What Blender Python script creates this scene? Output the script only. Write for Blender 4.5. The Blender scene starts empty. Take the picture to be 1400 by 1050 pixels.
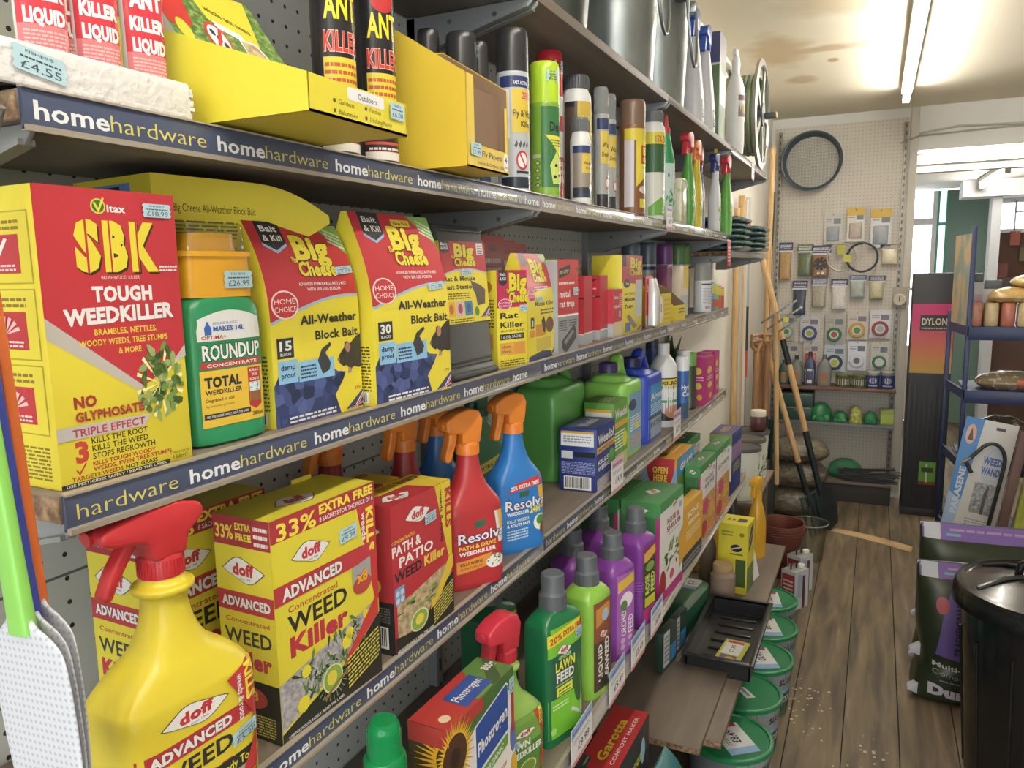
import bpy, bmesh, math, random
from math import sin, cos, pi, radians, sqrt
from mathutils import Vector, Matrix
from mathutils.bvhtree import BVHTree

random.seed(7)
SC = bpy.context.scene
COL = SC.collection

# ------------------------------------------------------------------ camera
cam_data = bpy.data.cameras.new('camera')
cam_data.sensor_width = 36.0
cam_data.lens = 27.0
cam_data.clip_start = 0.02
cam_data.clip_end = 60
cam = bpy.data.objects.new('camera', cam_data)
COL.objects.link(cam)
cam.matrix_world = Matrix(((0.90466, -0.04588, 0.42367, 0.0),
                           (0.42577, 0.13880, -0.89412, 0.0),
                           (-0.01779, 0.98926, 0.14510, 1.70),
                           (0, 0, 0, 1)))
SC.camera = cam

# ------------------------------------------------------------------ view, sky and daylight
SC.view_settings.view_transform = 'Standard'
SC.view_settings.look = 'None'
SC.view_settings.gamma = 1.0
SC.view_settings.exposure = -0.14
SC.view_settings.use_curve_mapping = False

world = bpy.data.worlds.new('overcast_sky')
SC.world = world
world.use_nodes = True
wn = world.node_tree
wn.nodes['Background'].inputs['Color'].default_value = (0.92, 0.965, 1.0, 1)
wn.nodes['Background'].inputs['Strength'].default_value = 6.8

H_CEIL = 2.766
Y_WALL = 6.15
X_WALL = -0.735
X_RIGHT = 2.75
Y_FRONT = -2.3      # shop front behind the camera
Y_FAR = 9.4         # far wall of the next room


def portal(name, loc, rot, sx, sy):
    l = bpy.data.lights.new(name, 'AREA')
    l.shape = 'RECTANGLE'
    l.size, l.size_y = sx, sy
    l.cycles.is_portal = True
    o = bpy.data.objects.new(name, l)
    o.location = loc
    o.rotation_euler = rot
    COL.objects.link(o)


# daylight comes in through the shop window behind the camera and the windows of the far room
portal('shop_window_daylight', (1.0, Y_FRONT, 1.55), (radians(90), 0, 0), 3.2, 1.9)
portal('far_window_daylight', (0.62, Y_FAR, 1.6), (radians(-90), 0, 0), 0.9, 1.7)

# ------------------------------------------------------------------ materials
def lin(h):
    h = h.lstrip('#')
    c = [int(h[i:i + 2], 16) / 255 for i in (0, 2, 4)]
    g = 0.3 * c[0] + 0.55 * c[1] + 0.15 * c[2]
    c = [0.03 + 0.97 * (0.9 * x + 0.1 * g) for x in c]     # muted, hazy tone put into every colour: greyer, blacks lifted
    return tuple((x / 12.92 if x <= 0.04045 else ((x + 0.055) / 1.055) ** 2.4) for x in c)


_M = {}


def mat(hexcol, rough=0.45, metal=0.0, var=0.05, scale=40.0, trans=0.0, bump=0.0, alpha=1.0, coat=0.0):
    """procedural principled material: a base colour with a faint noise mottling"""
    key = (hexcol, rough, metal, var, scale, trans, bump, alpha, coat)
    if key in _M:
        return _M[key]
    m = bpy.data.materials.new('surface_' + hexcol.strip('#'))
    m.use_nodes = True
    nt = m.node_tree
    b = nt.nodes['Principled BSDF']
    c = lin(hexcol)
    b.inputs['Roughness'].default_value = rough
    b.inputs['Metallic'].default_value = metal
    if trans:
        b.inputs['Transmission Weight'].default_value = trans
        b.inputs['IOR'].default_value = 1.2
    if coat:
        b.inputs['Coat Weight'].default_value = coat
        b.inputs['Coat Roughness'].default_value = 0.08
    b.inputs['Alpha'].default_value = alpha
    tc = nt.nodes.new('ShaderNodeTexCoord')
    nz = nt.nodes.new('ShaderNodeTexNoise')
    nz.inputs['Scale'].default_value = scale
    nz.inputs['Detail'].default_value = 2
    nt.links.new(tc.outputs['Object'], nz.inputs['Vector'])
    mx = nt.nodes.new('ShaderNodeMix')
    mx.data_type = 'RGBA'
    mx.inputs[6].default_value = (*[x * (1 - var) for x in c], 1)
    mx.inputs[7].default_value = (*[min(1, x * (1 + var)) for x in c], 1)
    nt.links.new(nz.outputs['Fac'], mx.inputs[0])
    nt.links.new(mx.outputs[2], b.inputs['Base Color'])
    if bump:
        bp = nt.nodes.new('ShaderNodeBump')
        bp.inputs['Strength'].default_value = bump
        bp.inputs['Distance'].default_value = 0.002
        nt.links.new(nz.outputs['Fac'], bp.inputs['Height'])
        nt.links.new(bp.outputs['Normal'], b.inputs['Normal'])
    _M[key] = m
    return m


def ramp_mat(name, stops, scale, rough=0.5, detail=4, stretch=(1, 1, 1), bump=0.0, voronoi=False, metal=0.0, dist=0.0, alpha=1.0):
    """noise driven colour ramp, for wood, grass, gravel, seed, crumpled plastic"""
    if name in _M:
        return _M[name]
    m = bpy.data.materials.new(name)
    m.use_nodes = True
    nt = m.node_tree
    b = nt.nodes['Principled BSDF']
    b.inputs['Roughness'].default_value = rough
    b.inputs['Metallic'].default_value = metal
    b.inputs['Alpha'].default_value = alpha
    tc = nt.nodes.new('ShaderNodeTexCoord')
    mp = nt.nodes.new('ShaderNodeMapping')
    mp.inputs['Scale'].default_value = stretch
    nt.links.new(tc.outputs['Object'], mp.inputs['Vector'])
    if voronoi:
        nz = nt.nodes.new('ShaderNodeTexVoronoi')
        out = nz.outputs['Color']
    else:
        nz = nt.nodes.new('ShaderNodeTexNoise')
        nz.inputs['Detail'].default_value = detail
        nz.inputs['Distortion'].default_value = dist
        out = nz.outputs['Fac']
    nz.inputs['Scale'].default_value = scale
    nt.links.new(mp.outputs['Vector'], nz.inputs['Vector'])
    cr = nt.nodes.new('ShaderNodeValToRGB')
    els = cr.color_ramp.elements
    while len(els) < len(stops):
        els.new(0.5)
    for e, (p, h) in zip(els, stops):
        e.position = p
        e.color = (*lin(h), 1)
    nt.links.new(out, cr.inputs['Fac'])
    nt.links.new(cr.outputs['Color'], b.inputs['Base Color'])
    if bump:
        bp = nt.nodes.new('ShaderNodeBump')
        bp.inputs['Strength'].default_value = bump
        bp.inputs['Distance'].default_value = 0.004
        nt.links.new(out, bp.inputs['Height'])
        nt.links.new(bp.outputs['Normal'], b.inputs['Normal'])
    _M[name] = m
    return m


def emit_mat(name, hexcol, strength):
    m = bpy.data.materials.new(name)
    m.use_nodes = True
    nt = m.node_tree
    b = nt.nodes['Principled BSDF']
    b.inputs['Base Color'].default_value = (*lin(hexcol), 1)
    b.inputs['Emission Color'].default_value = (*lin(hexcol), 1)
    b.inputs['Emission Strength'].default_value = strength
    return m


# pictures printed on packs
P_GRASS = ramp_mat('print_grass', [(0.3, '#23401c'), (0.5, '#4f7d2b'), (0.7, '#8fb04a')], 260, 0.4, stretch=(1, 1, 1))
P_LEAF = ramp_mat('print_leaves', [(0.25, '#2c3f1a'), (0.5, '#52752c'), (0.75, '#a5b865')], 150, 0.4)
P_STONE = ramp_mat('print_stone', [(0.3, '#77727a'), (0.5, '#a19ca1'), (0.75, '#c4bfbd')], 180, 0.4, detail=6)
P_BRICK = ramp_mat('print_paving', [(0.3, '#7e6a4c'), (0.5, '#b39b72'), (0.75, '#cfbd98')], 130, 0.4, detail=6)
P_FLOWER = ramp_mat('print_flowers', [(0.3, '#3e6a2e'), (0.45, '#c9a83a'), (0.55, '#d0562f'), (0.7, '#e6dccb')], 60, 0.4)
P_SEED = ramp_mat('print_seed', [(0.3, '#4c3b26'), (0.5, '#8a7048'), (0.7, '#c6b181')], 240, 0.45)
P_BLOCKS = ramp_mat('print_bait_blocks', [(0.2, '#161f3d'), (0.5, '#27366b'), (0.8, '#46568f')], 90, 0.4, voronoi=True)
P_GREY = ramp_mat('print_grey_photo', [(0.3, '#54565a'), (0.5, '#8c8f92'), (0.75, '#c4c6c6')], 70, 0.4)


# ------------------------------------------------------------------ mesh builder
class MB:
    def __init__(s):
        s.v, s.f, s.m, s.sm, s.mats = [], [], [], [], []

    def mi(s, m):
        if m not in s.mats:
            s.mats.append(m)
        return s.mats.index(m)

    def add(s, vs, fs, m, smooth=False, T=None):
        o = len(s.v)
        if T is not None:
            vs = [T @ Vector(v) for v in vs]
        s.v += [tuple(v) for v in vs]
        k = s.mi(m)
        for f in fs:
            s.f.append(tuple(i + o for i in f))
            s.m.append(k)
            s.sm.append(smooth)
        return s

    def box(s, x0, x1, y0, y1, z0, z1, m, bev=0.0, T=None, seg=2):
        if bev <= 0:
            vs = [(x0, y0, z0), (x1, y0, z0), (x1, y1, z0), (x0, y1, z0), (x0, y0, z1), (x1, y0, z1), (x1, y1, z1), (x0, y1, z1)]
            fs = [(3, 2, 1, 0), (4, 5, 6, 7), (0, 1, 5, 4), (1, 2, 6, 5), (2, 3, 7, 6), (3, 0, 4, 7)]
            return s.add(vs, fs, m, False, T)
        bm = bmesh.new()
        bmesh.ops.create_cube(bm, size=1)
        for v in bm.verts:
            v.co = Vector(((x0 + x1) / 2 + v.co.x * (x1 - x0), (y0 + y1) / 2 + v.co.y * (y1 - y0), (z0 + z1) / 2 + v.co.z * (z1 - z0)))
        bmesh.ops.bevel(bm, geom=bm.edges[:], offset=bev, segments=seg, profile=0.5, affect='EDGES')
        return s.bm(bm, m, True, T)

    def bm(s, bm, m, smooth=True, T=None):
        bm.verts.index_update()
        vs = [v.co.copy() for v in bm.verts]
        fs = [[v.index for v in f.verts] for f in bm.faces]
        bm.free()
        return s.add(vs, fs, m, smooth, T)

    def loft(s, secs, m, n=36, sub=1, T=None, cap=True):
        """superellipse sections (z, half x, half y, exponent, cx, cy)"""
        S = [tuple(list(q) + [2.0, 0.0, 0.0][len(q) - 3:]) if len(q) < 6 else q for q in secs]
        if sub > 1:
            R = []
            for i in range(len(S) - 1):
                p0, p1, p2, p3 = S[max(0, i - 1)], S[i], S[i + 1], S[min(len(S) - 1, i + 2)]
                for k in range(sub):
                    t = k / sub
                    R.append(tuple(0.5 * ((2 * b) + (-a + c) * t + (2 * a - 5 * b + 4 * c - d) * t * t + (-a + 3 * b - 3 * c + d) * t ** 3)
                                   for a, b, c, d in zip(p0, p1, p2, p3)))
            R.append(S[-1])
            S = R
        vs, fs = [], []
        for (z, a, b, p, cx, cy) in S:
            for k in range(n):
                t = 2 * pi * k / n
                c, d = cos(t), sin(t)
                e = 2.0 / max(p, 1.2)
                vs.append((cx + a * math.copysign(abs(c) ** e, c), cy + b * math.copysign(abs(d) ** e, d), z))
        L = len(S)
        for i in range(L - 1):
            for k in range(n):
                k2 = (k + 1) % n
                fs.append((i * n + k, i * n + k2, (i + 1) * n + k2, (i + 1) * n + k))
        if cap:
            fs.append(tuple(reversed(range(n))))
            fs.append(tuple((L - 1) * n + k for k in range(n)))
        return s.add(vs, fs, m, True, T)

    def lathe(s, prof, m, n=28, T=None, cap=True):
        return s.loft([(z, r, r, 2.0, 0.0, 0.0) for (r, z) in prof], m, n, 1, T, cap)

    def cyl(s, p0, p1, r, m, n=12, r1=None):
        return s.tube([p0, p1], r, m, n, r1)

    def tube(s, pts, r, m, n=10, r1=None, close=False):
        pts = [Vector(p) for p in pts]
        vs, fs = [], []
        N = len(pts)
        up = Vector((0, 0, 1))
        prev = None
        for i, p in enumerate(pts):
            if close:
                d = pts[(i + 1) % N] - pts[i - 1]
            else:
                d = pts[min(N - 1, i + 1)] - pts[max(0, i - 1)]
            d.normalize()
            if prev is None:
                a = d.cross(up)
                if a.length < 1e-3:
                    a = d.cross(Vector((1, 0, 0)))
            else:
                a = prev - d * prev.dot(d)
            a.normalize()
            prev = a
            b = d.cross(a)
            rr = r if r1 is None else r + (r1 - r) * i / max(1, N - 1)
            for k in range(n):
                t = 2 * pi * k / n
                vs.append(p + a * (rr * cos(t)) + b * (rr * sin(t)))
        M2 = N if close else N - 1
        for i in range(M2):
            j = (i + 1) % N
            for k in range(n):
                k2 = (k + 1) % n
                fs.append((i * n + k, i * n + k2, j * n + k2, j * n + k))
        if not close:
            fs.append(tuple(reversed(range(n))))
            fs.append(tuple((N - 1) * n + k for k in range(n)))
        return s.add(vs, fs, m, True)

    def prism(s, poly, a0, a1, m, axis='y', bev=0.0, smooth=True, T=None, seg=2):
        """polygon in the plane across `axis`, extruded from a0 to a1 along it"""
        def P(u, v, a):
            return {'y': (u, a, v), 'x': (a, u, v), 'z': (u, v, a)}[axis]
        bm = bmesh.new()
        A = [bm.verts.new(P(u, v, a0)) for u, v in poly]
        B = [bm.verts.new(P(u, v, a1)) for u, v in poly]
        n = len(poly)
        bm.faces.new(A)
        bm.faces.new(B[::-1])
        for i in range(n):
            j = (i + 1) % n
            bm.faces.new((A[j], A[i], B[i], B[j]))
        bmesh.ops.recalc_face_normals(bm, faces=bm.faces[:])
        if bev:
            ed = [e for e in bm.edges if all(len(f.verts) > 0 for f in e.link_faces)]
            bmesh.ops.bevel(bm, geom=ed, offset=bev, segments=seg, profile=0.5, affect='EDGES', clamp_overlap=True)
        return s.bm(bm, m, smooth, T)

    def mesh(s, name):
        me = bpy.data.meshes.new(name)
        me.from_pydata(s.v, [], s.f)
        for m in s.mats:
            me.materials.append(m)
        me.polygons.foreach_set('material_index', s.m)
        me.polygons.foreach_set('use_smooth', s.sm)
        me.update()
        if any(s.sm):
            me.set_sharp_from_angle(angle=radians(38))
        return me

    def build(s, name, parent=None, loc=None, rz=None, label=None):
        o = bpy.data.objects.new(name, s.mesh(name))
        COL.objects.link(o)
        if parent is not None:
            o.parent = parent
        if loc is not None:
            o.location = loc
        if rz is not None:
            o.rotation_euler = (0, 0, radians(rz))
        if label:
            o['label'] = label
        return o

    def bvh(s):
        return BVHTree.FromPolygons([Vector(v) for v in s.v], s.f)


def tag(o, label, cat, group=None):
    o['label'] = label
    o['category'] = cat
    if group:
        o['group'] = group
    return o


def thing(name, label, cat, loc=(0, 0, 0), rz=0.0, group=None):
    o = bpy.data.objects.new(name, None)
    o.empty_display_size = 0.05
    COL.objects.link(o)
    o.location = loc
    o.rotation_euler = (0, 0, radians(rz))
    return tag(o, label, cat, group)


def struct(o):
    o['kind'] = 'structure'
    return o


def dup(root, loc, rz=None, label=None, group=None):
    r = root.copy()
    COL.objects.link(r)
    r.location = loc
    if rz is not None:
        r.rotation_euler = (r.rotation_euler[0], r.rotation_euler[1], radians(rz))
    if label:
        r['label'] = label
    if group:
        r['group'] = group
    for ch in list(root.children):
        c = ch.copy()
        COL.objects.link(c)
        c.parent = r
        for g in list(ch.children):
            d = g.copy()
            COL.objects.link(d)
            d.parent = c
    return r


# ------------------------------------------------------------------ printing
_T = {}


def glyphs(s, bold):
    k = (s, round(bold, 3))
    if k in _T:
        return _T[k]
    cu = bpy.data.curves.new('lettering', 'FONT')
    cu.body = s
    cu.resolution_u = 2
    cu.offset = bold
    cu.space_character = 1.0 + bold * 1.2
    ob = bpy.data.objects.new('lettering', cu)
    me = ob.to_mesh()
    vs = [(v.co.x, v.co.y) for v in me.vertices]
    fs = [tuple(p.vertices) for p in me.polygons]
    ob.to_mesh_clear()
    bpy.data.objects.remove(ob)
    bpy.data.curves.remove(cu)
    if not vs:
        vs, fs = [(0, 0), (1, 0), (1, 1)], []
    x0 = min(v[0] for v in vs)
    w = max(v[0] for v in vs) - x0
    cap = 0.727
    _T[k] = ([((x - x0) / w, y / cap) for x, y in vs], fs, w / cap)
    return _T[k]


class Art:
    """flat print: u to the right and v up, both 0..1 across the printed face"""

    def __init__(s, rough=0.38):
        s.it, s.rough = [], rough

    def _c(s, c):
        return mat(c, s.rough, var=0.02) if isinstance(c, str) else c

    def put(s, vs, fs, c, L=None):
        bx = (min(v[0] for v in vs), min(v[1] for v in vs), max(v[0] for v in vs), max(v[1] for v in vs))
        if L is None:
            L = 1
            for (b, l, *_r) in s.it:
                if b[0] < bx[2] and b[2] > bx[0] and b[1] < bx[3] and b[3] > bx[1]:
                    L = max(L, l + 1)
        s.it.append((bx, L, vs, fs, s._c(c)))
        return L

    def poly(s, pts, c, L=None):
        s.put(list(pts), [tuple(range(len(pts)))], c, L)
        return s

    def rect(s, u0, v0, u1, v1, c, dy=0.0):
        return s.poly([(u0, v0), (u1, v0 + dy), (u1, v1 + dy), (u0, v1)], c)

    def ell(s, cu, cv, ru, rv, c, n=20, a0=0, a1=360):
        return s.poly([(cu + ru * cos(radians(a0 + (a1 - a0) * k / n)), cv + rv * sin(radians(a0 + (a1 - a0) * k / n))) for k in range(n)], c)

    def text(s, t, u0, u1, v, h, c, b=0.0, dy=0.0, sh=0.0, ol=None, ow=0.03):
        if ol:
            s._txt(t, u0, u1, v, h, ol, b + ow, dy, sh)
        return s._txt(t, u0, u1, v, h, c, b, dy, sh)

    def _txt(s, t, u0, u1, v, h, c, b, dy, sh):
        g, f, w = glyphs(t, b)
        vs = [(u0 + x * (u1 - u0) + sh * y * h, v + y * h + dy * x) for x, y in g]
        s.put(vs, f, c)
        return s

    def vtext(s, t, u, v0, v1, h, c, b=0.0, up=False):
        """text turned a quarter: reading downwards (or upwards)"""
        g, f, w = glyphs(t, b)
        if up:
            vs = [(u - y * h, v0 + x * (v1 - v0)) for x, y in g]
        else:
            vs = [(u + y * h, v1 - x * (v1 - v0)) for x, y in g]
        s.put(vs, f, c)
        return s

    def micro(s, u0, u1, v0, v1, n, c, dy=0.0):
        """rows of print too small to read in the photograph"""
        r = random.Random(int((u0 + v0) * 1e5) + n)
        st = (v1 - v0) / n
        vs, fs = [], []
        for i in range(n):
            y = v1 - (i + 1) * st
            x = u0
            while x < u1 - 0.02 * (u1 - u0):
                w = min(u1 - x, (u1 - u0) * r.uniform(0.06, 0.17))
                k = len(vs)
                q0, q1 = dy * (x - u0), dy * (x + w - u0)
                vs += [(x, y + q0), (x + w, y + q1), (x + w, y + st * 0.5 + q1), (x, y + st * 0.5 + q0)]
                fs.append((k, k + 1, k + 2, k + 3))
                x += w + (u1 - u0) * 0.025
            if r.random() < 0.3:
                pass
        s.put(vs, fs, c)
        return s

    def bars(s, u0, v0, u1, v1, n=22):
        s.rect(u0, v0, u1, v1, '#e8e6df')
        r = random.Random(n)
        vs, fs = [], []
        x, k = u0 + 0.06 * (u1 - u0), 0
        while x < u1 - 0.08 * (u1 - u0):
            w = (u1 - u0) / n * r.uniform(0.3, 0.8)
            vs += [(x, v0 + 0.12 * (v1 - v0)), (x + w, v0 + 0.12 * (v1 - v0)), (x + w, v1 - 0.06 * (v1 - v0)), (x, v1 - 0.06 * (v1 - v0))]
            fs.append((k, k + 1, k + 2, k + 3))
            k += 4
            x += w + (u1 - u0) / n * r.uniform(0.3, 0.6)
        s.put(vs, fs, '#26262a')
        return s

    def sub(s, other, u0, v0, u1, v1):
        for (b, L, vs, fs, c) in other.it:
            s.put([(u0 + x * (u1 - u0), v0 + y * (v1 - v0)) for x, y in vs], fs, c)
        return s

    def onto(s, mb, fn, cut=0):
        """add the print to a mesh builder through fn(u, v, layer) -> point"""
        for (b, L, vs, fs, c) in s.it:
            if cut:
                bm = bmesh.new()
                V = [bm.verts.new((x, y, 0)) for x, y in vs]
                for f in fs:
                    try:
                        bm.faces.new([V[i] for i in f])
                    except ValueError:
                        pass
                for k in range(1, cut):
                    t = k / cut
                    for co, no, lo, hi in (((t, 0, 0), (1, 0, 0), b[0], b[2]), ((0, t, 0), (0, 1, 0), b[1], b[3])):
                        if lo < t < hi:
                            bmesh.ops.bisect_plane(bm, geom=bm.verts[:] + bm.edges[:] + bm.faces[:], plane_co=co, plane_no=no)
                bm.verts.index_update()
                vv = [(q.co.x, q.co.y) for q in bm.verts]
                ff = [[q.index for q in f.verts] for f in bm.faces]
                bm.free()
            else:
                vv, ff = vs, fs
            P = [fn(x, y, L) for x, y in vv]
            ok = [p is not None for p in P]
            ff = [f for f in ff if all(ok[i] for i in f)]
            P = [p if p is not None else (0, 0, 0) for p in P]
            mb.add(P, ff, c, False)


EPS = 0.00016


def on_front(w, d, h, z0=0.0, e=EPS):
    return lambda u, v, L: (-w / 2 + u * w, -d / 2 - L * e, z0 + v * h)


def on_left(w, d, h, z0=0.0, e=EPS):
    return lambda u, v, L: (-w / 2 - L * e, d / 2 - u * d, z0 + v * h)


def on_top(w, d, h, e=EPS):
    return lambda u, v, L: (-w / 2 + u * w, -d / 2 + v * d, h + L * e)


def on_plane(O, U, V, e=EPS):
    O, U, V = Vector(O), Vector(U), Vector(V)
    N = U.cross(V).normalized()
    return lambda u, v, L: O + U * u + V * v + N * (L * e)


def on_can(r, z0, z1, a0=-150, a1=-30, e=EPS, rf=None):
    """wrapped round an upright cylinder; -90 degrees is the front"""
    def fn(u, v, L):
        z = z0 + v * (z1 - z0)
        rr = (rf(z) if rf else r) + L * e
        t = radians(a0 + (a1 - a0) * u)
        return (rr * cos(t), rr * sin(t), z)
    return fn


def on_body(bvh, x0, x1, z0, z1, e=EPS):
    """pressed onto a shaped bottle from the front"""
    def fn(u, v, L):
        p = Vector((x0 + u * (x1 - x0), -1.0, z0 + v * (z1 - z0)))
        hit = bvh.ray_cast(p, Vector((0, 1, 0)))
        if hit[0] is None:
            return None
        return hit[0] + Vector((0, -1, 0)) * (L * e + 0.0003)
    return fn


def at(FL, rz, w, d, z):
    """centre of a pack from its front-left foot, the direction of its front and its size"""
    a = radians(rz)
    return (FL[0] + cos(a) * w / 2 - sin(a) * d / 2, FL[1] + sin(a) * w / 2 + cos(a) * d / 2, z)


def sticker_art(price, c='#a9cbd6'):
    a = Art(0.5)
    pts = [(0.06, 0), (0.94, 0), (1, 0.14), (0.95, 0.3), (1, 0.5), (0.95, 0.7), (1, 0.86), (0.94, 1), (0.06, 1), (0, 0.86), (0.05, 0.7), (0, 0.5), (0.05, 0.3), (0, 0.14)]
    a.poly(pts, c)
    a.text("FISHER'S", 0.25, 0.75, 0.76, 0.13, '#3b4450')
    a.micro(0.15, 0.88, 0.55, 0.7, 1, '#3b4450')
    a.text(price, 0.15, 0.88, 0.12, 0.34, '#3d4652')
    return a


def sticker(parent, fn, u, v, su, sv, price, dy=0.0):
    """pale blue price label stuck on through the same mapping as the print"""
    a = sticker_art(price)
    mb = MB()
    a.onto(mb, lambda x, y, L: fn(u + x * su, v + y * sv + dy * x, L + 9))
    o = mb.build('price_sticker', parent, label='pale blue price sticker with scalloped ends')
    return o


def pack(name, label, cat, FL, rz, w, d, h, z, body, front=None, left=None, top=None, group=None, bev=0.0012, rough=0.4, e=EPS):
    """printed carton as one mesh"""
    mb = MB()
    mb.box(-w / 2, w / 2, -d / 2, d / 2, 0, h, mat(body, rough, var=0.03), bev)
    if front:
        front.onto(mb, on_front(w, d, h, e=e))
    if left:
        left.onto(mb, on_left(w, d, h, e=e))
    if top:
        top.onto(mb, on_top(w, d, h, e=e))
    o = mb.build(name, None, at(FL, rz, w, d, z), rz)
    return tag(o, label, cat, group)

# ------------------------------------------------------------------ room shell
def hole_mat(name, base, dot, pitch, rad, ax=('Y', 'Z'), rough=0.5, var=0.06):
    """painted board with a regular grid of round holes"""
    m = mat(base, rough, var=var, scale=3.0).copy()
    m.name = name
    nt = m.node_tree
    b = nt.nodes['Principled BSDF']
    old = b.inputs['Base Color'].links[0].from_socket
    tc = nt.nodes.new('ShaderNodeTexCoord')
    sp = nt.nodes.new('ShaderNodeSeparateXYZ')
    nt.links.new(tc.outputs['Object'], sp.inputs[0])

    def ma(op, a, c=None):
        n = nt.nodes.new('ShaderNodeMath')
        n.operation = op
        for i, q in enumerate((a, c)):
            if q is None:
                continue
            if isinstance(q, (int, float)):
                n.inputs[i].default_value = q
            else:
                nt.links.new(q, n.inputs[i])
        return n.outputs[0]
    r2 = []
    for a in ax:
        f = ma('FRACT', ma('DIVIDE', ma('ADD', sp.outputs[a], 50.0), pitch))
        d = ma('SUBTRACT', f, 0.5)
        r2.append(ma('MULTIPLY', d, d))
    hit = ma('LESS_THAN', ma('ADD', r2[0], r2[1]), (rad / pitch) ** 2)
    mx = nt.nodes.new('ShaderNodeMix')
    mx.data_type = 'RGBA'
    nt.links.new(hit, mx.inputs[0])
    nt.links.new(old, mx.inputs[6])
    mx.inputs[7].default_value = (*lin(dot), 1)
    nt.links.new(mx.outputs[2], b.inputs['Base Color'])
    return m


def spots_mat(name, base, spots, stain, rough=0.8):
    """painted plaster with damp stains of their own shape: spots = (x, y, rx, ry, amount)"""
    m = mat(base, rough, var=0.05, scale=2.2, bump=0.15).copy()
    m.name = name
    nt = m.node_tree
    b = nt.nodes['Principled BSDF']
    old = b.inputs['Base Color'].links[0].from_socket
    tc = nt.nodes.new('ShaderNodeTexCoord')
    nz = nt.nodes.new('ShaderNodeTexNoise')
    nz.inputs['Scale'].default_value = 7.0
    nz.inputs['Detail'].default_value = 5
    nt.links.new(tc.outputs['Object'], nz.inputs['Vector'])
    acc = None
    for (x, y, rx, ry, k) in spots:
        s = nt.nodes.new('ShaderNodeVectorMath')
        s.operation = 'SUBTRACT'
        nt.links.new(tc.outputs['Object'], s.inputs[0])
        s.inputs[1].default_value = (x, y, 0)
        q = nt.nodes.new('ShaderNodeVectorMath')
        q.operation = 'MULTIPLY'
        nt.links.new(s.outputs[0], q.inputs[0])
        q.inputs[1].default_value = (1 / rx, 1 / ry, 0)
        l = nt.nodes.new('ShaderNodeVectorMath')
        l.operation = 'LENGTH'
        nt.links.new(q.outputs[0], l.inputs[0])
        a = nt.nodes.new('ShaderNodeMath')
        a.operation = 'ADD'
        nt.links.new(l.outputs['Value'], a.inputs[0])
        nt.links.new(nz.outputs['Fac'], a.inputs[1])
        mr = nt.nodes.new('ShaderNodeMapRange')
        mr.inputs[1].default_value = 1.0
        mr.inputs[2].default_value = 1.6
        mr.inputs[3].default_value = k
        mr.inputs[4].default_value = 0.0
        nt.links.new(a.outputs[0], mr.inputs[0])
        if acc is None:
            acc = mr.outputs[0]
        else:
            ad = nt.nodes.new('ShaderNodeMath')
            ad.operation = 'MAXIMUM'
            nt.links.new(acc, ad.inputs[0])
            nt.links.new(mr.outputs[0], ad.inputs[1])
            acc = ad.outputs[0]
    mx = nt.nodes.new('ShaderNodeMix')
    mx.data_type = 'RGBA'
    nt.links.new(acc, mx.inputs[0])
    nt.links.new(old, mx.inputs[6])
    mx.inputs[7].default_value = (*lin(stain), 1)
    nt.links.new(mx.outputs[2], b.inputs['Base Color'])
    return m


def glass_mat(name, tint='#ffffff', gloss=0.06):
    m = bpy.data.materials.new(name)
    m.use_nodes = True
    nt = m.node_tree
    nt.nodes.remove(nt.nodes['Principled BSDF'])
    t = nt.nodes.new('ShaderNodeBsdfTransparent')
    t.inputs[0].default_value = (*lin(tint), 1)
    g = nt.nodes.new('ShaderNodeBsdfGlossy')
    g.inputs['Roughness'].default_value = 0.05
    x = nt.nodes.new('ShaderNodeMixShader')
    x.inputs[0].default_value = gloss
    nt.links.new(t.outputs[0], x.inputs[1])
    nt.links.new(g.outputs[0], x.inputs[2])
    nt.links.new(x.outputs[0], nt.nodes['Material Output'].inputs[0])
    return m


GLASS = glass_mat('window_glass')
CLEAR = glass_mat('clear_plastic', '#f1f4f2', 0.12)
WOOD_FLOOR = ramp_mat('floor_planks', [(0.2, '#33291e'), (0.42, '#5e4e39'), (0.6, '#786649'), (0.8, '#988567')], 4.5, 0.55, 10, (4.5, 0.5, 1), 0.25, dist=0.5)
WORN = ramp_mat('worn_bare_wood', [(0.3, '#b08a58'), (0.6, '#d2ae78')], 9, 0.7)
PLASTER = mat('#d9d3c6', 0.75, var=0.04, scale=3)
PAINT = mat('#dcd9d2', 0.6, var=0.04, scale=4)

mb = MB()
x = -0.78
k = 0
rr = random.Random(3)
while x < X_RIGHT + 0.1:
    w = 0.186
    mb.box(x, x + w - 0.004, Y_FRONT, Y_FAR, -0.03, 0.0, WOOD_FLOOR)
    x += w
mb.box(-0.9, X_RIGHT + 0.1, Y_FRONT, Y_FAR, -0.05, -0.012, mat('#17120d', 0.9))
# bare patch where the paint is scuffed off, and plaster crumbs trodden on the boards
pts = [(-0.20, 5.20), (-0.09, 5.15), (0.03, 5.10), (0.14, 5.04), (0.26, 4.97), (0.27, 5.07), (0.20, 5.12), (0.05, 5.20), (-0.07, 5.24), (-0.17, 5.26)]
mb.add([(a, b, 0.0008) for a, b in pts], [tuple(range(len(pts)))], WORN)
for i in range(150):
    cx, cy = rr.choice([(-0.2, 3.1), (0.02, 2.25), (-0.02, 2.45), (0.1, 2.6), (0.05, 1.9), (-0.05, 2.05), (-0.17, 3.0), (0.04, 2.7)])
    cx += rr.gauss(0, 0.045)
    cy += rr.gauss(0, 0.10)
    s = rr.uniform(0.0015, 0.006)
    mb.box(cx - s, cx + s, cy - s, cy + s, 0.0, 0.0012, mat('#c6b48f', 0.9))
floor = struct(mb.build('floor'))

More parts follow.
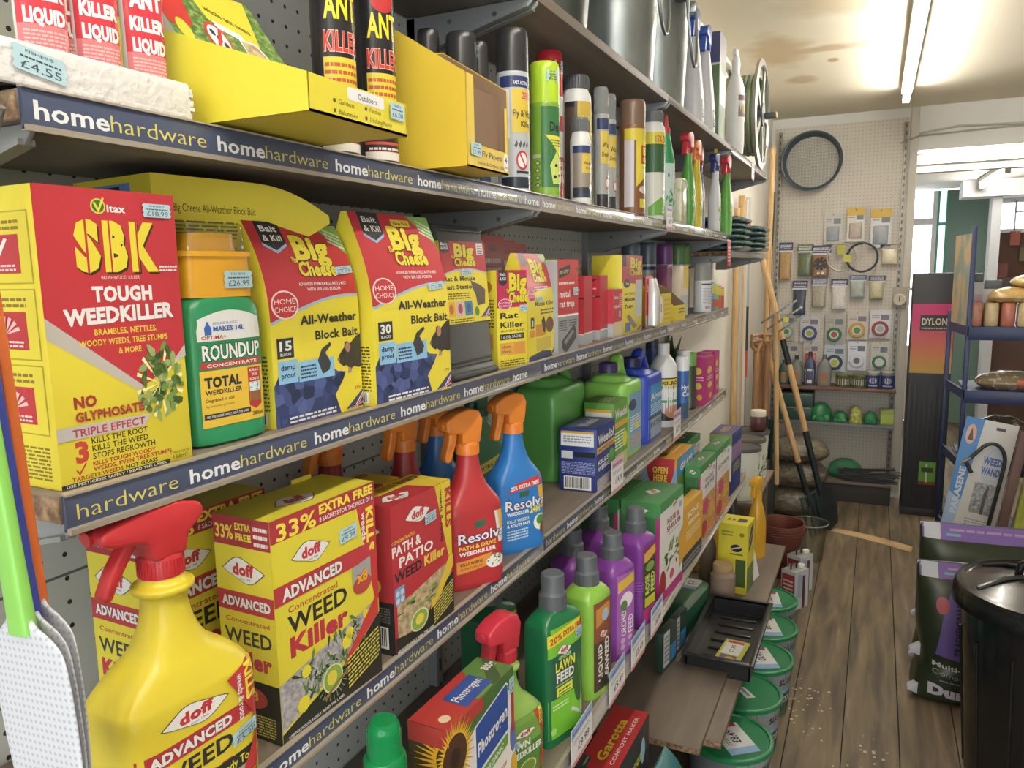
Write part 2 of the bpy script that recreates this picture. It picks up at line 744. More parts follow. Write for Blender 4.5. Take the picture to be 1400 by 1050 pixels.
STAINS = [(-0.50, 4.25, 0.16, 0.34, 0.6), (-0.30, 4.30, 0.24, 0.08, 0.65), (-0.44, 4.92, 0.09, 0.12, 0.6), (-0.2, 3.6, 0.25, 0.2, 0.4),
          (-0.26, 4.55, 0.03, 0.05, 0.9), (0.6, 3.4, 0.4, 0.5, 0.25)]
mb = MB()
mb.box(-0.85, X_RIGHT + 0.1, Y_FRONT, Y_WALL, H_CEIL, H_CEIL + 0.05, spots_mat('ceiling_paint', '#e0d6bd', STAINS, '#b08d52'))
mb.box(-0.85, X_RIGHT + 0.1, Y_WALL + 0.14, Y_FAR, 2.475, 2.52, mat('#dedad0', 0.8))
struct(mb.build('ceiling'))

mb = MB()
mb.box(-0.85, X_WALL - 0.012, Y_FRONT, Y_FAR, 0, H_CEIL, PLASTER)
struct(mb.build('wall_left'))

mb = MB()
OX0 = 0.215
mb.box(-0.85, OX0, Y_WALL, Y_WALL + 0.14, 0, H_CEIL, PAINT)
mb.box(OX0, X_RIGHT, Y_WALL, Y_WALL + 0.14, 2.475, H_CEIL, PAINT)
mb.box(2.3, X_RIGHT, Y_WALL, Y_WALL + 0.14, 0, 2.48, PAINT)
struct(mb.build('wall_back'))
mb = MB()
mb.box(OX0, 2.3, 6.36, 6.46, 2.345, 2.4745, mat('#b9b4a8', 0.7))
struct(mb.build('trim_1'))
mb = MB()
mb.tube([(0.215, 6.14, 2.585), (0.32, 6.14, 2.60), (0.45, 6.14, 2.615), (0.8, 6.14, 2.60), (2.3, 6.14, 2.63)], 0.008, mat('#b4afa4', 0.6), 8)
mb.tube([(0.1, 6.135, 2.53), (0.215, 6.135, 2.57), (0.7, 6.14, 2.585), (2.3, 6.14, 2.60)], 0.006, mat('#a5a096', 0.6), 8)
struct(mb.build('trim_2'))
# white post that ends the pegboard wall
mb = MB()
mb.box(0.162, OX0, Y_WALL - 0.012, Y_WALL + 0.01, 0.05, H_CEIL, mat('#cdc6b8', 0.5), 0.003)
struct(mb.build('trim_3'))

mb = MB()
mb.box(X_RIGHT, X_RIGHT + 0.1, Y_FRONT, Y_FAR, 0, H_CEIL, PLASTER)
struct(mb.build('wall_right'))

# shop front behind the camera: a low wall, a lintel and a wide window
mb = MB()
mb.box(-0.85, X_RIGHT + 0.1, Y_FRONT - 0.12, Y_FRONT, 0, 0.6, PLASTER)
mb.box(-0.85, X_RIGHT + 0.1, Y_FRONT - 0.12, Y_FRONT, 2.5, H_CEIL, PLASTER)
mb.box(-0.85, -0.6, Y_FRONT - 0.12, Y_FRONT, 0.6, 2.5, PLASTER)
mb.box(2.6, X_RIGHT + 0.1, Y_FRONT - 0.12, Y_FRONT, 0.6, 2.5, PLASTER)
struct(mb.build('wall_front'))
mb = MB()
for a in (-0.6, 0.44, 1.5, 2.54):
    mb.box(a, a + 0.06, Y_FRONT - 0.09, Y_FRONT - 0.03, 0.6, 2.5, mat('#e8e6e0', 0.4))
mb.box(-0.6, 2.6, Y_FRONT - 0.09, Y_FRONT - 0.03, 0.6, 0.66, mat('#e8e6e0', 0.4))
mb.box(-0.6, 2.6, Y_FRONT - 0.09, Y_FRONT - 0.03, 2.44, 2.5, mat('#e8e6e0', 0.4))
wf = struct(mb.build('window_1'))
mb = MB()
mb.box(-0.54, 2.54, Y_FRONT - 0.064, Y_FRONT - 0.06, 0.66, 2.44, GLASS)
mb.build('pane', wf)

# far room, seen through the opening
GREEN = mat('#6f8c82', 0.6)
mb = MB()
mb.box(-0.85, 0.20, Y_FAR, Y_FAR + 0.1, 0, 2.46, PAINT)
mb.box(0.64, 1.10, Y_FAR, Y_FAR + 0.1, 0, 2.46, GREEN)
mb.box(1.10, 1.75, Y_FAR, Y_FAR + 0.1, 0, 2.02, mat('#6b4636', 0.7))
mb.box(1.10, 1.75, Y_FAR, Y_FAR + 0.1, 2.33, 2.46, PAINT)
mb.box(1.75, X_RIGHT, Y_FAR, Y_FAR + 0.1, 0, 2.46, PAINT)
mb.box(0.20, 0.64, Y_FAR, Y_FAR + 0.1, 0, 0.75, PAINT)
struct(mb.build('wall_far'))
mb = MB()
WF = mat('#d9d8d6', 0.4)
mb.box(0.20, 0.24, Y_FAR - 0.01, Y_FAR + 0.06, 0.75, 2.46, WF)
mb.box(0.50, 0.545, Y_FAR - 0.01, Y_FAR + 0.06, 0.75, 2.46, WF)
mb.box(0.24, 0.50, Y_FAR - 0.01, Y_FAR + 0.06, 2.11, 2.18, WF)
mb.box(0.24, 0.50, Y_FAR - 0.01, Y_FAR + 0.06, 0.75, 0.82, WF)
mb.box(0.24, 0.50, Y_FAR - 0.01, Y_FAR + 0.06, 1.42, 1.45, WF)
w2 = struct(mb.build('window_2'))
mb = MB()
mb.box(0.24, 0.50, Y_FAR + 0.02, Y_FAR + 0.024, 0.82, 2.44, GLASS)
mb.build('pane', w2)
mb = MB()
mb.box(0.545, 0.565, Y_FAR - 0.02, Y_FAR + 0.06, 0.75, 2.46, mat('#3f8a7a', 0.4))
mb.box(0.625, 0.645, Y_FAR - 0.02, Y_FAR + 0.06, 0.75, 2.46, mat('#3f8a7a', 0.4))
mb.box(0.565, 0.625, Y_FAR - 0.02, Y_FAR + 0.06, 2.10, 2.13, mat('#3f8a7a', 0.4))
w3 = struct(mb.build('window_3'))
mb = MB()
mb.box(0.565, 0.625, Y_FAR + 0.02, Y_FAR + 0.024, 0.75, 2.46, glass_mat('green_glass', '#b9dcd2'))
mb.build('pane', w3)
mb = MB()
for z0, z1 in ((2.00, 2.04), (2.30, 2.34), (2.20, 2.215)):
    mb.box(1.10 if z0 != 2.20 else 1.24, 1.75, Y_FAR - 0.02, Y_FAR + 0.05, z0, z1, mat('#e6e6e4', 0.4))
mb.box(1.09, 1.12, Y_FAR - 0.02, Y_FAR + 0.05, 2.02, 2.33, mat('#e6e6e4', 0.4))
mb.box(1.235, 1.25, Y_FAR - 0.02, Y_FAR + 0.05, 2.02, 2.33, mat('#e6e6e4', 0.4))
w4 = struct(mb.build('window_4'))
mb = MB()
mb.box(1.12, 1.75, Y_FAR + 0.02, Y_FAR + 0.024, 2.04, 2.31, GLASS)
mb.build('pane', w4)
mb = MB()
mb.box(0.70, 2.2, 8.6, 8.95, 2.32, 2.4745, mat('#d7d5d6', 0.6))
mb.box(0.96, 1.04, 8.7, 8.95, 0, 2.32, mat('#d3d4d8', 0.6))
struct(mb.build('trim_4'))

# ------------------------------------------------------------------ fluorescent lamps
TUBE_M = emit_mat('lit_fluorescent_tube', '#fff9ee', 78.0)


def tube_lamp(p0, p1, label, group, drop=0.05, zc=H_CEIL):
    p0, p1 = Vector(p0), Vector(p1)
    t = thing('fluorescent_lamp', label, 'ceiling lamp', ((p0.x + p1.x) / 2, (p0.y + p1.y) / 2, zc), 0, group)
    L = (p1 - p0).length
    rz = math.degrees(math.atan2(p1.y - p0.y, p1.x - p0.x))
    t.rotation_euler = (0, 0, radians(rz))
    mb = MB()
    mb.box(-L / 2 + 0.03, L / 2 - 0.03, -0.03, 0.03, -drop, -0.0005, mat('#d9d5c8', 0.5), 0.004)
    mb.build('batten', t)
    mb = MB()
    mb.cyl((-L / 2 + 0.02, 0, -drop - 0.03), (L / 2 - 0.02, 0, -drop - 0.03), 0.018, TUBE_M, 16)
    mb.build('tube', t)
    for s in (-1, 1):
        mb = MB()
        mb.box(s * L / 2 - 0.022, s * L / 2 + 0.022, -0.02, 0.02, -drop - 0.052, -drop + 0.02, mat('#cfcabd', 0.5), 0.004)
        mb.build('lamp_holder', t)
    return t


tube_lamp((0.11, 3.0, 0), (0.11, 5.42, 0), 'long fluorescent tube under the stained cream ceiling above the aisle', 'fluorescent tubes')
tube_lamp((0.11, -1.2, 0), (0.11, 1.2, 0), 'fluorescent tube on the ceiling nearest the shop window', 'fluorescent tubes')
tube_lamp((0.88, 7.2, 0), (0.84, 8.5, 0), 'fluorescent tube with a round end cap on the ceiling of the room beyond', 'fluorescent tubes', 0.04, 2.475)
t = thing('fluorescent_lamp', 'fluorescent tube running across just behind the doorway lintel', 'ceiling lamp', (1.1, 6.36, 2.43), 0, 'fluorescent tubes')
mb = MB()
mb.box(-0.88, 0.9, -0.02, -0.0005, -0.03, 0.03, mat('#d9d5c8', 0.5), 0.003)
mb.build('batten', t)
mb = MB()
mb.cyl((-0.87, -0.038, 0), (0.89, -0.038, 0), 0.016, TUBE_M, 16)
mb.build('tube', t)

# ------------------------------------------------------------------ far pegboard and its slotted uprights
mb = MB()
mb.box(X_WALL + 0.01, 0.16, Y_WALL - 0.011, Y_WALL - 0.001, 0.05, 2.70, hole_mat('pegboard_paint', '#cfc6b7', '#aaa296', 0.025, 0.0042, ('X', 'Z')))
tag(mb.build('pegboard_panel'), 'cream pegboard panel covering the far wall left of the doorway', 'pegboard')
for x, s in ((-0.685, 'beside the tool handles'), (0.138, 'near the doorway')):
    mb = MB()
    mb.box(-0.014, 0.014, -0.02, 0.0, 0, 2.62, mat('#9a968c', 0.45, 0.5), 0.001)
    for i in range(52):
        mb.box(-0.005, 0.005, -0.0206, -0.0195, 0.03 + i * 0.05, 0.055 + i * 0.05, mat('#4d4a44', 0.6))
    tag(mb.build('slotted_upright', None, (x, Y_WALL - 0.012, 0.05)), 'grey slotted shelving upright on the far pegboard ' + s, 'shelf upright')

# ------------------------------------------------------------------ left hand shelving
S0, S1, S2, S3, S4, S5 = 2.14, 1.822, 1.551, 1.243, 0.923, 0.45
XF = -0.5          # front of the upper shelves
XF4 = -0.42        # front of the deep lower shelf
BAYS = [(0.33, 1.174), (1.176, 2.03), (2.032, 2.96)]
SHELF_WOOD = ramp_mat('shelf_laminate', [(0.3, '#574b40'), (0.55, '#74675a'), (0.8, '#8b7e70')], 14, 0.5, 5, (1.0, 0.12, 1), dist=0.4)
CHIP = ramp_mat('bare_chipboard', [(0.3, '#4a3526'), (0.5, '#7d5f45'), (0.75, '#b59a72')], 90, 0.9, 6, bump=0.8)
STEEL = mat('#8c8f90', 0.42, 0.35, scale=8)
PANEL = hole_mat('perforated_steel', '#bcbfbb', '#2a2927', 0.0254, 0.0026, ('Y', 'Z'), 0.5)
LIP = mat('#9b9080', 0.35, var=0.08, coat=0.4)
INK_W, INK_Y = mat('#dfe0e0', 0.4), mat('#cfc25c', 0.4)
BLUE_STRIP = mat('#38425e', 0.35, var=0.08, scale=12, coat=0.35)
PALE_STRIP = mat('#8f8788', 0.25, var=0.12, scale=9, coat=0.6)  # pinkish paper, with the pale glare of the plastic put into its colour
CLEAR_STRIP = mat('#b9b4b4', 0.22, var=0.15, scale=14, coat=0.6)

for i, (a, b) in enumerate([(-0.75, 0.305)] + BAYS):
    for z0, z1 in ((0.3, 0.98), (0.983, 1.40), (1.403, 1.70), (1.703, 2.25), (2.253, H_CEIL - 0.002)):
        mb = MB()
        mb.box(X_WALL - 0.011, X_WALL - 0.002, 0, (b - a) if i == 0 else b - a - 0.002, z0, z1, PANEL)
        o = mb.build('perforated_panel', None, (0, a, 0))
        tag(o, 'grey perforated steel back panel behind the shelves', 'back panel', 'perforated back panels')
UPS = [(0.317, 'at the near end of the shelves'), (1.175, 'behind the tin bait station'), (2.031, 'behind the mouse trap boxes'), (2.962, 'at the far end of the shelves')]
UPS[1] = (1.175, 'behind the flip-top rat bait packs')
for y, s in UPS:
    mb = MB()
    mb.box(X_WALL - 0.002, X_WALL + 0.016, -0.012, 0.012, 0.0, H_CEIL - 0.02, STEEL, 0.001)
    for i in range(50):
        mb.box(X_WALL + 0.0155, X_WALL + 0.0165, -0.003, 0.003, 0.05 + i * 0.05, 0.075 + i * 0.05, mat('#303133', 0.6))
    tag(mb.build('shelf_upright', None, (0, y, 0)), 'grey slotted shelf upright ' + s, 'shelf upright')


def strip_print(mb, y0, y1, z0, z1, x, phase, lo=0.0):
    """the repeated shop name along a shelf edge"""
    pitch, wh, hh = 0.155, 0.055, 0.0128
    zb = z0 + (z1 - z0) * 0.30
    y = y0 + phase
    while y < y1 - 0.01:
        for s, a, b, m, bold in (('home', y, y + wh, INK_W, 0.022), ('hardware', y + wh + 0.001, y + 0.143, INK_Y, -0.008)):
            if a >= y0 + 0.001 and b <= y1 - 0.001:
                g, f, w = glyphs(s, bold)
                mb.add([(x + 0.0003, a + u * (b - a), zb + v * hh * 0.95) for u, v in g], f, m)
        y += pitch


def bracket(root, y, x1, zt, h=0.055, side=1, x0=X_WALL):
    mb = MB()
    mb.prism([(x0, zt - 0.0005), (x0, zt - h), (x0 + 0.05, zt - h), (x1 - 0.012, zt - 0.014), (x1 - 0.004, zt - 0.006), (x1 - 0.004, zt - 0.0005)],
             y - 0.002, y + 0.002, STEEL, 'y', 0.0008, False)
    mb.prism([(x0 + 0.01, zt - h), (x0 + 0.05, zt - h), (x1 - 0.012, zt - 0.014), (x1 - 0.012, zt - 0.010), (x0 + 0.05, zt - h + 0.004), (x0 + 0.01, zt - h + 0.004)],
             y - 0.006, y + 0.006, STEEL, 'y', 0, False)
    for t in (0.35, 0.7):
        xx = x0 + (x1 - x0) * t
        mb.cyl((xx, y - 0.0025, zt - 0.016), (xx, y + 0.0025, zt - 0.016), 0.004, mat('#4a4c4e', 0.5), 10)
    mb.build('bracket', root)


def shelf(label, a, b, z, xf, strip=None, phase=0.006, th=0.02, group=None, name='shelf_board', wood=None, brk=True, hs=0.026, x0=X_WALL + 0.002):
    root = thing(name, label, 'shelf', (0, 0, 0), 0, group)
    root.location = (0, a, z)
    mb = MB()
    mb.box(x0, xf - 0.004, 0, b - a, -th, 0, wood or SHELF_WOOD, 0.001)
    mb.box(x0 + 0.002, xf - 0.004, -0.0008, 0.0, -th + 0.001, -0.001, CHIP)
    mb.build('board', root)
    if strip:
        mb = MB()
        st = {'blue': BLUE_STRIP, 'pale': PALE_STRIP, 'clear': CLEAR_STRIP}[strip]
        mb.box(xf - 0.004, xf, 0.001, b - a - 0.001, -hs, 0.0015, st, 0.0006)
        mb.prism([(xf - 0.004, -hs), (xf + 0.004, -hs - 0.001), (xf + 0.0045, -hs + 0.003), (xf, -hs + 0.0035)], 0.001, b - a - 0.001, LIP, 'y', 0, False)
        mb.prism([(xf - 0.004, 0.0025), (xf + 0.002, 0.0018), (xf + 0.002, 0.0003), (xf - 0.004, 0.0003)], 0.001, b - a - 0.001, LIP, 'y', 0, False)
        if strip != 'clear':
            strip_print(mb, 0.002, b - a - 0.002, -hs, 0, xf, phase)
        mb.build('ticket_strip', root, label='shop name strip along the shelf edge' if strip != 'clear' else 'clear plastic ticket strip')
    if brk:
        bracket(root, b - a - 0.009, xf, -th, 0.055)
        bracket(root, 0.009, xf, -th, 0.055)
    return root


for k, (z, ph, nm) in enumerate(((S1, 0.006, 'upper insect spray shelf'), (S2, -0.049, 'middle bait box shelf'), (S3, 0.016, 'lower weedkiller shelf'))):
    for i, (a, b) in enumerate(BAYS):
        where = ('near end of the ', 'middle length of the ', 'far length of the ')[i]
        st = 'blue' if i == 0 else ('pale' if (k == 0 or i == 2) else 'blue')
        shelf('brown shelf board, ' + where + nm, a, b, z, XF, st, (ph if i == 0 else 0.006 if k < 2 else -0.05))
for i, (a, b) in enumerate(BAYS):
    shelf('brown top shelf board with bare chipboard edge, ' + ('nearest length', 'length under the metal bins', 'length under the white spray bottles')[i],
          a, b, S0, XF, None, th=0.018)
mb = None
shelf('short top shelf board with white edge strip under the hose reel', 2.965, 3.97, S0 - 0.006, XF, 'clear', th=0.018, hs=0.022)
shelf('short shelf board under the wrapped netting packs', 2.965, 3.97, 1.762, XF, 'clear', th=0.018, hs=0.022)
for i, (a, b) in enumerate(BAYS):
    shelf('deep brown shelf board, ' + ('near length below the path weedkiller', 'middle length under the purple bottles', 'far length under the lawn food cartons')[i],
          a, b, S4, XF4, 'clear', hs=0.03, brk=True)
LOWB = ramp_mat('base_shelf_wood', [(0.3, '#54463a'), (0.55, '#6f5f50'), (0.8, '#83725f')], 10, 0.55, 5, (1.0, 0.14, 1))
t = shelf('wide low shelf board under the black seed trays', 1.93, 3.53, S5, -0.315, None, name='shelf_board', wood=LOWB, brk=False)
t2 = shelf('low shelf board holding the red compost maker box', 0.33, 1.92, 0.345, -0.36, None, name='shelf_board', wood=LOWB, brk=False)
mb = MB()
mb.box(-0.66, -0.36, 1.85, 2.275, S5, S5 + 0.018, LOWB, 0.0008)
mb.box(-0.655, -0.362, 1.849, 1.8505, S5 + 0.002, S5 + 0.016, CHIP)
tag(mb.build('loose_board'), 'loose offcut of brown shelf board lying on the low shelf', 'board')
for nm, y0, y1, zt, lab in (('plinth', 0.35, 1.90, 0.325, 'near'), ('plinth', 1.95, 3.50, 0.43, 'far')):
    mb = MB()
    mb.box(-0.72, -0.56, y0, y1, 0.0, zt, mat('#3b342d', 0.8), 0.002)
    tag(mb.build(nm), 'dark wooden plinth under the ' + lab + ' length of low shelf', 'plinth')

# ------------------------------------------------------------------ middle shelf: brushwood killer, bait boxes, traps
K = '#29282b'
YEL, RED, WHT = '#dfcd2b', '#bd2833', '#e3e1de'


def leafy(a, cu, cv, ru, rv, n=46, seed=1, cols=('#37521f', '#4d6b2b', '#6b8a3e', '#8aa25c')):
    r = random.Random(seed)
    for i in range(n):
        t = r.uniform(0, 2 * pi)
        q = sqrt(r.random())
        x, y = cu + ru * q * cos(t), cv + rv * q * sin(t)
        s = r.uniform(0.16, 0.28)
        ang = r.uniform(0, 2 * pi)
        pts = []
        for k in range(9):
            p = 2 * pi * k / 9
            lx, ly = 0.9 * cos(p), 0.42 * sin(p) * (1 - 0.4 * cos(p))
            pts.append((x + ru * s * (lx * cos(ang) - ly * sin(ang)), y + rv * s * (lx * sin(ang) + ly * cos(ang))))
        a.put(pts, [tuple(range(9))], r.choice(cols), L=3 + i % 4)


RAT = [(0.02, 0.40), (0.10, 0.55), (0.22, 0.66), (0.30, 0.72), (0.33, 0.86), (0.42, 0.88), (0.45, 0.76), (0.60, 0.84), (0.80, 0.98), (1.0, 1.05),
       (1.0, 0.12), (0.86, 0.10), (0.72, 0.16), (0.60, 0.12), (0.50, 0.0), (0.42, 0.02), (0.46, 0.14), (0.36, 0.22), (0.24, 0.20), (0.12, 0.28)]


def rat(a, u0, v0, u1, v1):
    f = lambda p: (u0 + p[0] * (u1 - u0), v0 + p[1] * (v1 - v0))
    a.poly([f(p) for p in RAT], '#2f2b2a')
    a.ell(*f((0.45, 0.72)), 0.11 * (u1 - u0), 0.15 * (v1 - v0), '#a5705c')
    a.ell(*f((0.26, 0.56)), 0.03 * (u1 - u0), 0.035 * (v1 - v0), '#0c0b0b')
    a.ell(*f((0.05, 0.42)), 0.05 * (u1 - u0), 0.05 * (v1 - v0), '#8c6a62')
    a.poly([f((0.40, 0.0)), f((0.56, 0.0)), f((0.54, 0.14)), f((0.44, 0.14))], '#a8837a')


def jack(a, u0, v0, u1, v1):
    f = lambda x, y: (u0 + x * (u1 - u0), v0 + y * (v1 - v0))
    a.poly([f(0, 0), f(1, 0), f(1, 1)], '#2d3a6e')
    a.poly([f(0.45, 0), f(0.65, 0), f(1, 0.6), f(1, 0.85)], WHT)
    a.poly([f(0.52, 0), f(0.60, 0), f(1, 0.68), f(1, 0.78)], RED)
    a.poly([f(0.1, 0), f(0.95, 0.25), f(1, 0.35), f(1, 0.2), f(0.4, 0)], WHT)
    a.poly([f(0.2, 0), f(1, 0.32), f(1, 0.25), f(0.32, 0)], RED)


def big_cheese(a, u0, v0, u1, v1):
    U = lambda x: u0 + x * (u1 - u0)
    V = lambda y: v0 + y * (v1 - v0)
    h = v1 - v0
    a.text('Big', U(0.14), U(0.96), V(0.46), 0.52 * h, YEL, 0.05, ol=K, ow=0.03)
    a.text('Cheese', U(0.12), U(1.0), V(0.10), 0.30 * h, YEL, 0.045, ol=K, ow=0.03)
    a.text('The', U(0.0), U(0.14), V(0.38), 0.12 * h, YEL, 0.04, ol=K, ow=0.03)


def badge(a, cu, cv, ru, rv, ring='#c22632', ink='#f2e4da'):
    a.ell(cu, cv, ru * 1.12, rv * 1.12, '#e9d8d2', 24)
    a.ell(cu, cv, ru, rv, ring, 24)
    a.text('HOME', cu - ru * 0.86, cu + ru * 0.86, cv + rv * 0.06, rv * 0.42, ink, 0.0)
    a.text('CHOICE', cu - ru * 0.9, cu + ru * 0.9, cv - rv * 0.55, rv * 0.42, ink, 0.0)


def bait_front(n, value=False):
    a = Art()
    arch = [(0, 0.50)] + [(0.03 + 0.97 * t / 10, 0.50 + 0.115 * sin(pi / 2 * min(1, t / 9))) for t in range(11)]
    a.poly(arch + [(1, 1), (0, 1)], RED)
    a.poly([(u, v - 0.013) for u, v in arch] + arch[::-1], '#8fb2d6')
    a.poly([(0.70, 1), (1, 0.83), (1, 1)], '#7fae54')
    a.micro(0.82, 0.99, 0.90, 0.99, 4, '#d8e6c6', -0.25)
    a.poly([(0.10, 1), (0.10, 0.87), (0.22, 0.83), (0.34, 0.87), (0.34, 1)], '#8fb2d6')
    a.poly([(0.10, 1), (0.10, 0.885), (0.22, 0.845), (0.34, 0.885), (0.34, 1)], K)
    a.text('Bait', 0.135, 0.30, 0.945, 0.033, WHT, 0.02)
    a.text('& Kill', 0.125, 0.315, 0.895, 0.033, WHT, 0.02)
    if value:
        a.rect(0.48, 0.93, 0.72, 0.97, '#e2c92a')
        a.text('Value Pack', 0.50, 0.70, 0.941, 0.018, K, 0.02)
    big_cheese(a, 0.32, 0.69, 0.80, 0.935)
    a.text('ADVANCED FORMULA KILLS RATS & MICE', 0.34, 0.88, 0.665, 0.016, WHT, 0.02)
    a.text('WITH 50% LESS POISON', 0.42, 0.80, 0.638, 0.016, WHT, 0.02)
    badge(a, 0.16, 0.575, 0.125, 0.062)
    a.text('All-Weather', 0.30, 0.96, 0.475, 0.044, K, 0.035)
    a.text('Block Bait', 0.46, 0.97, 0.395, 0.044, K, 0.035)
    a.poly([(0, 0), (0.72, 0), (0.66, 0.10), (0.76, 0.17), (0.80, 0.21), (0.70, 0.22), (0.6, 0.26), (0.5, 0.22), (0.36, 0.25), (0.22, 0.22), (0.08, 0.27), (0.0, 0.2)], P_BLOCKS)
    a.rect(0.05, 0.325, 0.22, 0.42, K)
    a.text(n, 0.075, 0.20, 0.362, 0.046, WHT, 0.03)
    a.text('BLOCKS', 0.08, 0.19, 0.337, 0.014, WHT, 0.02)
    a.rect(0.05, 0.205, 0.25, 0.315, '#7db6dd')
    a.text('damp', 0.075, 0.225, 0.27, 0.026, K, 0.02)
    a.text('proof', 0.075, 0.225, 0.232, 0.026, K, 0.02)
    a.rect(0.26, 0.20, 0.66, 0.30, '#7db6dd')
    a.micro(0.28, 0.45, 0.215, 0.285, 4, '#2c3a52')
    a.poly([(0.47, 0.29), (0.52, 0.345), (0.62, 0.375), (0.635, 0.36), (0.56, 0.325), (0.62, 0.27), (0.60, 0.235), (0.52, 0.22)], '#33343a')
    rat(a, 0.70, 0.20, 1.0, 0.39)
    jack(a, 0.78, 0.01, 1.0, 0.10)
    a.text('STV', 0.90, 0.98, 0.105, 0.015, '#b23a2e', 0.03)
    a.micro(0.14, 0.66, 0.012, 0.05, 2, WHT)
    return a


def gable_fn(w, d, hf, h, lip=0.004, e=EPS):
    ls = sqrt((d / 2 - lip) ** 2 + (h - hf) ** 2)
    T = hf + ls

    def fn(u, v, L):
        s = v * T
        x = -w / 2 + u * w
        # the board bends smoothly from the straight front into the roof
        k = 0.045
        if s <= hf - k:
            y, z, ny, nz = -d / 2, s, -1, 0
        elif s >= hf + k:
            t = (s - hf) / ls
            y, z = -d / 2 + t * (d / 2 - lip), hf + t * (h - hf)
            ny, nz = -(h - hf) / ls, (d / 2 - lip) / ls
        else:
            t = (s - hf + k) / (2 * k)
            p0, p1, p2 = (-d / 2, hf - k), (-d / 2, hf), (-d / 2 + k / ls * (d / 2 - lip), hf + k / ls * (h - hf))
            y = (1 - t) ** 2 * p0[0] + 2 * t * (1 - t) * p1[0] + t * t * p2[0]
            z = (1 - t) ** 2 * p0[1] + 2 * t * (1 - t) * p1[1] + t * t * p2[1]
            ny, nz = -1, 0.15
        return (x, y + ny * L * e, z + nz * L * e)
    return fn


def gable_pack(label, FL, rz, w, d, hf, h, z, art, price=None, pu=0.78, pv=0.70, group='yellow block bait packs', side=True):
    mb = MB()
    fn = gable_fn(w, d, hf, h)
    V = [i / 24 for i in range(25)]
    prof = [fn(0, v, 0)[1:] for v in V]
    lip = 0.004
    back = [(-y, zz) for y, zz in reversed(prof)]
    poly = prof + back
    mb.prism([(y, zz) for y, zz in poly], -w / 2, w / 2, mat(YEL, 0.4, var=0.03), 'x', 0.0, True)
    art.onto(mb, fn, 26)
    if side:
        s = Art()
        s.micro(0.1, 0.9, 0.12, 0.5, 14, '#57491c')
        s.bars(0.15, 0.02, 0.85, 0.11)
        s.onto(mb, lambda u, v, L: (-w / 2 - L * EPS, d / 2 - u * d, v * hf * 0.98))
    o = mb.build('bait_pack', None, at(FL, rz, w, d, z), rz)
    tag(o, label, 'bait box', group)
    if price:
        sticker(o, fn, pu, pv, 0.22, 0.042, price, 0.012)
    return o


# --- brushwood killer carton
a = Art()
a.poly([(0, 1), (1, 1), (1, 0.40), (0.64, 0.31), (0, 0.575)], RED)
a.poly([(0, 0.575), (0.64, 0.31), (0.60, 0.295), (0, 0.505)], '#b7b0a6')
a.poly([(1, 0.445), (0.9, 0.39), (0.9, 0.375), (1, 0.40)], '#b7b0a6')
a.ell(0.42, 0.942, 0.052, 0.026, '#d9c93a')
a.ell(0.42, 0.942, 0.042, 0.021, '#2d6a2b')
a.poly([(0.385, 0.952), (0.40, 0.955), (0.42, 0.935), (0.455, 0.975), (0.465, 0.968), (0.42, 0.918)], YEL)
a.text('itax', 0.48, 0.615, 0.925, 0.026, WHT, 0.03)
for i, (ch, u0, u1) in enumerate((('S', 0.235, 0.41), ('B', 0.435, 0.605), ('K', 0.63, 0.835))):
    a.text(ch, u0 + 0.012, u1 + 0.012, 0.727, 0.155, '#3a2410', 0.07)
    a.text(ch, u0, u1, 0.735, 0.155, YEL, 0.07)
a.rect(0.31, 0.715, 0.325, 0.915, RED)
a.rect(0.475, 0.72, 0.487, 0.91, RED)
a.rect(0.675, 0.72, 0.687, 0.91, RED)
a.text('BRUSHWOOD KILLER', 0.40, 0.68, 0.695, 0.013, '#e8cfc4')
a.micro(0.84, 0.985, 0.722, 0.748, 2, '#e6d6cf')
a.text('TOUGH', 0.325, 0.765, 0.622, 0.05, WHT, 0.05)
a.text('WEEDKILLER', 0.12, 0.925, 0.545, 0.053, WHT, 0.05, dy=0.01)
a.text('BRAMBLES, NETTLES,', 0.315, 0.78, 0.507, 0.021, '#e5c93a', 0.02)
a.text('WOODY WEEDS, TREE STUMPS', 0.205, 0.86, 0.472, 0.021, '#e5c93a', 0.02)
a.text('& MORE', 0.475, 0.645, 0.437, 0.021, '#e5c93a', 0.02)
r_ = random.Random(4)
for k in range(12):
    t = radians(10 + 30 * k)
    a.poly([(0.77, 0.31), (0.77 + 0.19 * cos(t - 0.06), 0.31 + 0.13 * sin(t - 0.06)), (0.77 + 0.19 * cos(t + 0.06), 0.31 + 0.13 * sin(t + 0.06))], '#efe6a0')
leafy(a, 0.78, 0.315, 0.175, 0.135, 60, 3)
a.text('NO', 0.13, 0.285, 0.268, 0.038, '#a02b26', 0.05)
a.text('GLYPHOSATE', 0.13, 0.62, 0.222, 0.032, '#a02b26', 0.04)
a.poly([(0, 0.165), (0.62, 0.165), (0.67, 0.205), (0, 0.21)], '#b9b3b0')
a.text('TRIPLE EFFECT', 0.10, 0.62, 0.172, 0.027, '#b3304a', 0.02, sh=0.02)
a.text('3', 0.11, 0.20, 0.085, 0.07, '#c0392b', 0.05)
a.text('KILLS THE ROOT', 0.225, 0.64, 0.139, 0.021, '#37311b', 0.015)
a.text('KILLS THE WEED', 0.225, 0.64, 0.112, 0.021, '#37311b', 0.015)
a.text('STOPS REGROWTH', 0.225, 0.69, 0.085, 0.021, '#37311b', 0.015)
a.poly([(0.10, 0.062), (0.115, 0.058), (0.125, 0.05), (0.17, 0.08), (0.178, 0.077), (0.125, 0.04)], '#b23a26')
a.text('KILLS TOUGH WOODY', 0.22, 0.69, 0.062, 0.015, '#b23a26', 0.03)
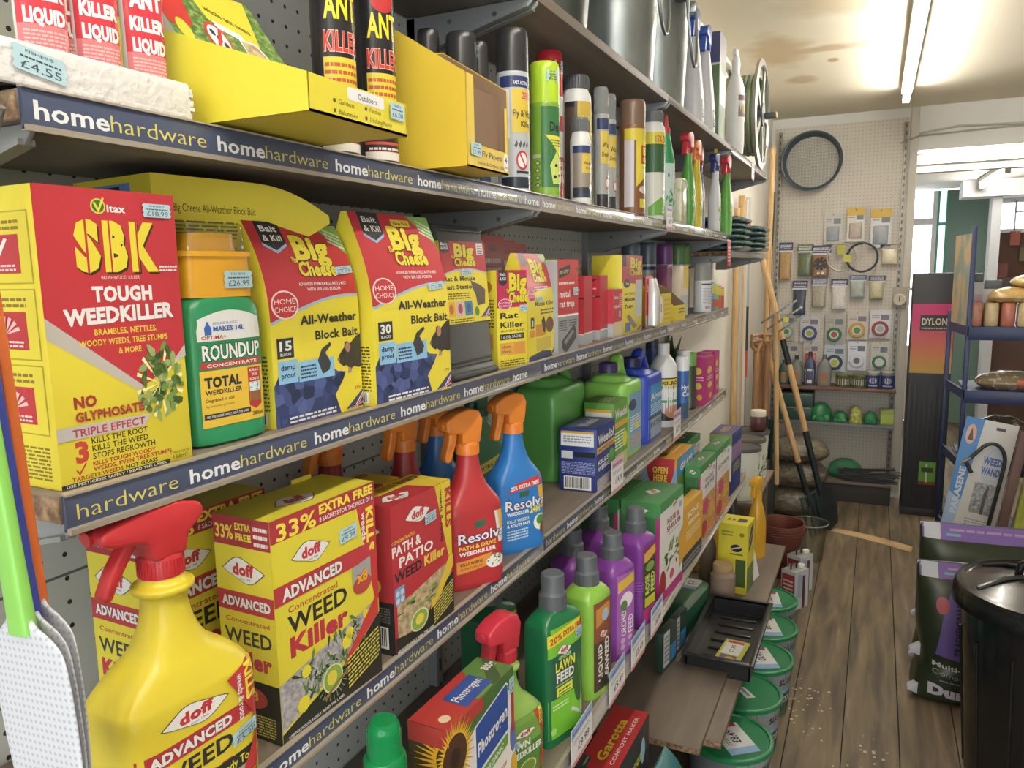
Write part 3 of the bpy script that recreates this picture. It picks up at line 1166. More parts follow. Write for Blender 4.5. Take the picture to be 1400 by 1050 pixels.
a.text('WEEDS, EVEN TREE STUMPS', 0.22, 0.82, 0.043, 0.015, '#b23a26', 0.03)
a.text('TARGETS WEEDS', 0.07, 0.43, 0.023, 0.014, '#a02b26', 0.02, sh=0.01)
a.text('NOT GRASS', 0.45, 0.70, 0.023, 0.014, '#37311b', 0.03, sh=0.01)
a.rect(0, 0.003, 0.80, 0.018, K)
a.text('USE PESTICIDES SAFELY / READ THE LABEL', 0.03, 0.77, 0.0055, 0.010, WHT, 0.02)
a.text('Treats up to', 0.80, 0.97, 0.034, 0.011, '#4c421a')
a.text('166m²', 0.83, 0.95, 0.012, 0.016, '#4c421a')
s = Art()
for v, t in ((0.72, 0), (0.47, 1), (0.22, 2)):
    s.poly([(0.08, v - 0.035), (0.93, v - 0.035), (0.93, v + 0.20), (0.08, v + 0.20)], '#b3a11c')
    s.poly([(0.095, v - 0.03), (0.915, v - 0.03), (0.915, v + 0.195), (0.095, v + 0.195)], YEL)
    s.rect(0.20, v, 0.78, v + 0.125, RED)
    s.micro(0.2, 0.8, v + 0.14, v + 0.18, 2, '#8a6d20')
    s.micro(0.26, 0.72, v + 0.008, v + 0.035, 2, '#e7c9c4')
    if t == 0:
        s.poly([(0.42, v + 0.085), (0.47, v + 0.09), (0.50, v + 0.07), (0.60, v + 0.115), (0.64, v + 0.11), (0.50, v + 0.045)], WHT)
    else:
        for k in range(7):
            an = radians(20 + 23 * k)
            s.poly([(0.49, v + 0.05), (0.49 + 0.2 * cos(an - .12), v + 0.05 + 0.06 * sin(an - .12)), (0.49 + 0.2 * cos(an + .12), v + 0.05 + 0.06 * sin(an + .12))], '#e7b8b2')
s.micro(0.12, 0.9, 0.03, 0.15, 9, '#7c6c20')
o = pack('weedkiller_carton', 'large red and yellow brushwood weedkiller carton at the near end of the middle shelf', 'weedkiller box',
         (-0.515, 0.340), 88, 0.113, 0.088, 0.2135, S2, YEL, a, s)
sticker(o, on_front(0.113, 0.088, 0.2135), 0.735, 0.915, 0.23, 0.048, '£18.99')

# --- green concentrate bottle with orange measuring cap
root = thing('weedkiller_bottle', 'green weedkiller concentrate bottle with orange collar and clear measuring cap', 'weedkiller bottle', at((-0.522, 0.470), 86, 0.083, 0.05, S2), 86)
mb = MB()
G1 = mat('#1f8a55', 0.32, var=0.03)
mb.loft([(0, 0.037, 0.021, 4, 0, 0), (0.003, 0.0405, 0.0245, 4.5, 0, 0), (0.02, 0.0415, 0.025, 5, 0, 0), (0.11, 0.0415, 0.025, 5, 0, 0),
         (0.122, 0.0405, 0.0245, 4.5, 0, 0), (0.130, 0.036, 0.022, 3.5, 0, 0), (0.133, 0.030, 0.019, 3, 0, 0)], G1, 44)
a = Art(0.35)
arcs = [(0.02 + 0.96 * t / 12, 0.86 + 0.11 * sin(pi * (0.12 + 0.76 * t / 12))) for t in range(13)]
a.poly([(0.0, 0.80)] + [(0.02, 0.86)] + arcs + [(1.0, 0.80)], WHT)
a.poly([(0.10, 0.76), (0.20, 0.76), (0.20, 0.83), (0.17, 0.86), (0.17, 0.88), (0.13, 0.88), (0.13, 0.86), (0.10, 0.83)], '#2f62b5')
a.text('REDUCE PLASTIC', 0.23, 0.62, 0.855, 0.020, '#3b66b0', 0.0)
a.text('MAKES 14L', 0.23, 0.72, 0.80, 0.040, '#2f62b5', 0.03)
a.poly([(0, 0.72), (1, 0.72), (1, 0.80), (0, 0.80)], WHT)
a.poly([(0.10, 0.77), (0.20, 0.77), (0.20, 0.83), (0.10, 0.83)], '#2f62b5')
a.text('MAKES 14L', 0.23, 0.72, 0.80, 0.040, '#2f62b5', 0.03)
a.text('OPTIMA+', 0.05, 0.42, 0.735, 0.030, '#a8322c', 0.02)
a.rect(0, 0.0, 1, 0.72, '#1f7f50')
a.text('ROUNDUP', 0.05, 0.97, 0.565, 0.125, WHT, 0.03, ol='#123a28', ow=0.045)
a.rect(0.02, 0.49, 0.97, 0.545, '#b2302c')
a.text('CONCENTRATE', 0.10, 0.90, 0.502, 0.028, WHT, 0.02)
a.rect(0, 0.0, 1, 0.475, '#dcb32c')
a.text('TOTAL', 0.05, 0.62, 0.335, 0.085, K, 0.05)
a.text('WEEDKILLER', 0.05, 0.62, 0.275, 0.038, K, 0.03)
a.text('Degraded in soil', 0.05, 0.48, 0.215, 0.028, '#3b3420', 0.01)
a.text('by microorganisms', 0.05, 0.48, 0.17, 0.022, '#6b5a26')
a.poly([(0.73, 0.46), (0.95, 0.46), (0.95, 0.13), (0.84, 0.09), (0.73, 0.13)], '#b2302c')
a.text('KILLS', 0.76, 0.92, 0.425, 0.022, WHT, 0.02)
a.text('THE', 0.79, 0.89, 0.385, 0.022, WHT, 0.02)
a.text('ROOTS', 0.76, 0.92, 0.345, 0.022, WHT, 0.02)
a.rect(0.745, 0.16, 0.935, 0.33, '#c5dbe0')
a.rect(0.745, 0.16, 0.935, 0.25, '#8a5530')
leafy(a, 0.84, 0.28, 0.09, 0.05, 12, 5)
a.rect(0.02, 0.07, 0.74, 0.115, K)
a.text('USE PESTICIDES SAFELY, READ THE LABEL', 0.05, 0.71, 0.082, 0.02, WHT, 0.01)
a.text('280ml', 0.77, 0.96, 0.035, 0.035, K, 0.01)
lab = MB()
a.onto(lab, on_body(mb.bvh(), -0.0345, 0.0345, 0.018, 0.123), 12)
mb.build('bottle_body', root)
lab.build('front_label', root)
mb = MB()
mb.loft([(0.131, 0.036, 0.0215, 5, 0, 0), (0.166, 0.0355, 0.021, 5, 0, 0), (0.1665, 0.0375, 0.023, 5, 0, 0), (0.171, 0.0375, 0.023, 5, 0, 0), (0.1715, 0.034, 0.02, 5, 0, 0)], mat('#e5a11b', 0.35), 44)
mb.loft([(0.171, 0.028, 0.015, 3, 0, 0), (0.187, 0.026, 0.014, 3, 0, 0)], mat('#e5a11b', 0.35), 30)
mb.build('orange_collar', root, label='orange plastic collar')
mb = MB()
mb.loft([(0.1716, 0.0335, 0.0195, 5, 0, 0), (0.194, 0.0330, 0.0190, 5, 0, 0), (0.196, 0.031, 0.018, 5, 0, 0)], CLEAR, 44)
mb.build('measuring_cap', root, label='clear measuring cap')
o = sticker(root, lambda u, v, L: (-0.0355 + u * 0.071, -0.0215 - L * EPS, 0.131 + v * 0.035), 0.48, 0.22, 0.46, 0.44, '£26.99')

# --- bait packs: the two in front and the same kind behind
a15, a30 = bait_front('15'), bait_front('30', True)
gable_pack('yellow and red bait pack of 15 blocks beside the green weedkiller bottle', (-0.523, 0.566), 89.5, 0.139, 0.066, 0.150, 0.202, S2, a15, '£7.99', 0.77, 0.715)
gable_pack('tallest yellow and red value pack of 30 bait blocks on the middle shelf', (-0.506, 0.710), 86.5, 0.153, 0.072, 0.142, 0.219, S2, a30, '£15.99', 0.72, 0.565)
gable_pack('bait pack whose peak just shows above the clear measuring cap', (-0.600, 0.548), 90, 0.139, 0.05, 0.125, 0.174, S2, a15, None, side=False)
gable_pack('bait pack hidden behind the brushwood killer carton and green bottle', (-0.655, 0.536), 90, 0.139, 0.05, 0.125, 0.174, S2, a15, None, side=False)
# one pack lying flat across the tops of the others, its roof ridge towards the aisle's far end
mb = MB()
d, hf, h, w = 0.062, 0.150, 0.205, 0.125
fn = gable_fn(w, d, hf, h)
prof = [fn(0, i / 24, 0)[1:] for i in range(25)]
mb.prism([(y, zz) for y, zz in prof + [(-y, zz) for y, zz in reversed(prof)]], -w / 2, w / 2, mat(YEL, 0.4, var=0.03), 'x', 0, True)
a15.onto(mb, fn, 26)
s = Art()
s.text('The Big Cheese All-Weather Block Bait', 0.05, 0.72, 0.50, 0.12, '#4a3f16', 0.0)
s.micro(0.1, 0.85, 0.12, 0.40, 5, '#6d5e1e')
s.onto(mb, lambda u, v, L: (w / 2 + L * EPS, d / 2 - v * d, hf * u))
b_ = Art()
b_.rect(0.25, 0.1, 0.75, 0.9, '#5f8fd0')
b_.rect(0.40, 0.14, 0.62, 0.86, K)
b_.text('damp', 0.42, 0.60, 0.52, 0.2, '#5f8fd0', 0.02)
b_.onto(mb, lambda u, v, L: (-w / 2 + u * w, d / 2 - v * d, -L * EPS))
o = mb.build('bait_pack')
tag(o, 'yellow bait pack lying on its side across the tops of the other packs', 'bait box', 'yellow block bait packs')
# local x -> towards the aisle, local y -> down, local z -> along the shelf
o.matrix_world = Matrix.Translation((-0.630, 0.490, S2 + 0.1765 + d / 2)) @ Matrix.Rotation(radians(-8), 4, 'Z') @ Matrix(((1, 0, 0, 0), (0, 0, 1, 0), (0, -1, 0, 0), (0, 0, 0, 1)))

# --- tamper-resistant bait station with card sleeve
root = thing('bait_station', 'charcoal plastic rat bait station in a yellow and red card sleeve', 'bait station', at((-0.519, 0.906), 87.6, 0.120, 0.10, S2), 87.6)
DK = mat('#3f4142', 0.5, var=0.04)
mb = MB()
mb.prism([(-0.05, 0.0), (-0.052, 0.012), (-0.047, 0.016), (-0.032, 0.205), (-0.024, 0.215), (0.03, 0.215), (0.05, 0.19), (0.05, 0.0)], -0.060, 0.060, DK, 'x', 0.005, True)
mb.box(-0.063, 0.063, -0.056, 0.03, 0.001, 0.010, DK, 0.003)
for z in (0.018, 0.024, 0.205):
    y = -0.047 + (z - 0.016) * 0.0794
    mb.box(-0.056, 0.056, y - 0.002, y + 0.01, z, z + 0.003, DK, 0.001)
mb.build('station_body', root)
slv = MB()
z0, z1 = 0.078, 0.192
yf = lambda z: -0.0465 + (z - 0.016) * 0.0794 - 0.0018
slv.add([(-0.0615, yf(z0), z0), (0.0615, yf(z0), z0), (0.0615, yf(z1), z1), (-0.0615, yf(z1), z1), (-0.0615, 0.051, z0), (0.0615, 0.051, z0), (0.0615, 0.051, z1), (-0.0615, 0.051, z1)],
        [(0, 1, 2, 3), (4, 0, 3, 7), (1, 5, 6, 2), (3, 2, 6, 7), (5, 4, 7, 6), (1, 0, 4, 5)], mat(YEL, 0.4, var=0.03))
a = Art()
a.poly([(0, 0.60), (0.3, 0.66), (0.7, 0.665), (1, 0.62), (1, 1), (0, 1)], RED)
a.poly([(0, 0.585), (0.3, 0.645), (0.7, 0.65), (1, 0.605), (1, 0.62), (0.7, 0.665), (0.3, 0.66), (0, 0.60)], '#8fb2d6')
a.poly([(0, 1), (0, 0.88), (0.10, 0.85), (0.2, 0.88), (0.2, 1)], K)
a.text('Bait', 0.03, 0.17, 0.945, 0.035, WHT, 0.02)
a.text('& Kill', 0.03, 0.17, 0.895, 0.035, WHT, 0.02)
big_cheese(a, 0.22, 0.67, 0.75, 0.98)
a.rect(0.80, 0.84, 0.95, 0.985, WHT)
a.micro(0.82, 0.93, 0.85, 0.97, 4, '#4a4a4a')
a.text('Rat & Mouse', 0.04, 0.72, 0.52, 0.055, K, 0.03)
a.text('Bait Station', 0.02, 0.70, 0.42, 0.055, K, 0.03)
a.micro(0.03, 0.58, 0.30, 0.385, 3, '#5b4f20')
a.poly([(0.60, 0.52), (0.82, 0.46), (0.93, 0.40), (0.90, 0.22), (0.72, 0.20), (0.70, 0.33), (0.64, 0.42)], '#57473a')
for i, c in enumerate(('#d9a72a', '#c9a9b5', '#36719c')):
    a.rect(0.05 + 0.19 * i, 0.09, 0.22 + 0.19 * i, 0.27, c)
    a.ell(0.135 + 0.19 * i, 0.18, 0.05, 0.06, ('#c4632a', '#a03a52', '#1f4a86')[i])
a.ell(0.70, 0.13, 0.05, 0.06, '#3f7d3a')
a.micro(0.10, 0.62, 0.015, 0.07, 2, '#5b4f20')
jack(a, 0.78, 0.05, 1.0, 0.2)
a.onto(slv, on_plane((-0.0615, yf(z0), z0), (0.123, 0, 0), (0, yf(z1) - yf(z0), z1 - z0)))
slv.build('card_sleeve', root, label='yellow and red printed card sleeve')
sticker(root, on_plane((-0.0615, yf(z0), z0), (0.123, 0, 0), (0, yf(z1) - yf(z0), z1 - z0)), 0.40, 0.58, 0.24, 0.085, '£7.99')

# --- rat killer, mouse killer, metal rat trap
a = Art()
a.rect(0, 0.62, 1, 1, '#b8264e')
big_cheese(a, 0.30, 0.64, 1.02, 0.98)
a.poly([(0.06, 1), (0.06, 0.87), (0.2, 0.84), (0.34, 0.87), (0.34, 1)], K)
a.text('Bait', 0.1, 0.30, 0.945, 0.03, WHT, 0.02)
a.text('& Kill', 0.1, 0.30, 0.90, 0.03, WHT, 0.02)
badge(a, 0.25, 0.655, 0.20, 0.05, '#c4306a')
a.text('Rat', 0.1, 0.70, 0.51, 0.06, K, 0.03)
a.text('Killer', 0.1, 0.88, 0.415, 0.06, K, 0.03)
a.text('GRAIN BAIT SACHET', 0.1, 0.92, 0.37, 0.022, K, 0.01)
a.rect(0.08, 0.29, 0.88, 0.35, K)
a.text('1 x 150g SACHET', 0.12, 0.84, 0.305, 0.03, WHT, 0.01)
a.rect(0.08, 0.13, 0.5, 0.26, '#d79a3a')
a.text('chew', 0.14, 0.44, 0.205, 0.03, K, 0.01)
a.text('thru', 0.14, 0.44, 0.155, 0.03, K, 0.01)
a.rect(0.52, 0.13, 0.92, 0.26, '#cf8a34')
a.micro(0.08, 0.9, 0.02, 0.09, 3, '#54491c')
s = Art()
s.ell(0.55, 0.83, 0.3, 0.07, '#c58a28')
s.micro(0.12, 0.9, 0.42, 0.72, 9, '#54491c')
s.rect(0.2, 0.2, 0.85, 0.36, '#d79a3a')
o = pack('rat_bait_carton', 'yellow rat killer grain bait carton turned cornerways before the mouse killer pack', 'bait box', (-0.523, 1.055), 72, 0.068, 0.062, 0.151, S2, YEL, a, s)
sticker(o, on_front(0.068, 0.062, 0.151), 0.72, 0.57, 0.28, 0.07, '£3.99')

a = Art()
a.poly([(0, 0.58)] + [(t / 10, 0.58 + 0.09 * sin(pi * t / 18)) for t in range(11)] + [(1, 1), (0, 1)], RED)
a.poly([(0.72, 1), (1, 0.86), (1, 1)], '#7fae54')
a.poly([(0.06, 1), (0.06, 0.90), (0.15, 0.87), (0.26, 0.90), (0.26, 1)], K)
big_cheese(a, 0.25, 0.70, 0.80, 0.95)
a.micro(0.3, 0.8, 0.645, 0.69, 2, WHT)
badge(a, 0.17, 0.60, 0.13, 0.05)
a.text('Mouse Killer', 0.27, 0.96, 0.50, 0.042, K, 0.02)
a.micro(0.45, 0.95, 0.42, 0.48, 2, '#54491c')
a.rect(0.10, 0.30, 0.22, 0.40, K)
a.text('3', 0.13, 0.19, 0.32, 0.055, WHT, 0.03)
a.rect(0.08, 0.22, 0.26, 0.285, '#cf8a34')
a.rect(0.28, 0.22, 0.62, 0.33, '#cf8a34')
a.poly([(0.48, 0.36), (0.58, 0.40), (0.64, 0.33), (0.62, 0.24), (0.54, 0.26)], '#33343a')
a.ell(0.80, 0.31, 0.15, 0.075, '#6b3f2e', 16)
a.rect(0.30, 0.085, 0.84, 0.20, '#c5b13a')
a.poly([(0.03, 0.0), (0.9, 0.0), (0.82, 0.06), (0.5, 0.08), (0.03, 0.05)], '#26335e')
jack(a, 0.84, 0.03, 1, 0.10)
gable_pack('yellow and red mouse killer pack in front of the grey metal rat trap box', (-0.508, 1.136), 93, 0.133, 0.05, 0.125, 0.178, S2, a, '£4.79', 0.32, 0.535)

a = Art()
a.rect(0, 0.42, 1, 1, '#c02f33')
a.rect(0, 0.40, 1, 0.42, WHT)
a.rect(0, 0, 1, 0.40, '#8b8d8f')
a.poly([(0.06, 0.80), (0.55, 0.85), (0.60, 0.95), (0.06, 0.90)], K)
a.text('PEST-STOP', 0.09, 0.52, 0.845, 0.035, '#cfd08a', 0.02, dy=0.02)
a.micro(0.05, 0.8, 0.74, 0.79, 1, '#e7c9c4')
a.text('metal', 0.08, 0.58, 0.605, 0.075, WHT, 0.02)
a.text('rat trap', 0.08, 0.80, 0.50, 0.075, WHT, 0.02)
a.poly([(0.86, 0.90), (0.95, 0.92), (0.93, 0.88)], '#3a1d1d')
a.micro(0.05, 0.42, 0.25, 0.37, 5, '#3c3d3f')
a.micro(0.52, 0.9, 0.29, 0.37, 3, '#3c3d3f')
a.poly([(0.17, 0.14), (0.76, 0.30), (0.88, 0.25), (0.88, 0.15), (0.35, 0.0), (0.17, 0.07)], '#3a3c3e')
a.poly([(0.25, 0.13), (0.70, 0.25), (0.78, 0.22), (0.36, 0.10)], '#7d8083')
o = pack('rat_trap_carton', 'red and grey metal rat trap carton with a trap pictured at its foot', 'trap box', (-0.506, 1.262), 87, 0.090, 0.05, 0.168, S2, '#97999a', a)
sticker(o, on_front(0.090, 0.05, 0.168), 0.72, 0.62, 0.24, 0.085, '£6.99')
a = Art()
a.rect(0, 0, 1, 1, '#b52a30')
a.ell(0.5, 0.9, 0.22, 0.03, '#7a1d20')
a.micro(0.15, 0.85, 0.70, 0.85, 2, '#e7c9c4')
a.rect(0, 0.45, 1, 0.55, K)
for i, (y, l) in enumerate(((1.20, 'behind the rat killer carton'), (1.292, 'behind the mouse killer pack'), (1.385, 'behind the rat trap carton'))):
    pack('bait_tray_pack', 'red hanging trap pack standing ' + l, 'trap box', (-0.622 - 0.02 * i, y), 90, 0.088, 0.03, 0.212 - 0.004 * i, S2, '#8e2529', a, group='red packs behind the bait boxes')

# --- two upright red mouse trap cartons and a smaller window box
f = Art()
f.rect(0, 0.17, 1, 1, '#b72a33')
f.rect(0, 0.155, 1, 0.17, WHT)
f.rect(0, 0, 1, 0.155, '#9fa3a6')
s = Art()
s.rect(0, 0.15, 1, 1, '#c02c36')
s.rect(0, 0.0, 1, 0.14, '#a9adb0')
s.rect(0, 0.14, 1, 0.155, WHT)
s.poly([(0.03, 0.86), (0.62, 0.88), (0.9, 0.95), (0.03, 0.92)], K)
s.micro(0.08, 0.85, 0.79, 0.83, 1, '#e7c9c4')
s.rect(0.0, 0.665, 1, 0.685, K)
s.text('PEST-STOP', 0.05, 0.8, 0.67, 0.018, '#d8d4c0', 0.01)
s.poly([(0.4, 0.27), (0.62, 0.24), (0.66, 0.21), (0.45, 0.23)], '#5d1519')
for i, (y, l) in enumerate(((1.445, 'left of a pair, next to the grey rat trap carton'), (1.545, 'right of a pair, next to the small window box'))):
    pack('trap_carton', 'tall red mouse trap carton, ' + l, 'trap box', (-0.528, y + 0.012), 90, 0.05, 0.058, 0.137, S2, '#b72a33', f, s, group='tall red trap cartons')
f = Art()
f.rect(0, 0.33, 1, 1, '#c43440')
f.rect(0, 0, 1, 0.33, '#a9adb0')
f.rect(0.1, 0.04, 0.9, 0.33, '#cdb98c')
f.text('little', 0.12, 0.55, 0.80, 0.07, WHT, 0.02)
f.text('nipper', 0.12, 0.70, 0.62, 0.07, WHT, 0.02)
f.micro(0.62, 0.95, 0.62, 0.92, 7, '#eabbb8')
s = Art()
s.rect(0, 0.3, 1, 1, '#bf3340')
o = pack('trap_carton', 'small pink-red window carton of wooden mousetraps before the yellow trap boxes', 'trap box', (-0.515, 1.607), 88, 0.06, 0.03, 0.106, S2, '#a9adb0', f, s)
sticker(o, on_front(0.06, 0.03, 0.106), 0.52, 0.42, 0.24, 0.13, '£1.99')

# --- yellow live-catch trap boxes
f = Art()
f.poly([(0, 0.66), (1, 0.62), (1, 1), (0, 1)], '#b93347')
big_cheese(f, 0.30, 0.72, 0.98, 0.98)
f.rect(0.02, 0.86, 0.2, 1, K)
f.ell(0.22, 0.645, 0.15, 0.055, K)
f.text('2 Pack', 0.12, 0.33, 0.63, 0.03, WHT, 0.02)
f.text('Live Catch', 0.12, 0.62, 0.50, 0.035, K, 0.01)
f.text('Mouse', 0.12, 0.62, 0.42, 0.05, K, 0.03)
f.text('Traps', 0.12, 0.55, 0.33, 0.05, K, 0.03)
f.rect(0.66, 0.2, 0.98, 0.68, '#b9bcbc')
f.poly([(0.2, 0.23), (0.35, 0.25), (0.72, 0.08), (0.55, 0.05)], '#7d6d55')
f.rect(0.15, 0.03, 0.4, 0.15, '#4a62a0')
jack(f, 0.75, 0.02, 1, 0.1)
s = Art()
s.micro(0.1, 0.9, 0.5, 0.58, 5, '#6d5e1e')
o = pack('trap_box', 'yellow live-catch mouse trap box with silver picture, front one of two', 'trap box', (-0.516, 1.672), 92, 0.19, 0.07, 0.181, S2, YEL, f, s)
o = pack('trap_box', 'yellow mouse trap box showing its plain side behind the red cartons', 'trap box', (-0.640, 1.60), 92, 0.17, 0.055, 0.176, S2, YEL, f, None)

# --- red blister, printed counter trays, racket, cans
f = Art()
f.rect(0, 0, 1, 0.25, '#a4a7aa')
f.micro(0.2, 0.8, 0.7, 0.85, 3, WHT)
root = thing('trap_blister', 'narrow red carded blister pack beside the yellow counter tray', 'trap pack', at((-0.515, 1.885), 88, 0.062, 0.012, S2), 88)
mb = MB()
mb.box(-0.031, 0.031, -0.001, 0.001, 0, 0.132, mat('#bb2c39', 0.4), 0.0005)
f.onto(mb, on_front(0.062, 0.002, 0.132))
mb.build('backing_card', root)
mb = MB()
mb.loft([(0.008, 0.02, 0.012, 4, 0, -0.013), (0.09, 0.02, 0.012, 4, 0, -0.013), (0.125, 0.014, 0.008, 4, 0, -0.009)], mat('#dcdcdc', 0.15, 0.3), 24)
mb.build('blister', root)


def counter_tray(label, FL, rz, w, d, hf, hb, z, col, art, inside='#7a6142', name='counter_tray', group=None):
    """open printed display box with sloping sides; a mesh of thin card walls"""
    mb = MB()
    c, t = mat(col, 0.4, var=0.03), 0.0016
    ins = mat(inside, 0.8)
    side = [(-d / 2, 0), (-d / 2, hf), (d / 2 - 0.25 * d, hb), (d / 2, hb), (d / 2, 0)]
    for sx in (-1, 1):
        mb.prism(side, sx * w / 2 - (t if sx > 0 else 0), sx * w / 2 + (t if sx < 0 else 0), c, 'x', 0, False)
        mb.prism([(y * 0.985, q * 0.985 + 0.0016) for y, q in side], sx * (w / 2 - t) - 0.0002, sx * (w / 2 - t) + 0.0002, ins, 'x', 0, False)
    mb.box(-w / 2, w / 2, -d / 2, -d / 2 + t, 0, hf, c)
    mb.box(-w / 2 + t, w / 2 - t, -d / 2 + t, -d / 2 + t + 0.0004, t, hf - 0.001, ins)
    mb.box(-w / 2, w / 2, d / 2 - t, d / 2, 0, hb, c)
    mb.box(-w / 2, w / 2, -d / 2, d / 2, 0, t, c)
    if art:
        art.onto(mb, on_front(w, d, hf))
    o = mb.build(name, None, at(FL, rz, w, d, z), rz)
    return tag(o, label, 'display tray', group)


a = Art()
a.ell(0.35, 0.5, 0.13, 0.42, WHT)
a.text('10', 0.29, 0.41, 0.42, 0.26, K, 0.03)
a.micro(0.55, 0.95, 0.15, 0.9, 5, '#c9a23c')
counter_tray('yellow counter tray marked 10, open at the top, beyond the red blister', (-0.515, 1.958), 88, 0.150, 0.082, 0.083, 0.127, S2, '#dfc52a', a)
a = Art()
a.micro(0.4, 0.9, 0.5, 0.9, 2, '#54491c')
o = counter_tray('second yellow counter tray holding purple sachets', (-0.512, 2.150), 86, 0.11, 0.085, 0.045, 0.10, S2, '#e0c72a', a)
for i in range(3):
    mb = MB()
    mb.box(-0.040, 0.040, -0.003, 0.003, 0, 0.075, ramp_mat('purple_sachet', [(0.4, '#7a3a86'), (0.5, '#d9cfe0'), (0.6, '#8d3f8f')], 30, 0.35), 0.002)
    q = mb.build('bait_sachet', None, (-0.545 - 0.010 * i, 2.208, S2 + 0.004), 86)
    q.rotation_euler = (radians(-14), 0, radians(86))
    tag(q, 'purple and white sachet standing in the second yellow tray', 'sachet', 'purple sachets in the tray')
root = thing('fly_swatter', 'magenta plastic fly swatter leaning behind the trap blister', 'fly swatter', (-0.585, 1.945, S2 + 0.1), 88)
mb = MB()
mb.loft([(0, 0.035, 0.004, 2.4, 0, 0), (0.002, 0.036, 0.004, 2.4, 0, 0)], mat('#a8418f', 0.4), 24, T=Matrix.Translation((0, 0, 0.06)) @ Matrix.Rotation(radians(90), 4, 'X'))
mb.build('paddle', root)
mb = MB()
mb.cyl((0.0, 0, 0.03), (0.03, 0, -0.0985), 0.005, mat('#a8418f', 0.4), 8)
mb.build('handle', root)


def spray_can(label, cat, loc, rz, r, h, body, cap, art=None, caph=0.2, group=None, capr=0.98, a0=-165, a1=-15, name='spray_can', dome=True, price=None, clear=False):
    """aerosol: rolled rims, shoulder, cap"""
    root = thing(name, label, cat, loc, rz, group)
    zc = h * (1 - caph)
    mb = MB()
    B = body if not isinstance(body, str) else mat(body, 0.28, 0.0, var=0.03, coat=0.3)
    mb.lathe([(r * 0.9, 0), (r * 0.97, 0.001), (r, 0.003), (r * 0.985, 0.006), (r * 0.985, zc - 0.012), (r * 1.0, zc - 0.009), (r * 0.97, zc - 0.004), (r * 0.85, zc)], B, 32)
    if art:
        art.onto(mb, on_can(r * 0.985, 0.007, zc - 0.013, a0, a1), 14)
    mb.build('can_body', root)
    mb = MB()
    c = cap if not isinstance(cap, str) else mat(cap, 0.3, var=0.03)
    cr = r * capr
    if clear:
        mb.lathe([(r * 0.3, zc), (r * 0.3, zc + (h - zc) * 0.6), (r * 0.2, zc + (h - zc) * 0.75)], mat('#d8d8d6', 0.4), 14)
    mb.lathe([(cr, zc - 0.006), (cr, zc + (h - zc) * 0.8), (cr * 0.96, h - 0.003), (cr * 0.86, h)], c, 32)
    mb.build('cap', root)
    if price:
        sticker(root, on_can(cr, zc, h, a0, a1), 0.45, 0.45, 0.35, 0.3, price)
    return root


CLRCAP = mat('#b9bcb9', 0.15, trans=0.6)
band = Art()
band.rect(0, 0, 1, 1, '#a9b3b8')
band.rect(0, 0.93, 1, 1, '#27305a')
band.rect(0.55, 0.45, 1, 0.9, '#d3b33a')
band.rect(0.15, 0.2, 0.5, 0.9, '#c9cdd0')
for y, cap, l in ((2.12, '#4c5a6d', 'left slate-capped can behind the yellow counter trays'), (2.29, '#4c5a6d', 'right slate-capped can behind the yellow counter trays'), (2.50, '#7a3d83', 'purple-capped can before the green-capped pair'),
                  (2.68, '#5d8a4c', 'left green-capped can at the far end of the middle shelf'), (2.78, '#6a9a50', 'right green-capped can at the far end of the middle shelf')):
    spray_can('tall insect spray, ' + l, 'spray can', (-0.66, min(y * 1.06 - 0.02, 2.91), S2), 62, 0.028, 0.232, '#aab4ba', cap, band, 0.27, 'capped insect sprays on the middle shelf')
wc = Art()
wc.rect(0, 0, 0.7, 1, '#d5d5d8')
wc.rect(0.7, 0, 1, 1, '#4da0d2')
wc.rect(0.78, 0.4, 1, 0.9, '#d7c23c')
wc.rect(0, 0.95, 1, 1, '#27305a')
wc.micro(0.08, 0.6, 0.25, 0.85, 12, '#9a9aa2')
wc.bars(0.15, 0.04, 0.5, 0.18, 12)
spray_can('short white insect spray with a clear cap at the far end of the middle shelf', 'spray can', (-0.53, 2.63, S2), 80, 0.029, 0.165, '#d5d5d8', CLRCAP, wc, 0.33, None, 0.95)
f = Art()
f.rect(0.4, 0.55, 1, 1, '#d9b93c')
f.rect(0, 0, 1, 0.4, '#a9b3b8')
pack('spray_carton', 'cream and gold carton standing before the purple-capped can', 'insecticide box', (-0.552, 2.395), 88, 0.10, 0.03, 0.158, S2, '#d8c7ae', f)
pack('spray_carton', 'narrow purple carton beside the cream and gold one', 'insecticide box', (-0.575, 2.325), 88, 0.055, 0.03, 0.16, S2, '#7f3c63')
f = Art()
f.rect(0.1, 0.6, 0.9, 0.95, '#d9c43a')
f.rect(0.1, 0.1, 0.9, 0.4, '#b9472f')
for i, (y, c, l) in enumerate(((2.715, '#4f9fc8', 'blue'), (2.775, '#8ab05b', 'green'), (2.83, '#c2633b', 'orange'), (2.885, '#b63a3f', 'red'))):
    pack('bait_carton', 'small ' + l + ' carton among the packs at the far front of the middle shelf', 'insecticide box', (-0.515, y), 85, 0.05, 0.03, 0.10 - 0.008 * i, S2, c, f)
f = Art()
f.micro(0.15, 0.85, 0.2, 0.85, 5, '#efd5d2')
mb = MB()
mb.box(-0.035, 0.035, -0.0008, 0.0008, 0, 0.09, mat('#c42b38', 0.4), 0.0003)
f.onto(mb, on_front(0.07, 0.0016, 0.09))
mb.box(-0.03, 0.03, -0.0005, 0.002, 0.088, 0.096, mat('#d9d9d9', 0.3))
o = mb.build('shelf_card', None, (-0.4945, 2.92, S1 - 0.118), 90)
tag(o, 'red card hanging from the far end of the insect spray shelf edge', 'shelf card')

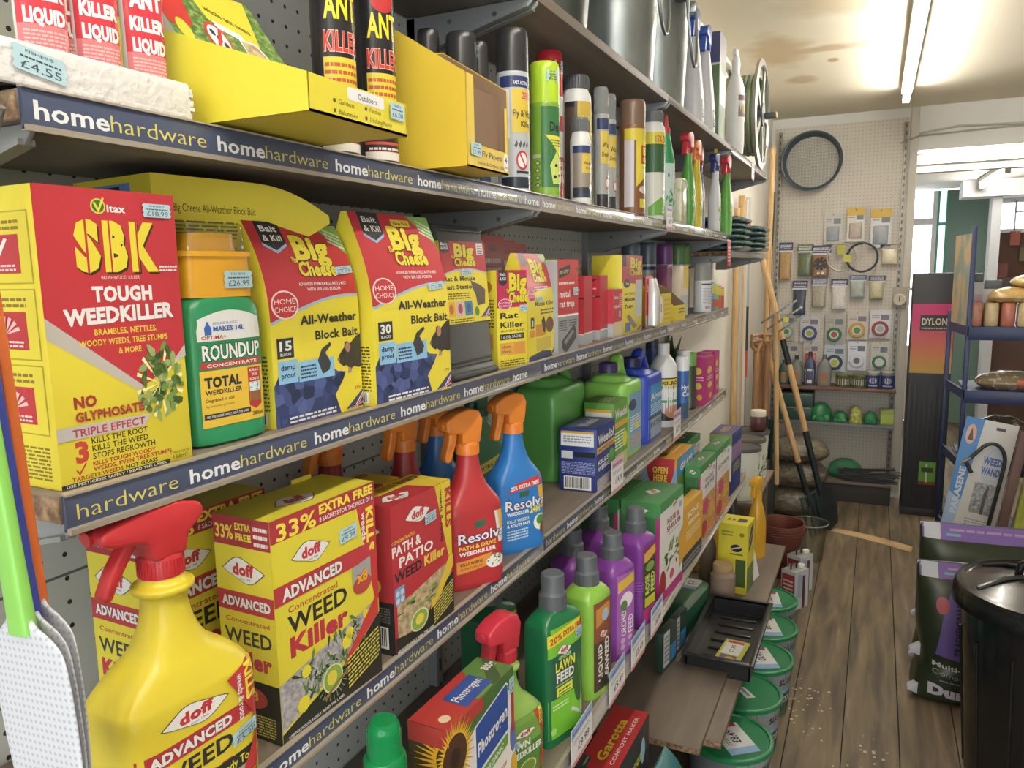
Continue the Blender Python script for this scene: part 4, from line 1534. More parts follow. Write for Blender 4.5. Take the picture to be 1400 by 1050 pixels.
# ------------------------------------------------------------------ upper shelf: ant killer, fly papers, sprays
FOAM = mat('#d9d5d2', 0.9, var=0.05, scale=160, bump=0.9)
root = thing('foam_tray', 'white foam block tray with a price sticker along the near end of the upper shelf', 'display tray', (-0.548, 0.335, S1 + 0.0025), 90)
mb = MB()
bm = bmesh.new()
bmesh.ops.create_grid(bm, x_segments=40, y_segments=12, size=1)
for v in bm.verts:
    v.co = Vector((v.co.x * 0.138, v.co.y * 0.045, 0))
r_ = random.Random(2)
top = [v for v in bm.verts]
mb.box(-0.138, 0.138, -0.045, 0.045, 0, 0.006, FOAM, 0.002)
mb.box(-0.138, 0.138, -0.045, -0.012, 0, 0.0285, FOAM, 0.004, seg=3)
mb.box(-0.138, 0.138, 0.022, 0.045, 0, 0.0285, FOAM, 0.004, seg=3)
bm.free()
for i in range(70):
    x = 0.138
    y, z = r_.uniform(-0.044, -0.013), r_.uniform(0.002, 0.027)
    mb.box(x - 0.004, x + r_.uniform(0.0005, 0.002), y - 0.0018, y + 0.0018, z - 0.0015, z + 0.0015, FOAM)
mb.build('foam_block', root)
sticker(root, on_plane((-0.138, -0.045, 0), (0.276, 0, 0), (0, 0, 0.0285)), 0.475, 0.34, 0.135, 0.56, '£4.55', -0.2)

a = Art(0.25)
a.rect(0, 0, 1, 1, '#c72c39')
a.rect(0, 0, 1, 0.28, '#cf6a70')
a.text('ANT', 0.12, 0.95, 0.56, 0.10, WHT, 0.06)
a.text('KILLER', 0.10, 0.97, 0.42, 0.08, WHT, 0.06)
a.text('LIQUID', 0.12, 0.97, 0.29, 0.08, WHT, 0.06)
a.rect(0.15, 0.73, 0.95, 0.88, '#2d3a2e')
a.text('NIPPON', 0.25, 0.88, 0.77, 0.07, '#d9d6cf', 0.03)
a.micro(0.1, 0.95, 0.02, 0.26, 11, '#dba5a3')


def ant_tube(label, loc, rz):
    root = thing('ant_killer_tube', label, 'tube', loc, rz, 'red ant killer tubes in the foam tray')
    mb = MB()
    B = mat('#d6d3d0', 0.2, coat=0.4)
    secs = [(0.0, 0.013, 0.008, 2.6, 0, 0), (0.012, 0.0158, 0.0095, 2.6, 0, 0), (0.06, 0.0165, 0.0085, 2.4, 0, 0), (0.115, 0.0175, 0.0045, 2.2, 0, 0), (0.135, 0.018, 0.0012, 2.2, 0, 0)]
    mb.loft(secs, B, 36, 2)
    lb = MB()
    a.onto(lb, on_body(mb.bvh(), -0.0155, 0.0155, 0.010, 0.134), 10)
    mb.build('tube_body', root)
    lb.build('printed_wrap', root)
    return root


ant_tube('red ant killer tube standing nearest the end of the shelf', (-0.542, 0.378, S1 + 0.009), 66)
ant_tube('red ant killer tube in the middle of the foam tray', (-0.542, 0.421, S1 + 0.009), 72)
ant_tube('red ant killer tube leaning against the large yellow tray', (-0.540, 0.462, S1 + 0.009), 74)
ant_tube('red ant killer tube half hidden behind the first one', (-0.556, 0.4055, S1 + 0.009), 66)

# large overhanging yellow tray with a picture carton inside
root = thing('counter_tray', 'large yellow tray overhanging the shelf edge, printed Outdoors on its low front', 'display tray', at((-0.406, 0.497), 90, 0.139, 0.30, S1 + 0.005), 90)
w, d = 0.139, 0.30
YC = mat('#dccb26', 0.4, var=0.03)
INS = mat('#8d8a84', 0.8)
mb = MB()
side = [(-d / 2, 0), (-d / 2, 0.029), (-d / 2 + 0.19, 0.095), (d / 2, 0.125), (d / 2, 0)]
for sx in (-1, 1):
    mb.prism(side, sx * w / 2 - 0.001, sx * w / 2 + 0.001, YC, 'x', 0, False)
mb.box(-w / 2, w / 2, -d / 2, -d / 2 + 0.002, 0, 0.029, YC)
mb.box(-w / 2, w / 2, d / 2 - 0.002, d / 2, 0, 0.125, YC)
mb.box(-w / 2, w / 2, -d / 2, d / 2, 0, 0.002, YC)
mb.box(-w / 2 + 0.001, w / 2 - 0.001, -d / 2 + 0.002, -d / 2 + 0.0026, 0.002, 0.0285, INS)
fr = Art()
fr.poly([(0.38, 0.60), (0.72, 0.60), (0.74, 0.64), (0.74, 0.92), (0.72, 0.96), (0.38, 0.96), (0.36, 0.92), (0.36, 0.64)], '#e2dfe0')
fr.text('Outdoors', 0.46, 0.66, 0.68, 0.17, '#4b4b55', 0.01)
for u, v, t, u1 in ((0.21, 0.40, 'Gardens', 0.42), (0.21, 0.13, 'Balconies', 0.45), (0.52, 0.42, 'Porches', 0.70), (0.52, 0.15, 'Decking/Patios', 0.82)):
    fr.text(t, u + 0.06, u1, v, 0.13, '#4d4316', 0.0)
    fr.ell(u + 0.02, v + 0.06, 0.014, 0.06, '#6d601c', 12)
    fr.poly([(u + 0.01, v + 0.06), (u + 0.018, v + 0.01), (u + 0.04, v + 0.15), (u + 0.018, v + 0.05)], '#3b3412')
fr.onto(mb, on_front(w, d, 0.029))
mb.build('tray', root)
sticker(root, on_front(w, d, 0.029), 0.79, 0.42, 0.17, 0.50, '£6.00')
# the pictured cartons leaning in the tray
f = Art()
f.rect(0, 0, 1, 1, P_LEAF)
f.rect(0, 0, 1, 0.30, P_GRASS)
f.poly([(0, 1), (0.30, 1), (0.22, 0.62), (0.10, 0.56), (0, 0.60)], '#c42f2a')
f.poly([(0.36, 1), (0.42, 0.72), (0.80, 0.55), (0.95, 1)], '#d9c52c')
f.text('whole ant nests', 0.44, 0.80, 0.80, 0.05, '#463c12', 0.02, dy=-0.12)
f.rect(0.45, 0.66, 0.68, 0.72, WHT, -0.07)
f.ell(0.40, 0.55, 0.10, 0.14, '#c42f2a', 24)
f.ell(0.40, 0.55, 0.08, 0.115, WHT, 24)
for k in range(3):
    f.ell(0.37 + 0.03 * k, 0.60 - 0.05 * k, 0.02, 0.03, '#2d2a33', 12)
f.poly([(0.335, 0.475), (0.355, 0.455), (0.465, 0.625), (0.445, 0.645)], '#c42f2a')
f.poly([(0.62, 0.62), (0.78, 0.60), (0.92, 0.30), (0.88, 0.06), (0.74, 0.20), (0.62, 0.45)], WHT)
f.poly([(0.63, 0.60), (0.77, 0.585), (0.905, 0.30), (0.87, 0.09), (0.745, 0.22), (0.635, 0.45)], P_BRICK)
f.ell(0.11, 0.56, 0.055, 0.09, '#d9c52c', 20)
mb = MB()
mb.box(-0.060, 0.060, -0.014, 0.014, 0, 0.16, mat('#c8c3b8', 0.4), 0.001)
f.onto(mb, on_front(0.12, 0.028, 0.16))
o = mb.build('ant_bait_carton', None, (-0.505, 0.560, S1 + 0.012), 90)
o.rotation_euler = (radians(-38), 0, radians(84))
tag(o, 'ant bait carton with grass picture leaning back in the large yellow tray', 'ant bait box', 'ant bait cartons in the tray')
mb = MB()
mb.box(-0.060, 0.060, -0.014, 0.014, 0, 0.16, mat('#b8322c', 0.4), 0.001)
f.onto(mb, on_front(0.12, 0.028, 0.16))
o = mb.build('ant_bait_carton', None, (-0.565, 0.563, S1 + 0.012), 90)
o.rotation_euler = (radians(-38), 0, radians(87))
tag(o, 'pictured ant bait carton behind the front one in the large yellow tray', 'ant bait box', 'ant bait cartons in the tray')

# black ant killer aerosols
a = Art(0.25)
a.rect(0, 0, 1, 1, '#1f1d1f')
a.rect(0, 0.0, 1, 0.10, '#c9413a')
a.rect(0, 0.0, 1, 0.045, '#e3ded6')
a.rect(0, 0.05, 1, 0.085, K)
a.micro(0.1, 0.9, 0.055, 0.08, 1, '#d9d5cf')
a.rect(0.12, 0.30, 0.95, 0.47, '#d9bf2c')
a.micro(0.15, 0.92, 0.31, 0.46, 4, '#b5502a')
a.text('ANT', 0.16, 0.92, 0.66, 0.13, '#e7cf1d', 0.03)
a.text('KILLER', 0.14, 0.98, 0.50, 0.10, '#cf3a2c', 0.03, ol='#e8dccb', ow=0.02)
a.ell(0.55, 0.86, 0.3, 0.07, '#b52a2c', 18)
a.rect(0.2, 0.14, 0.9, 0.28, '#7b2a24')
for y, l in ((0.700, 'left one, just behind the large yellow tray'), (0.776, 'right one, between the yellow tray and the fly paper box')):
    spray_can('tall black ant killer aerosol, ' + l, 'spray can', (-0.535, y, S1), 70, 0.0235, 0.285, '#1f1d1f', '#1d1c1e', a, 0.22, 'black ant killer aerosols', a0=-165, a1=-40)

# fly paper box
root = thing('fly_paper_box', 'tall yellow fly paper dispenser box with a cut-out brown window', 'display box', at((-0.452, 0.840), 90, 0.115, 0.115, S1 + 0.005), 90)
w, d = 0.115, 0.115
mb = MB()
YD = mat('#dcb92a', 0.4, var=0.03)
side = [(-d / 2, 0), (-d / 2, 0.108), (d / 2 - 0.02, 0.168), (d / 2, 0.170), (d / 2, 0)]
BRN = mat('#7d614a', 0.8)
for sx in (-1, 1):
    mb.prism(side, sx * w / 2 - 0.001, sx * w / 2 + 0.001, YD, 'x', 0, False)
    mb.prism([(y * 0.985, q * 0.985 + 0.001) for y, q in side], sx * (w / 2 - 0.0012) - 0.0003, sx * (w / 2 - 0.0012) + 0.0003, BRN, 'x', 0, False)
z1 = 0.028
mb.box(-w / 2, w / 2, -d / 2, -d / 2 + 0.002, 0, z1, YD)
mb.box(-w / 2, -w / 2 + 0.020, -d / 2, -d / 2 + 0.002, z1, 0.108, YD)
mb.box(w / 2 - 0.006, w / 2, -d / 2, -d / 2 + 0.002, z1, 0.085, YD)
mb.box(-w / 2, w / 2, -d / 2, d / 2, 0, 0.002, YD)
mb.box(-w / 2, w / 2, d / 2 - 0.002, d / 2, 0, 0.17, YD)
mb.box(-w / 2 + 0.002, w / 2 - 0.002, -d / 2 + 0.012, -d / 2 + 0.013, 0.002, 0.10, BRN)
fr = Art()
fr.text('Fly Papers', 0.34, 0.82, 0.55, 0.26, K, 0.02)
fr.text('Indoor & Outdoor Use', 0.24, 0.88, 0.18, 0.16, K, 0.01)
fr.ell(0.93, 0.55, 0.065, 0.42, WHT, 20)
fr.text('4', 0.905, 0.955, 0.52, 0.28, K, 0.04)
fr.text('Pack', 0.895, 0.965, 0.27, 0.12, K, 0.02)
fr.onto(mb, on_front(w, d, z1))
mb.build('carton', root)
sticker(root, on_front(w, d, z1), 0.06, 0.50, 0.25, 0.55, '£1.99')

BLK = mat('#262628', 0.3, var=0.05)
for (x, y, r, h, l) in ((-0.600, 1.005, 0.0165, 0.222, 'short black-capped spray behind the fly paper box, left'), (-0.560, 1.030, 0.0230, 0.218, 'broad black-capped spray behind the fly paper box'),
                        (-0.560, 1.085, 0.0150, 0.219, 'slim black-capped spray between the fly paper box and the fly and wasp killer')):
    spray_can(l, 'spray can', (x, y, S1), 90, r, h, '#26345c', BLK, None, 0.26, price='£4' if r > 0.02 else None)

# fly and wasp killer
a = Art(0.25)
a.rect(0, 0, 1, 1, '#aeb4b9')
a.rect(0, 0.90, 1, 1, '#283363')
a.text('FAST ACTING', 0.35, 0.75, 0.925, 0.03, WHT, 0.02)
a.rect(0, 0.45, 0.25, 0.88, '#d8d6da')
a.rect(0.30, 0.50, 1, 0.89, '#d5b736')
a.text('ZERO', 0.55, 0.85, 0.80, 0.06, '#c54f7a', 0.03)
a.text('Fly & Wasp', 0.33, 0.95, 0.64, 0.065, K, 0.02)
a.text('Killer', 0.52, 0.85, 0.55, 0.055, K, 0.02)
a.ell(0.55, 0.25, 0.16, 0.09, '#c2323c', 20)
a.ell(0.55, 0.25, 0.12, 0.068, WHT, 20)
a.poly([(0.46, 0.31), (0.49, 0.32), (0.65, 0.19), (0.62, 0.18)], '#c2323c')
for k in range(4):
    a.poly([(0.35 + 0.1 * k, 0.38), (0.41 + 0.1 * k, 0.43), (0.44 + 0.1 * k, 0.40), (0.40 + 0.1 * k, 0.36)], '#55524e')
a.rect(0, 0, 1, 0.10, '#232a36')
a.rect(0.4, 0.13, 0.85, 0.155, K)
spray_can('tall black-capped fly and wasp killer can with a yellow and blue label', 'spray can', (-0.530, 1.140, S1), 50, 0.0258, 0.247, '#aeb4b9', BLK, a, 0.24)

# lime and red cans
a = Art(0.25)
a.rect(0, 0, 1, 1, '#77a32c')
a.rect(0.3, 0.08, 1, 1, '#2d6a34')
a.text('Deth', 0.52, 0.98, 0.72, 0.11, K, 0.03)
a.poly([(0.40, 0.68), (0.98, 0.66), (0.90, 0.40)], '#d9cf35')
a.micro(0.5, 0.9, 0.55, 0.64, 3, '#4f6a1d')
a.poly([(0.6, 0.12), (0.52, 0.33), (0.72, 0.50), (0.95, 0.30), (0.95, 0.12)], '#c2cf5e')
for q in ((0.7, 0.33), (0.82, 0.22), (0.66, 0.2)):
    a.ell(q[0], q[1], 0.05, 0.02, '#2b2a22', 10)
for k in range(4):
    a.poly([(0.12, 0.36 - 0.085 * k), (0.2, 0.395 - 0.085 * k), (0.28, 0.36 - 0.085 * k), (0.2, 0.325 - 0.085 * k)], '#3b3f2c')
    a.poly([(0.145, 0.36 - 0.085 * k), (0.2, 0.383 - 0.085 * k), (0.255, 0.36 - 0.085 * k), (0.2, 0.337 - 0.085 * k)], '#b5bf9c')
a.rect(0.05, 0.42, 0.28, 0.46, '#b5bf9c')
spray_can('lime green capped crawling insect killer can with a green label', 'spray can', (-0.527, 1.262, S1), 38, 0.0262, 0.225, '#77a32c', '#a9cf1f', a, 0.27, price='£5')
a = Art(0.25)
a.rect(0, 0, 1, 1, '#cfcdc8')
a.rect(0.35, 0, 1, 0.45, '#c22b33')
a.text('Kybosh', 0.45, 0.95, 0.36, 0.06, WHT, 0.02)
a.text('Insect', 0.45, 0.9, 0.28, 0.06, WHT, 0.02)
a.text('Killer', 0.45, 0.9, 0.20, 0.06, WHT, 0.02)
a.rect(0.5, 0.7, 0.9, 0.85, '#b52a33')
a.rect(0, 0, 0.4, 0.2, '#4d8a3a')
spray_can('red-capped insect killer can standing behind the lime green one', 'spray can', (-0.580, 1.415, S1), 50, 0.0255, 0.286, '#cfcdc8', '#c8242f', a, 0.27, price='£5')


def powder_bottle(label, loc, rz, r, h, body, cap, art, caph=0.12, group=None, shoulder=0.9):
    """round plastic puffer bottle with a stepped shoulder and a flat cap"""
    root = thing('puffer_bottle', label, 'insect powder', loc, rz, group)
    zc = h * (1 - caph)
    mb = MB()
    B = mat(body, 0.35, var=0.03)
    mb.lathe([(r * 0.94, 0), (r, 0.004), (r, zc - 0.024), (r * 0.97, zc - 0.012), (r * 0.84, zc - 0.005), (r * 0.80, zc)], B, 32)
    mb.build('bottle_body', root)
    lb = MB()
    art.onto(lb, on_can(r * 1.004, 0.012, zc - 0.026, -168, -12), 14)
    lb.build('wrap_label', root)
    mb = MB()
    mb.lathe([(r * 0.86, zc), (r * 0.86, h - 0.004), (r * 0.80, h)], mat(cap, 0.45), 28)
    for k in range(30):
        t = 2 * pi * k / 30
        mb.box(-0.0006, 0.0006, -0.0006, 0.0006, zc + 0.001, h - 0.005, mat(cap, 0.45), T=Matrix.Translation((r * 0.865 * cos(t), r * 0.865 * sin(t), 0)))
    mb.build('cap', root)
    return root


a = Art(0.3)
a.rect(0, 0, 1, 1, '#8c7f70')
a.rect(0, 0.86, 1, 1, '#283363')
a.rect(0.35, 0.48, 1, 0.85, '#d2b13a')
a.text('Wasp Nest', 0.42, 0.95, 0.64, 0.06, K, 0.01)
a.text('Killer', 0.5, 0.85, 0.55, 0.05, K, 0.01)
a.rect(0, 0, 1, 0.2, '#2a3140')
a.ell(0.75, 0.2, 0.12, 0.07, WHT, 16)
powder_bottle('short white wasp nest puffer with a grey cap', (-0.515, 1.405, S1), 52, 0.0195, 0.158, '#d8d8d4', '#5d6063', a, 0.16)
a = Art(0.3)
a.rect(0, 0, 1, 1, '#2b2422')
a.rect(0.35, 0.66, 1, 1, '#c9a93a')
a.rect(0, 0, 0.30, 0.95, '#4b3a30')
a.text('WASP', 0.46, 1.0, 0.74, 0.12, '#e2cf1f', 0.05)
a.text('NEST', 0.46, 1.0, 0.60, 0.10, '#e2cf1f', 0.05)
a.text('DEST', 0.46, 1.0, 0.50, 0.07, '#d5502a', 0.04)
a.text('PWDR', 0.46, 1.0, 0.41, 0.06, '#d5502a', 0.04)
a.rect(0.4, 0.34, 1, 0.39, '#e2cf1f')
a.ell(0.8, 0.24, 0.2, 0.12, '#8d5f38', 18)
a.poly([(0.2, 0), (0.45, 0), (0.95, 0.18), (0.95, 0.22)], '#d9d24a')
a.poly([(0.5, 0), (0.7, 0), (0.98, 0.12), (0.98, 0.15)], '#d9d24a')
powder_bottle('tall black and yellow wasp nest powder bottle with a dark cap', (-0.560, 1.505, S1), 48, 0.0300, 0.258, '#dcdcd8', '#4a4d50', a, 0.10)

a = Art(0.25)
a.rect(0, 0, 1, 1, '#9b9c98')
a.rect(0, 0.88, 1, 1, '#2b3663')
a.rect(0.2, 0.5, 1, 0.86, '#d3b53e')
a.text('Wasp', 0.3, 0.85, 0.68, 0.06, K, 0.02)
a.text('Destroyer', 0.28, 0.98, 0.58, 0.05, K, 0.01)
a.ell(0.6, 0.28, 0.14, 0.07, '#c2323c', 16)
a.ell(0.6, 0.28, 0.10, 0.05, WHT, 16)
a.rect(0, 0, 1, 0.16, '#2c2c30')
for y, x, l in ((1.600, -0.540, 'left'), (1.668, -0.545, 'right')):
    spray_can('slim clear-capped wasp destroyer foam can, ' + l + ' one of two', 'spray can', (x, y, S1), 60, 0.0160, 0.254, '#9b9c98', CLRCAP, a, 0.20, 'slim clear-capped wasp cans', 0.96, clear=False)
a = Art(0.25)
a.rect(0, 0, 1, 1, '#7b4a28')
a.rect(0, 0.06, 0.28, 0.86, '#c9bfc4')
a.rect(0, 0.86, 1, 1, '#d4be2c')
a.poly([(0.34, 0.86), (0.98, 0.86), (0.98, 0.56), (0.34, 0.30)], '#d8c42f')
a.rect(0.5, 0.58, 0.98, 0.80, '#b93028')
a.text('Big', 0.56, 0.94, 0.69, 0.09, YEL, 0.05)
a.text('Cheese', 0.55, 0.96, 0.60, 0.06, YEL, 0.04)
a.text('Cat', 0.55, 0.8, 0.46, 0.06, WHT, 0.01)
a.rect(0.45, 0.05, 0.95, 0.16, '#cfbd2a')
a.ell(0.65, 0.27, 0.22, 0.05, '#c9b8ae', 14)
spray_can('brown and yellow cat repellent powder drum with a brown cap', 'spray can', (-0.520, 1.762, S1), 60, 0.0300, 0.255, '#7b4a28', '#6f5542', a, 0.20, a0=-170, a1=-10)
a = Art(0.3)
a.rect(0, 0, 1, 1, '#d6d8cc')
a.rect(0, 0.86, 1, 1, '#d8c92f')
a.text('15% EXTRA', 0.30, 0.98, 0.88, 0.08, '#b23a2c', 0.03)
a.rect(0, 0.52, 1, 0.86, '#2d5a30')
a.vtext('Slug', 0.70, 0.55, 0.84, 0.12, WHT, 0.03)
a.poly([(0.1, 0.10), (0.5, 0.22), (1, 0.14), (1, 0), (0.1, 0)], '#6aa83e')
a.ell(0.9, 0.27, 0.10, 0.06, '#2b5fa8', 16)
a.text('S', 0.55, 0.7, 0.03, 0.07, WHT, 0.04)
powder_bottle('white and green slug killer drum with a grey cap and yellow 15 percent band', (-0.530, 1.975, S1), 60, 0.0310, 0.268, '#d9dbd4', '#5d6366', a, 0.10)
cone_b = MB()
root = thing('nozzle_bottle', 'green shouldered bottle with a red spout beside the slug killer drum', 'insect powder', (-0.535, 2.125, S1), 60)
mb = MB()
mb.lathe([(0.024, 0), (0.026, 0.003), (0.026, 0.15), (0.0255, 0.16)], mat('#c5d6cf', 0.35), 28)
a = Art(0.3)
leafy(a, 0.6, 0.35, 0.35, 0.3, 30, 8, ('#4d9a62', '#6ab06d', '#2f7a4c'))
a.text('6', 0.3, 0.4, 0.8, 0.1, '#39808a', 0.02)
a.onto(mb, on_can(0.026, 0.01, 0.15, -165, -15), 12)
mb.build('bottle_body', root)
mb = MB()
mb.lathe([(0.0262, 0.158), (0.0262, 0.165), (0.012, 0.235), (0.011, 0.24)], mat('#1f9150', 0.35), 28)
mb.build('green_shoulder', root)
mb = MB()
mb.lathe([(0.013, 0.238), (0.013, 0.252), (0.007, 0.256), (0.006, 0.285), (0.003, 0.288)], mat('#c72d32', 0.35), 20)
mb.build('red_spout', root)


# ---- trigger sprayers
HEAD_TALL = ([(-1.5, -0.2), (-1.5, 1.3), (-3.6, 1.5), (-4.0, 1.9), (-4.0, 3.2), (-3.4, 3.7), (-2.2, 4.3), (-0.2, 4.7), (1.3, 4.3), (1.9, 3.0), (1.7, 1.6), (1.4, -0.2)],
             [(-3.3, 1.7), (-2.0, 1.7), (-2.2, 0.2), (-3.0, -2.2), (-3.4, -2.6), (-4.1, -2.4), (-4.1, -1.6), (-3.5, 0.2)], 1.35, 0.85)
HEAD_FLAT = ([(-1.5, -0.2), (-1.6, 0.9), (-2.2, 1.6), (-4.8, 2.0), (-5.6, 2.4), (-5.6, 3.3), (-4.6, 3.7), (-2.0, 4.1), (1.0, 4.2), (3.0, 3.6), (3.4, 2.9), (3.1, 2.3), (1.8, 1.4), (1.4, -0.2)],
             [(-3.0, 2.1), (-1.9, 1.9), (-3.0, 0.4), (-4.1, -1.2), (-4.6, -2.2), (-5.2, -2.3), (-5.4, -1.8), (-4.6, -0.2)], 1.6, 0.7)


def trigger_head(root, zn, m, style, k=1.0, r=0.016, colm=None, ribs=True, flip=1):
    head, lever, th, tl = style
    S = lambda P: [(flip * x * 0.01 * k, zn + 0.018 * k + z * 0.01 * k) for x, z in P]
    mb = MB()
    mb.lathe([(r, zn), (r, zn + 0.016 * k), (r * 0.9, zn + 0.0185 * k)], colm or m, 28)
    if ribs:
        for i in range(36):
            t = 2 * pi * i / 36
            mb.box(-0.0005, 0.0009, -0.0005, 0.0005, zn + 0.001, zn + 0.0145 * k, colm or m, T=Matrix.Rotation(t, 4, 'Z') @ Matrix.Translation((r, 0, 0)))
    mb.build('screw_collar', root)
    mb = MB()
    mb.prism(S(head), -th * 0.01 * k, th * 0.01 * k, m, 'y', 0.0035 * k, True, seg=3)
    hx = min(p[0] for p in head)
    hz = [p[1] for p in head if p[0] < hx + 0.1]
    zc_ = zn + 0.018 * k + (sum(hz) / len(hz)) * 0.01 * k
    mb.cyl((flip * hx * 0.01 * k + flip * 0.004, 0, zc_), (flip * hx * 0.01 * k - flip * 0.003, 0, zc_), 0.0055 * k, m, 14)
    mb.build('spray_head', root)
    mb = MB()
    mb.prism(S(lever), -tl * 0.01 * k, tl * 0.01 * k, m, 'y', 0.0025 * k, True, seg=3)
    mb.build('trigger', root)


def sprayer(label, loc, rz, secs, body, headm, style, art=None, lx=(-0.04, 0.04), lz=(0.015, 0.12), k=1.0, r=0.016, group=None, cat='spray bottle', name='spray_bottle', flip=1, cut=12, sub=4, price=None):
    root = thing(name, label, cat, loc, rz, group)
    mb = MB()
    B = body if not isinstance(body, str) else mat(body, 0.33, var=0.03)
    mb.loft(secs, B, 48, sub)
    bv = mb.bvh()
    mb.build('bottle_body', root)
    if art:
        lb = MB()
        art.onto(lb, on_body(bv, lx[0], lx[1], lz[0], lz[1]), cut)
        lb.build('front_label', root)
    trigger_head(root, secs[-1][0], headm if not isinstance(headm, str) else mat(headm, 0.35, var=0.03), style, k, r, flip=flip)
    if price:
        sticker(root, on_body(bv, lx[0], lx[1], lz[0], lz[1]), *price)
    return root


SLIM = [(0, 0.022, 0.018, 3, 0, 0), (0.004, 0.0245, 0.020, 3, 0, 0), (0.10, 0.025, 0.020, 3, 0, 0), (0.15, 0.020, 0.017, 2.6, 0, 0), (0.185, 0.013, 0.012, 2, 0, 0), (0.20, 0.0115, 0.0115, 2, 0, 0), (0.215, 0.0115, 0.0115, 2, 0, 0)]
a = Art(0.3)
leafy(a, 0.5, 0.5, 0.5, 0.4, 26, 11, ('#9aa83c', '#c9c03a', '#5f8a2f'))
for (y, x, b, h, l) in ((2.36, -0.525, '#4f9a38', '#c52a36', 'green plant spray with shiny red trigger head, left of the orange one'), (2.52, -0.535, '#d7bf2a', '#e0782a', 'yellow plant spray with an orange trigger head'),
                        (2.66, -0.555, '#3a4a92', '#b62f3a', 'small blue plant spray with red head, mostly hidden behind the orange-headed one'), (2.84, -0.535, '#d9dadc', '#2c3470', 'white spray bottle with a navy collar and yellow nozzle'),
                        (2.925, -0.510, '#57a236', '#c22a36', 'green plant spray with a red trigger head at the far end of the shelf')):
    q = sprayer(l, (x, y, S1), 84, SLIM, b, h, HEAD_TALL, a, (-0.018, 0.018), (0.02, 0.12), 0.95, 0.0125, None)
    if h == '#2c3470':
        mb = MB()
        mb.lathe([(0.007, 0.277), (0.007, 0.288), (0.004, 0.292)], mat('#ddc22c', 0.4), 14)
        mb.build('yellow_nozzle', q)
mb = MB()
mb.box(-0.03, 0.03, -0.02, 0.02, 0, 0.13, ramp_mat('clear_seed_pack', [(0.3, '#8a9a4a'), (0.5, '#c9c9a8'), (0.7, '#d9d0b8')], 50, 0.2), 0.006)
tag(mb.build('feed_pack', None, (-0.525, 2.235, S1), 88), 'pale green clear pack standing between the red-spouted bottle and the sprays', 'plant food')

# wrapped netting packs stacked on the short shelf
NET = ramp_mat('wrapped_netting', [(0.25, '#20383a'), (0.5, '#4f6d68'), (0.62, '#7f968c'), (0.8, '#c6cfc8')], 22, 0.18, 5, (1, 1, 5), 0.35)
for i in range(6):
    for j, (x, y) in enumerate(((-0.575, 3.13), (-0.545, 3.47))):
        if j == 1 and i == 5:
            continue
        mb = MB()
        mb.loft([(0, 0.13, 0.10, 6, 0, 0), (0.006, 0.145, 0.115, 6, 0, 0), (0.014, 0.146, 0.116, 6, 0, 0), (0.0208, 0.13, 0.10, 6, 0, 0)], NET, 40)
        r_ = random.Random(i * 2 + j)
        tag(mb.build('netting_pack', None, (x + r_.uniform(-.004, .004), y + r_.uniform(-.006, .006), 1.7630 + 0.0212 * i), 90 + r_.uniform(-2, 2)),
            ('bottom', 'second', 'third', 'fourth', 'fifth', 'topmost')[i] + ' flat wrapped netting pack in the ' + ('nearer' if j == 0 else 'farther') + ' stack on the short shelf', 'netting', 'netting packs on the short shelf')

# ------------------------------------------------------------------ top shelf: metal bins, spray bottles, reel
GALV = ramp_mat('galvanised_steel', [(0.3, '#6d7476'), (0.5, '#949b9b'), (0.75, '#b9bdb9')], 7, 0.33, 4, (1, 1, 0.35), metal=0.85)
DARKM = ramp_mat('dull_zinc', [(0.3, '#2d3130'), (0.55, '#4d5350'), (0.8, '#6a706c')], 6, 0.35, 4, (1, 1, 0.4), metal=0.8)
for (x, y, r, h, m_, l) in ((-0.600, 1.42, 0.105, 0.26, DARKM, 'dark zinc bucket at the near end of the row on the top shelf'), (-0.595, 1.86, 0.110, 0.33, GALV, 'ribbed galvanised bin with a side handle, middle of the top shelf row'),
                            (-0.590, 2.20, 0.100, 0.34, GALV, 'galvanised bin next to the white spray bottles')):
    root = thing('metal_bin', l, 'bin', (x, y, S0), 90)
    mb = MB()
    prof = [(r * 0.82, 0), (r * 0.84, 0.004)]
    for q in range(18):
        z = 0.01 + (h - 0.03) * q / 17
        rr = r * (0.84 + 0.16 * q / 17)
        prof.append((rr + (0.003 if q in (10, 12) else 0), z))
    prof += [(r * 1.02, h - 0.012), (r * 1.03, h - 0.005), (r * 1.0, h), (r * 0.97, h - 0.01), (r * 0.80, 0.01)]
    mb.lathe(prof, m_, 48)
    mb.build('bin_body', root)
    mb = MB()
    s_ = [(-r * 0.98 * cos(radians(20)) * 0.99, -r * sin(radians(60)), 0)]
    pts = []
    for t in range(13):
        an = radians(180 * t / 12)
        pts.append((r * 0.55 * cos(an), -r * 0.98 - 0.006 - 0.010 * sin(an), h * 0.80 - h * 0.5 * sin(an)))
    mb.tube(pts, 0.004, m_, 10)
    mb.build('bail_handle', root)
    for s in (-1, 1):
        mb = MB()
        mb.box(s * r * 0.55 - 0.012, s * r * 0.55 + 0.012, -r * 0.99 - 0.006, -r * 0.72, h * 0.80 - 0.015, h * 0.80 + 0.015, m_, 0.003)
        mb.build('handle_lug', root)

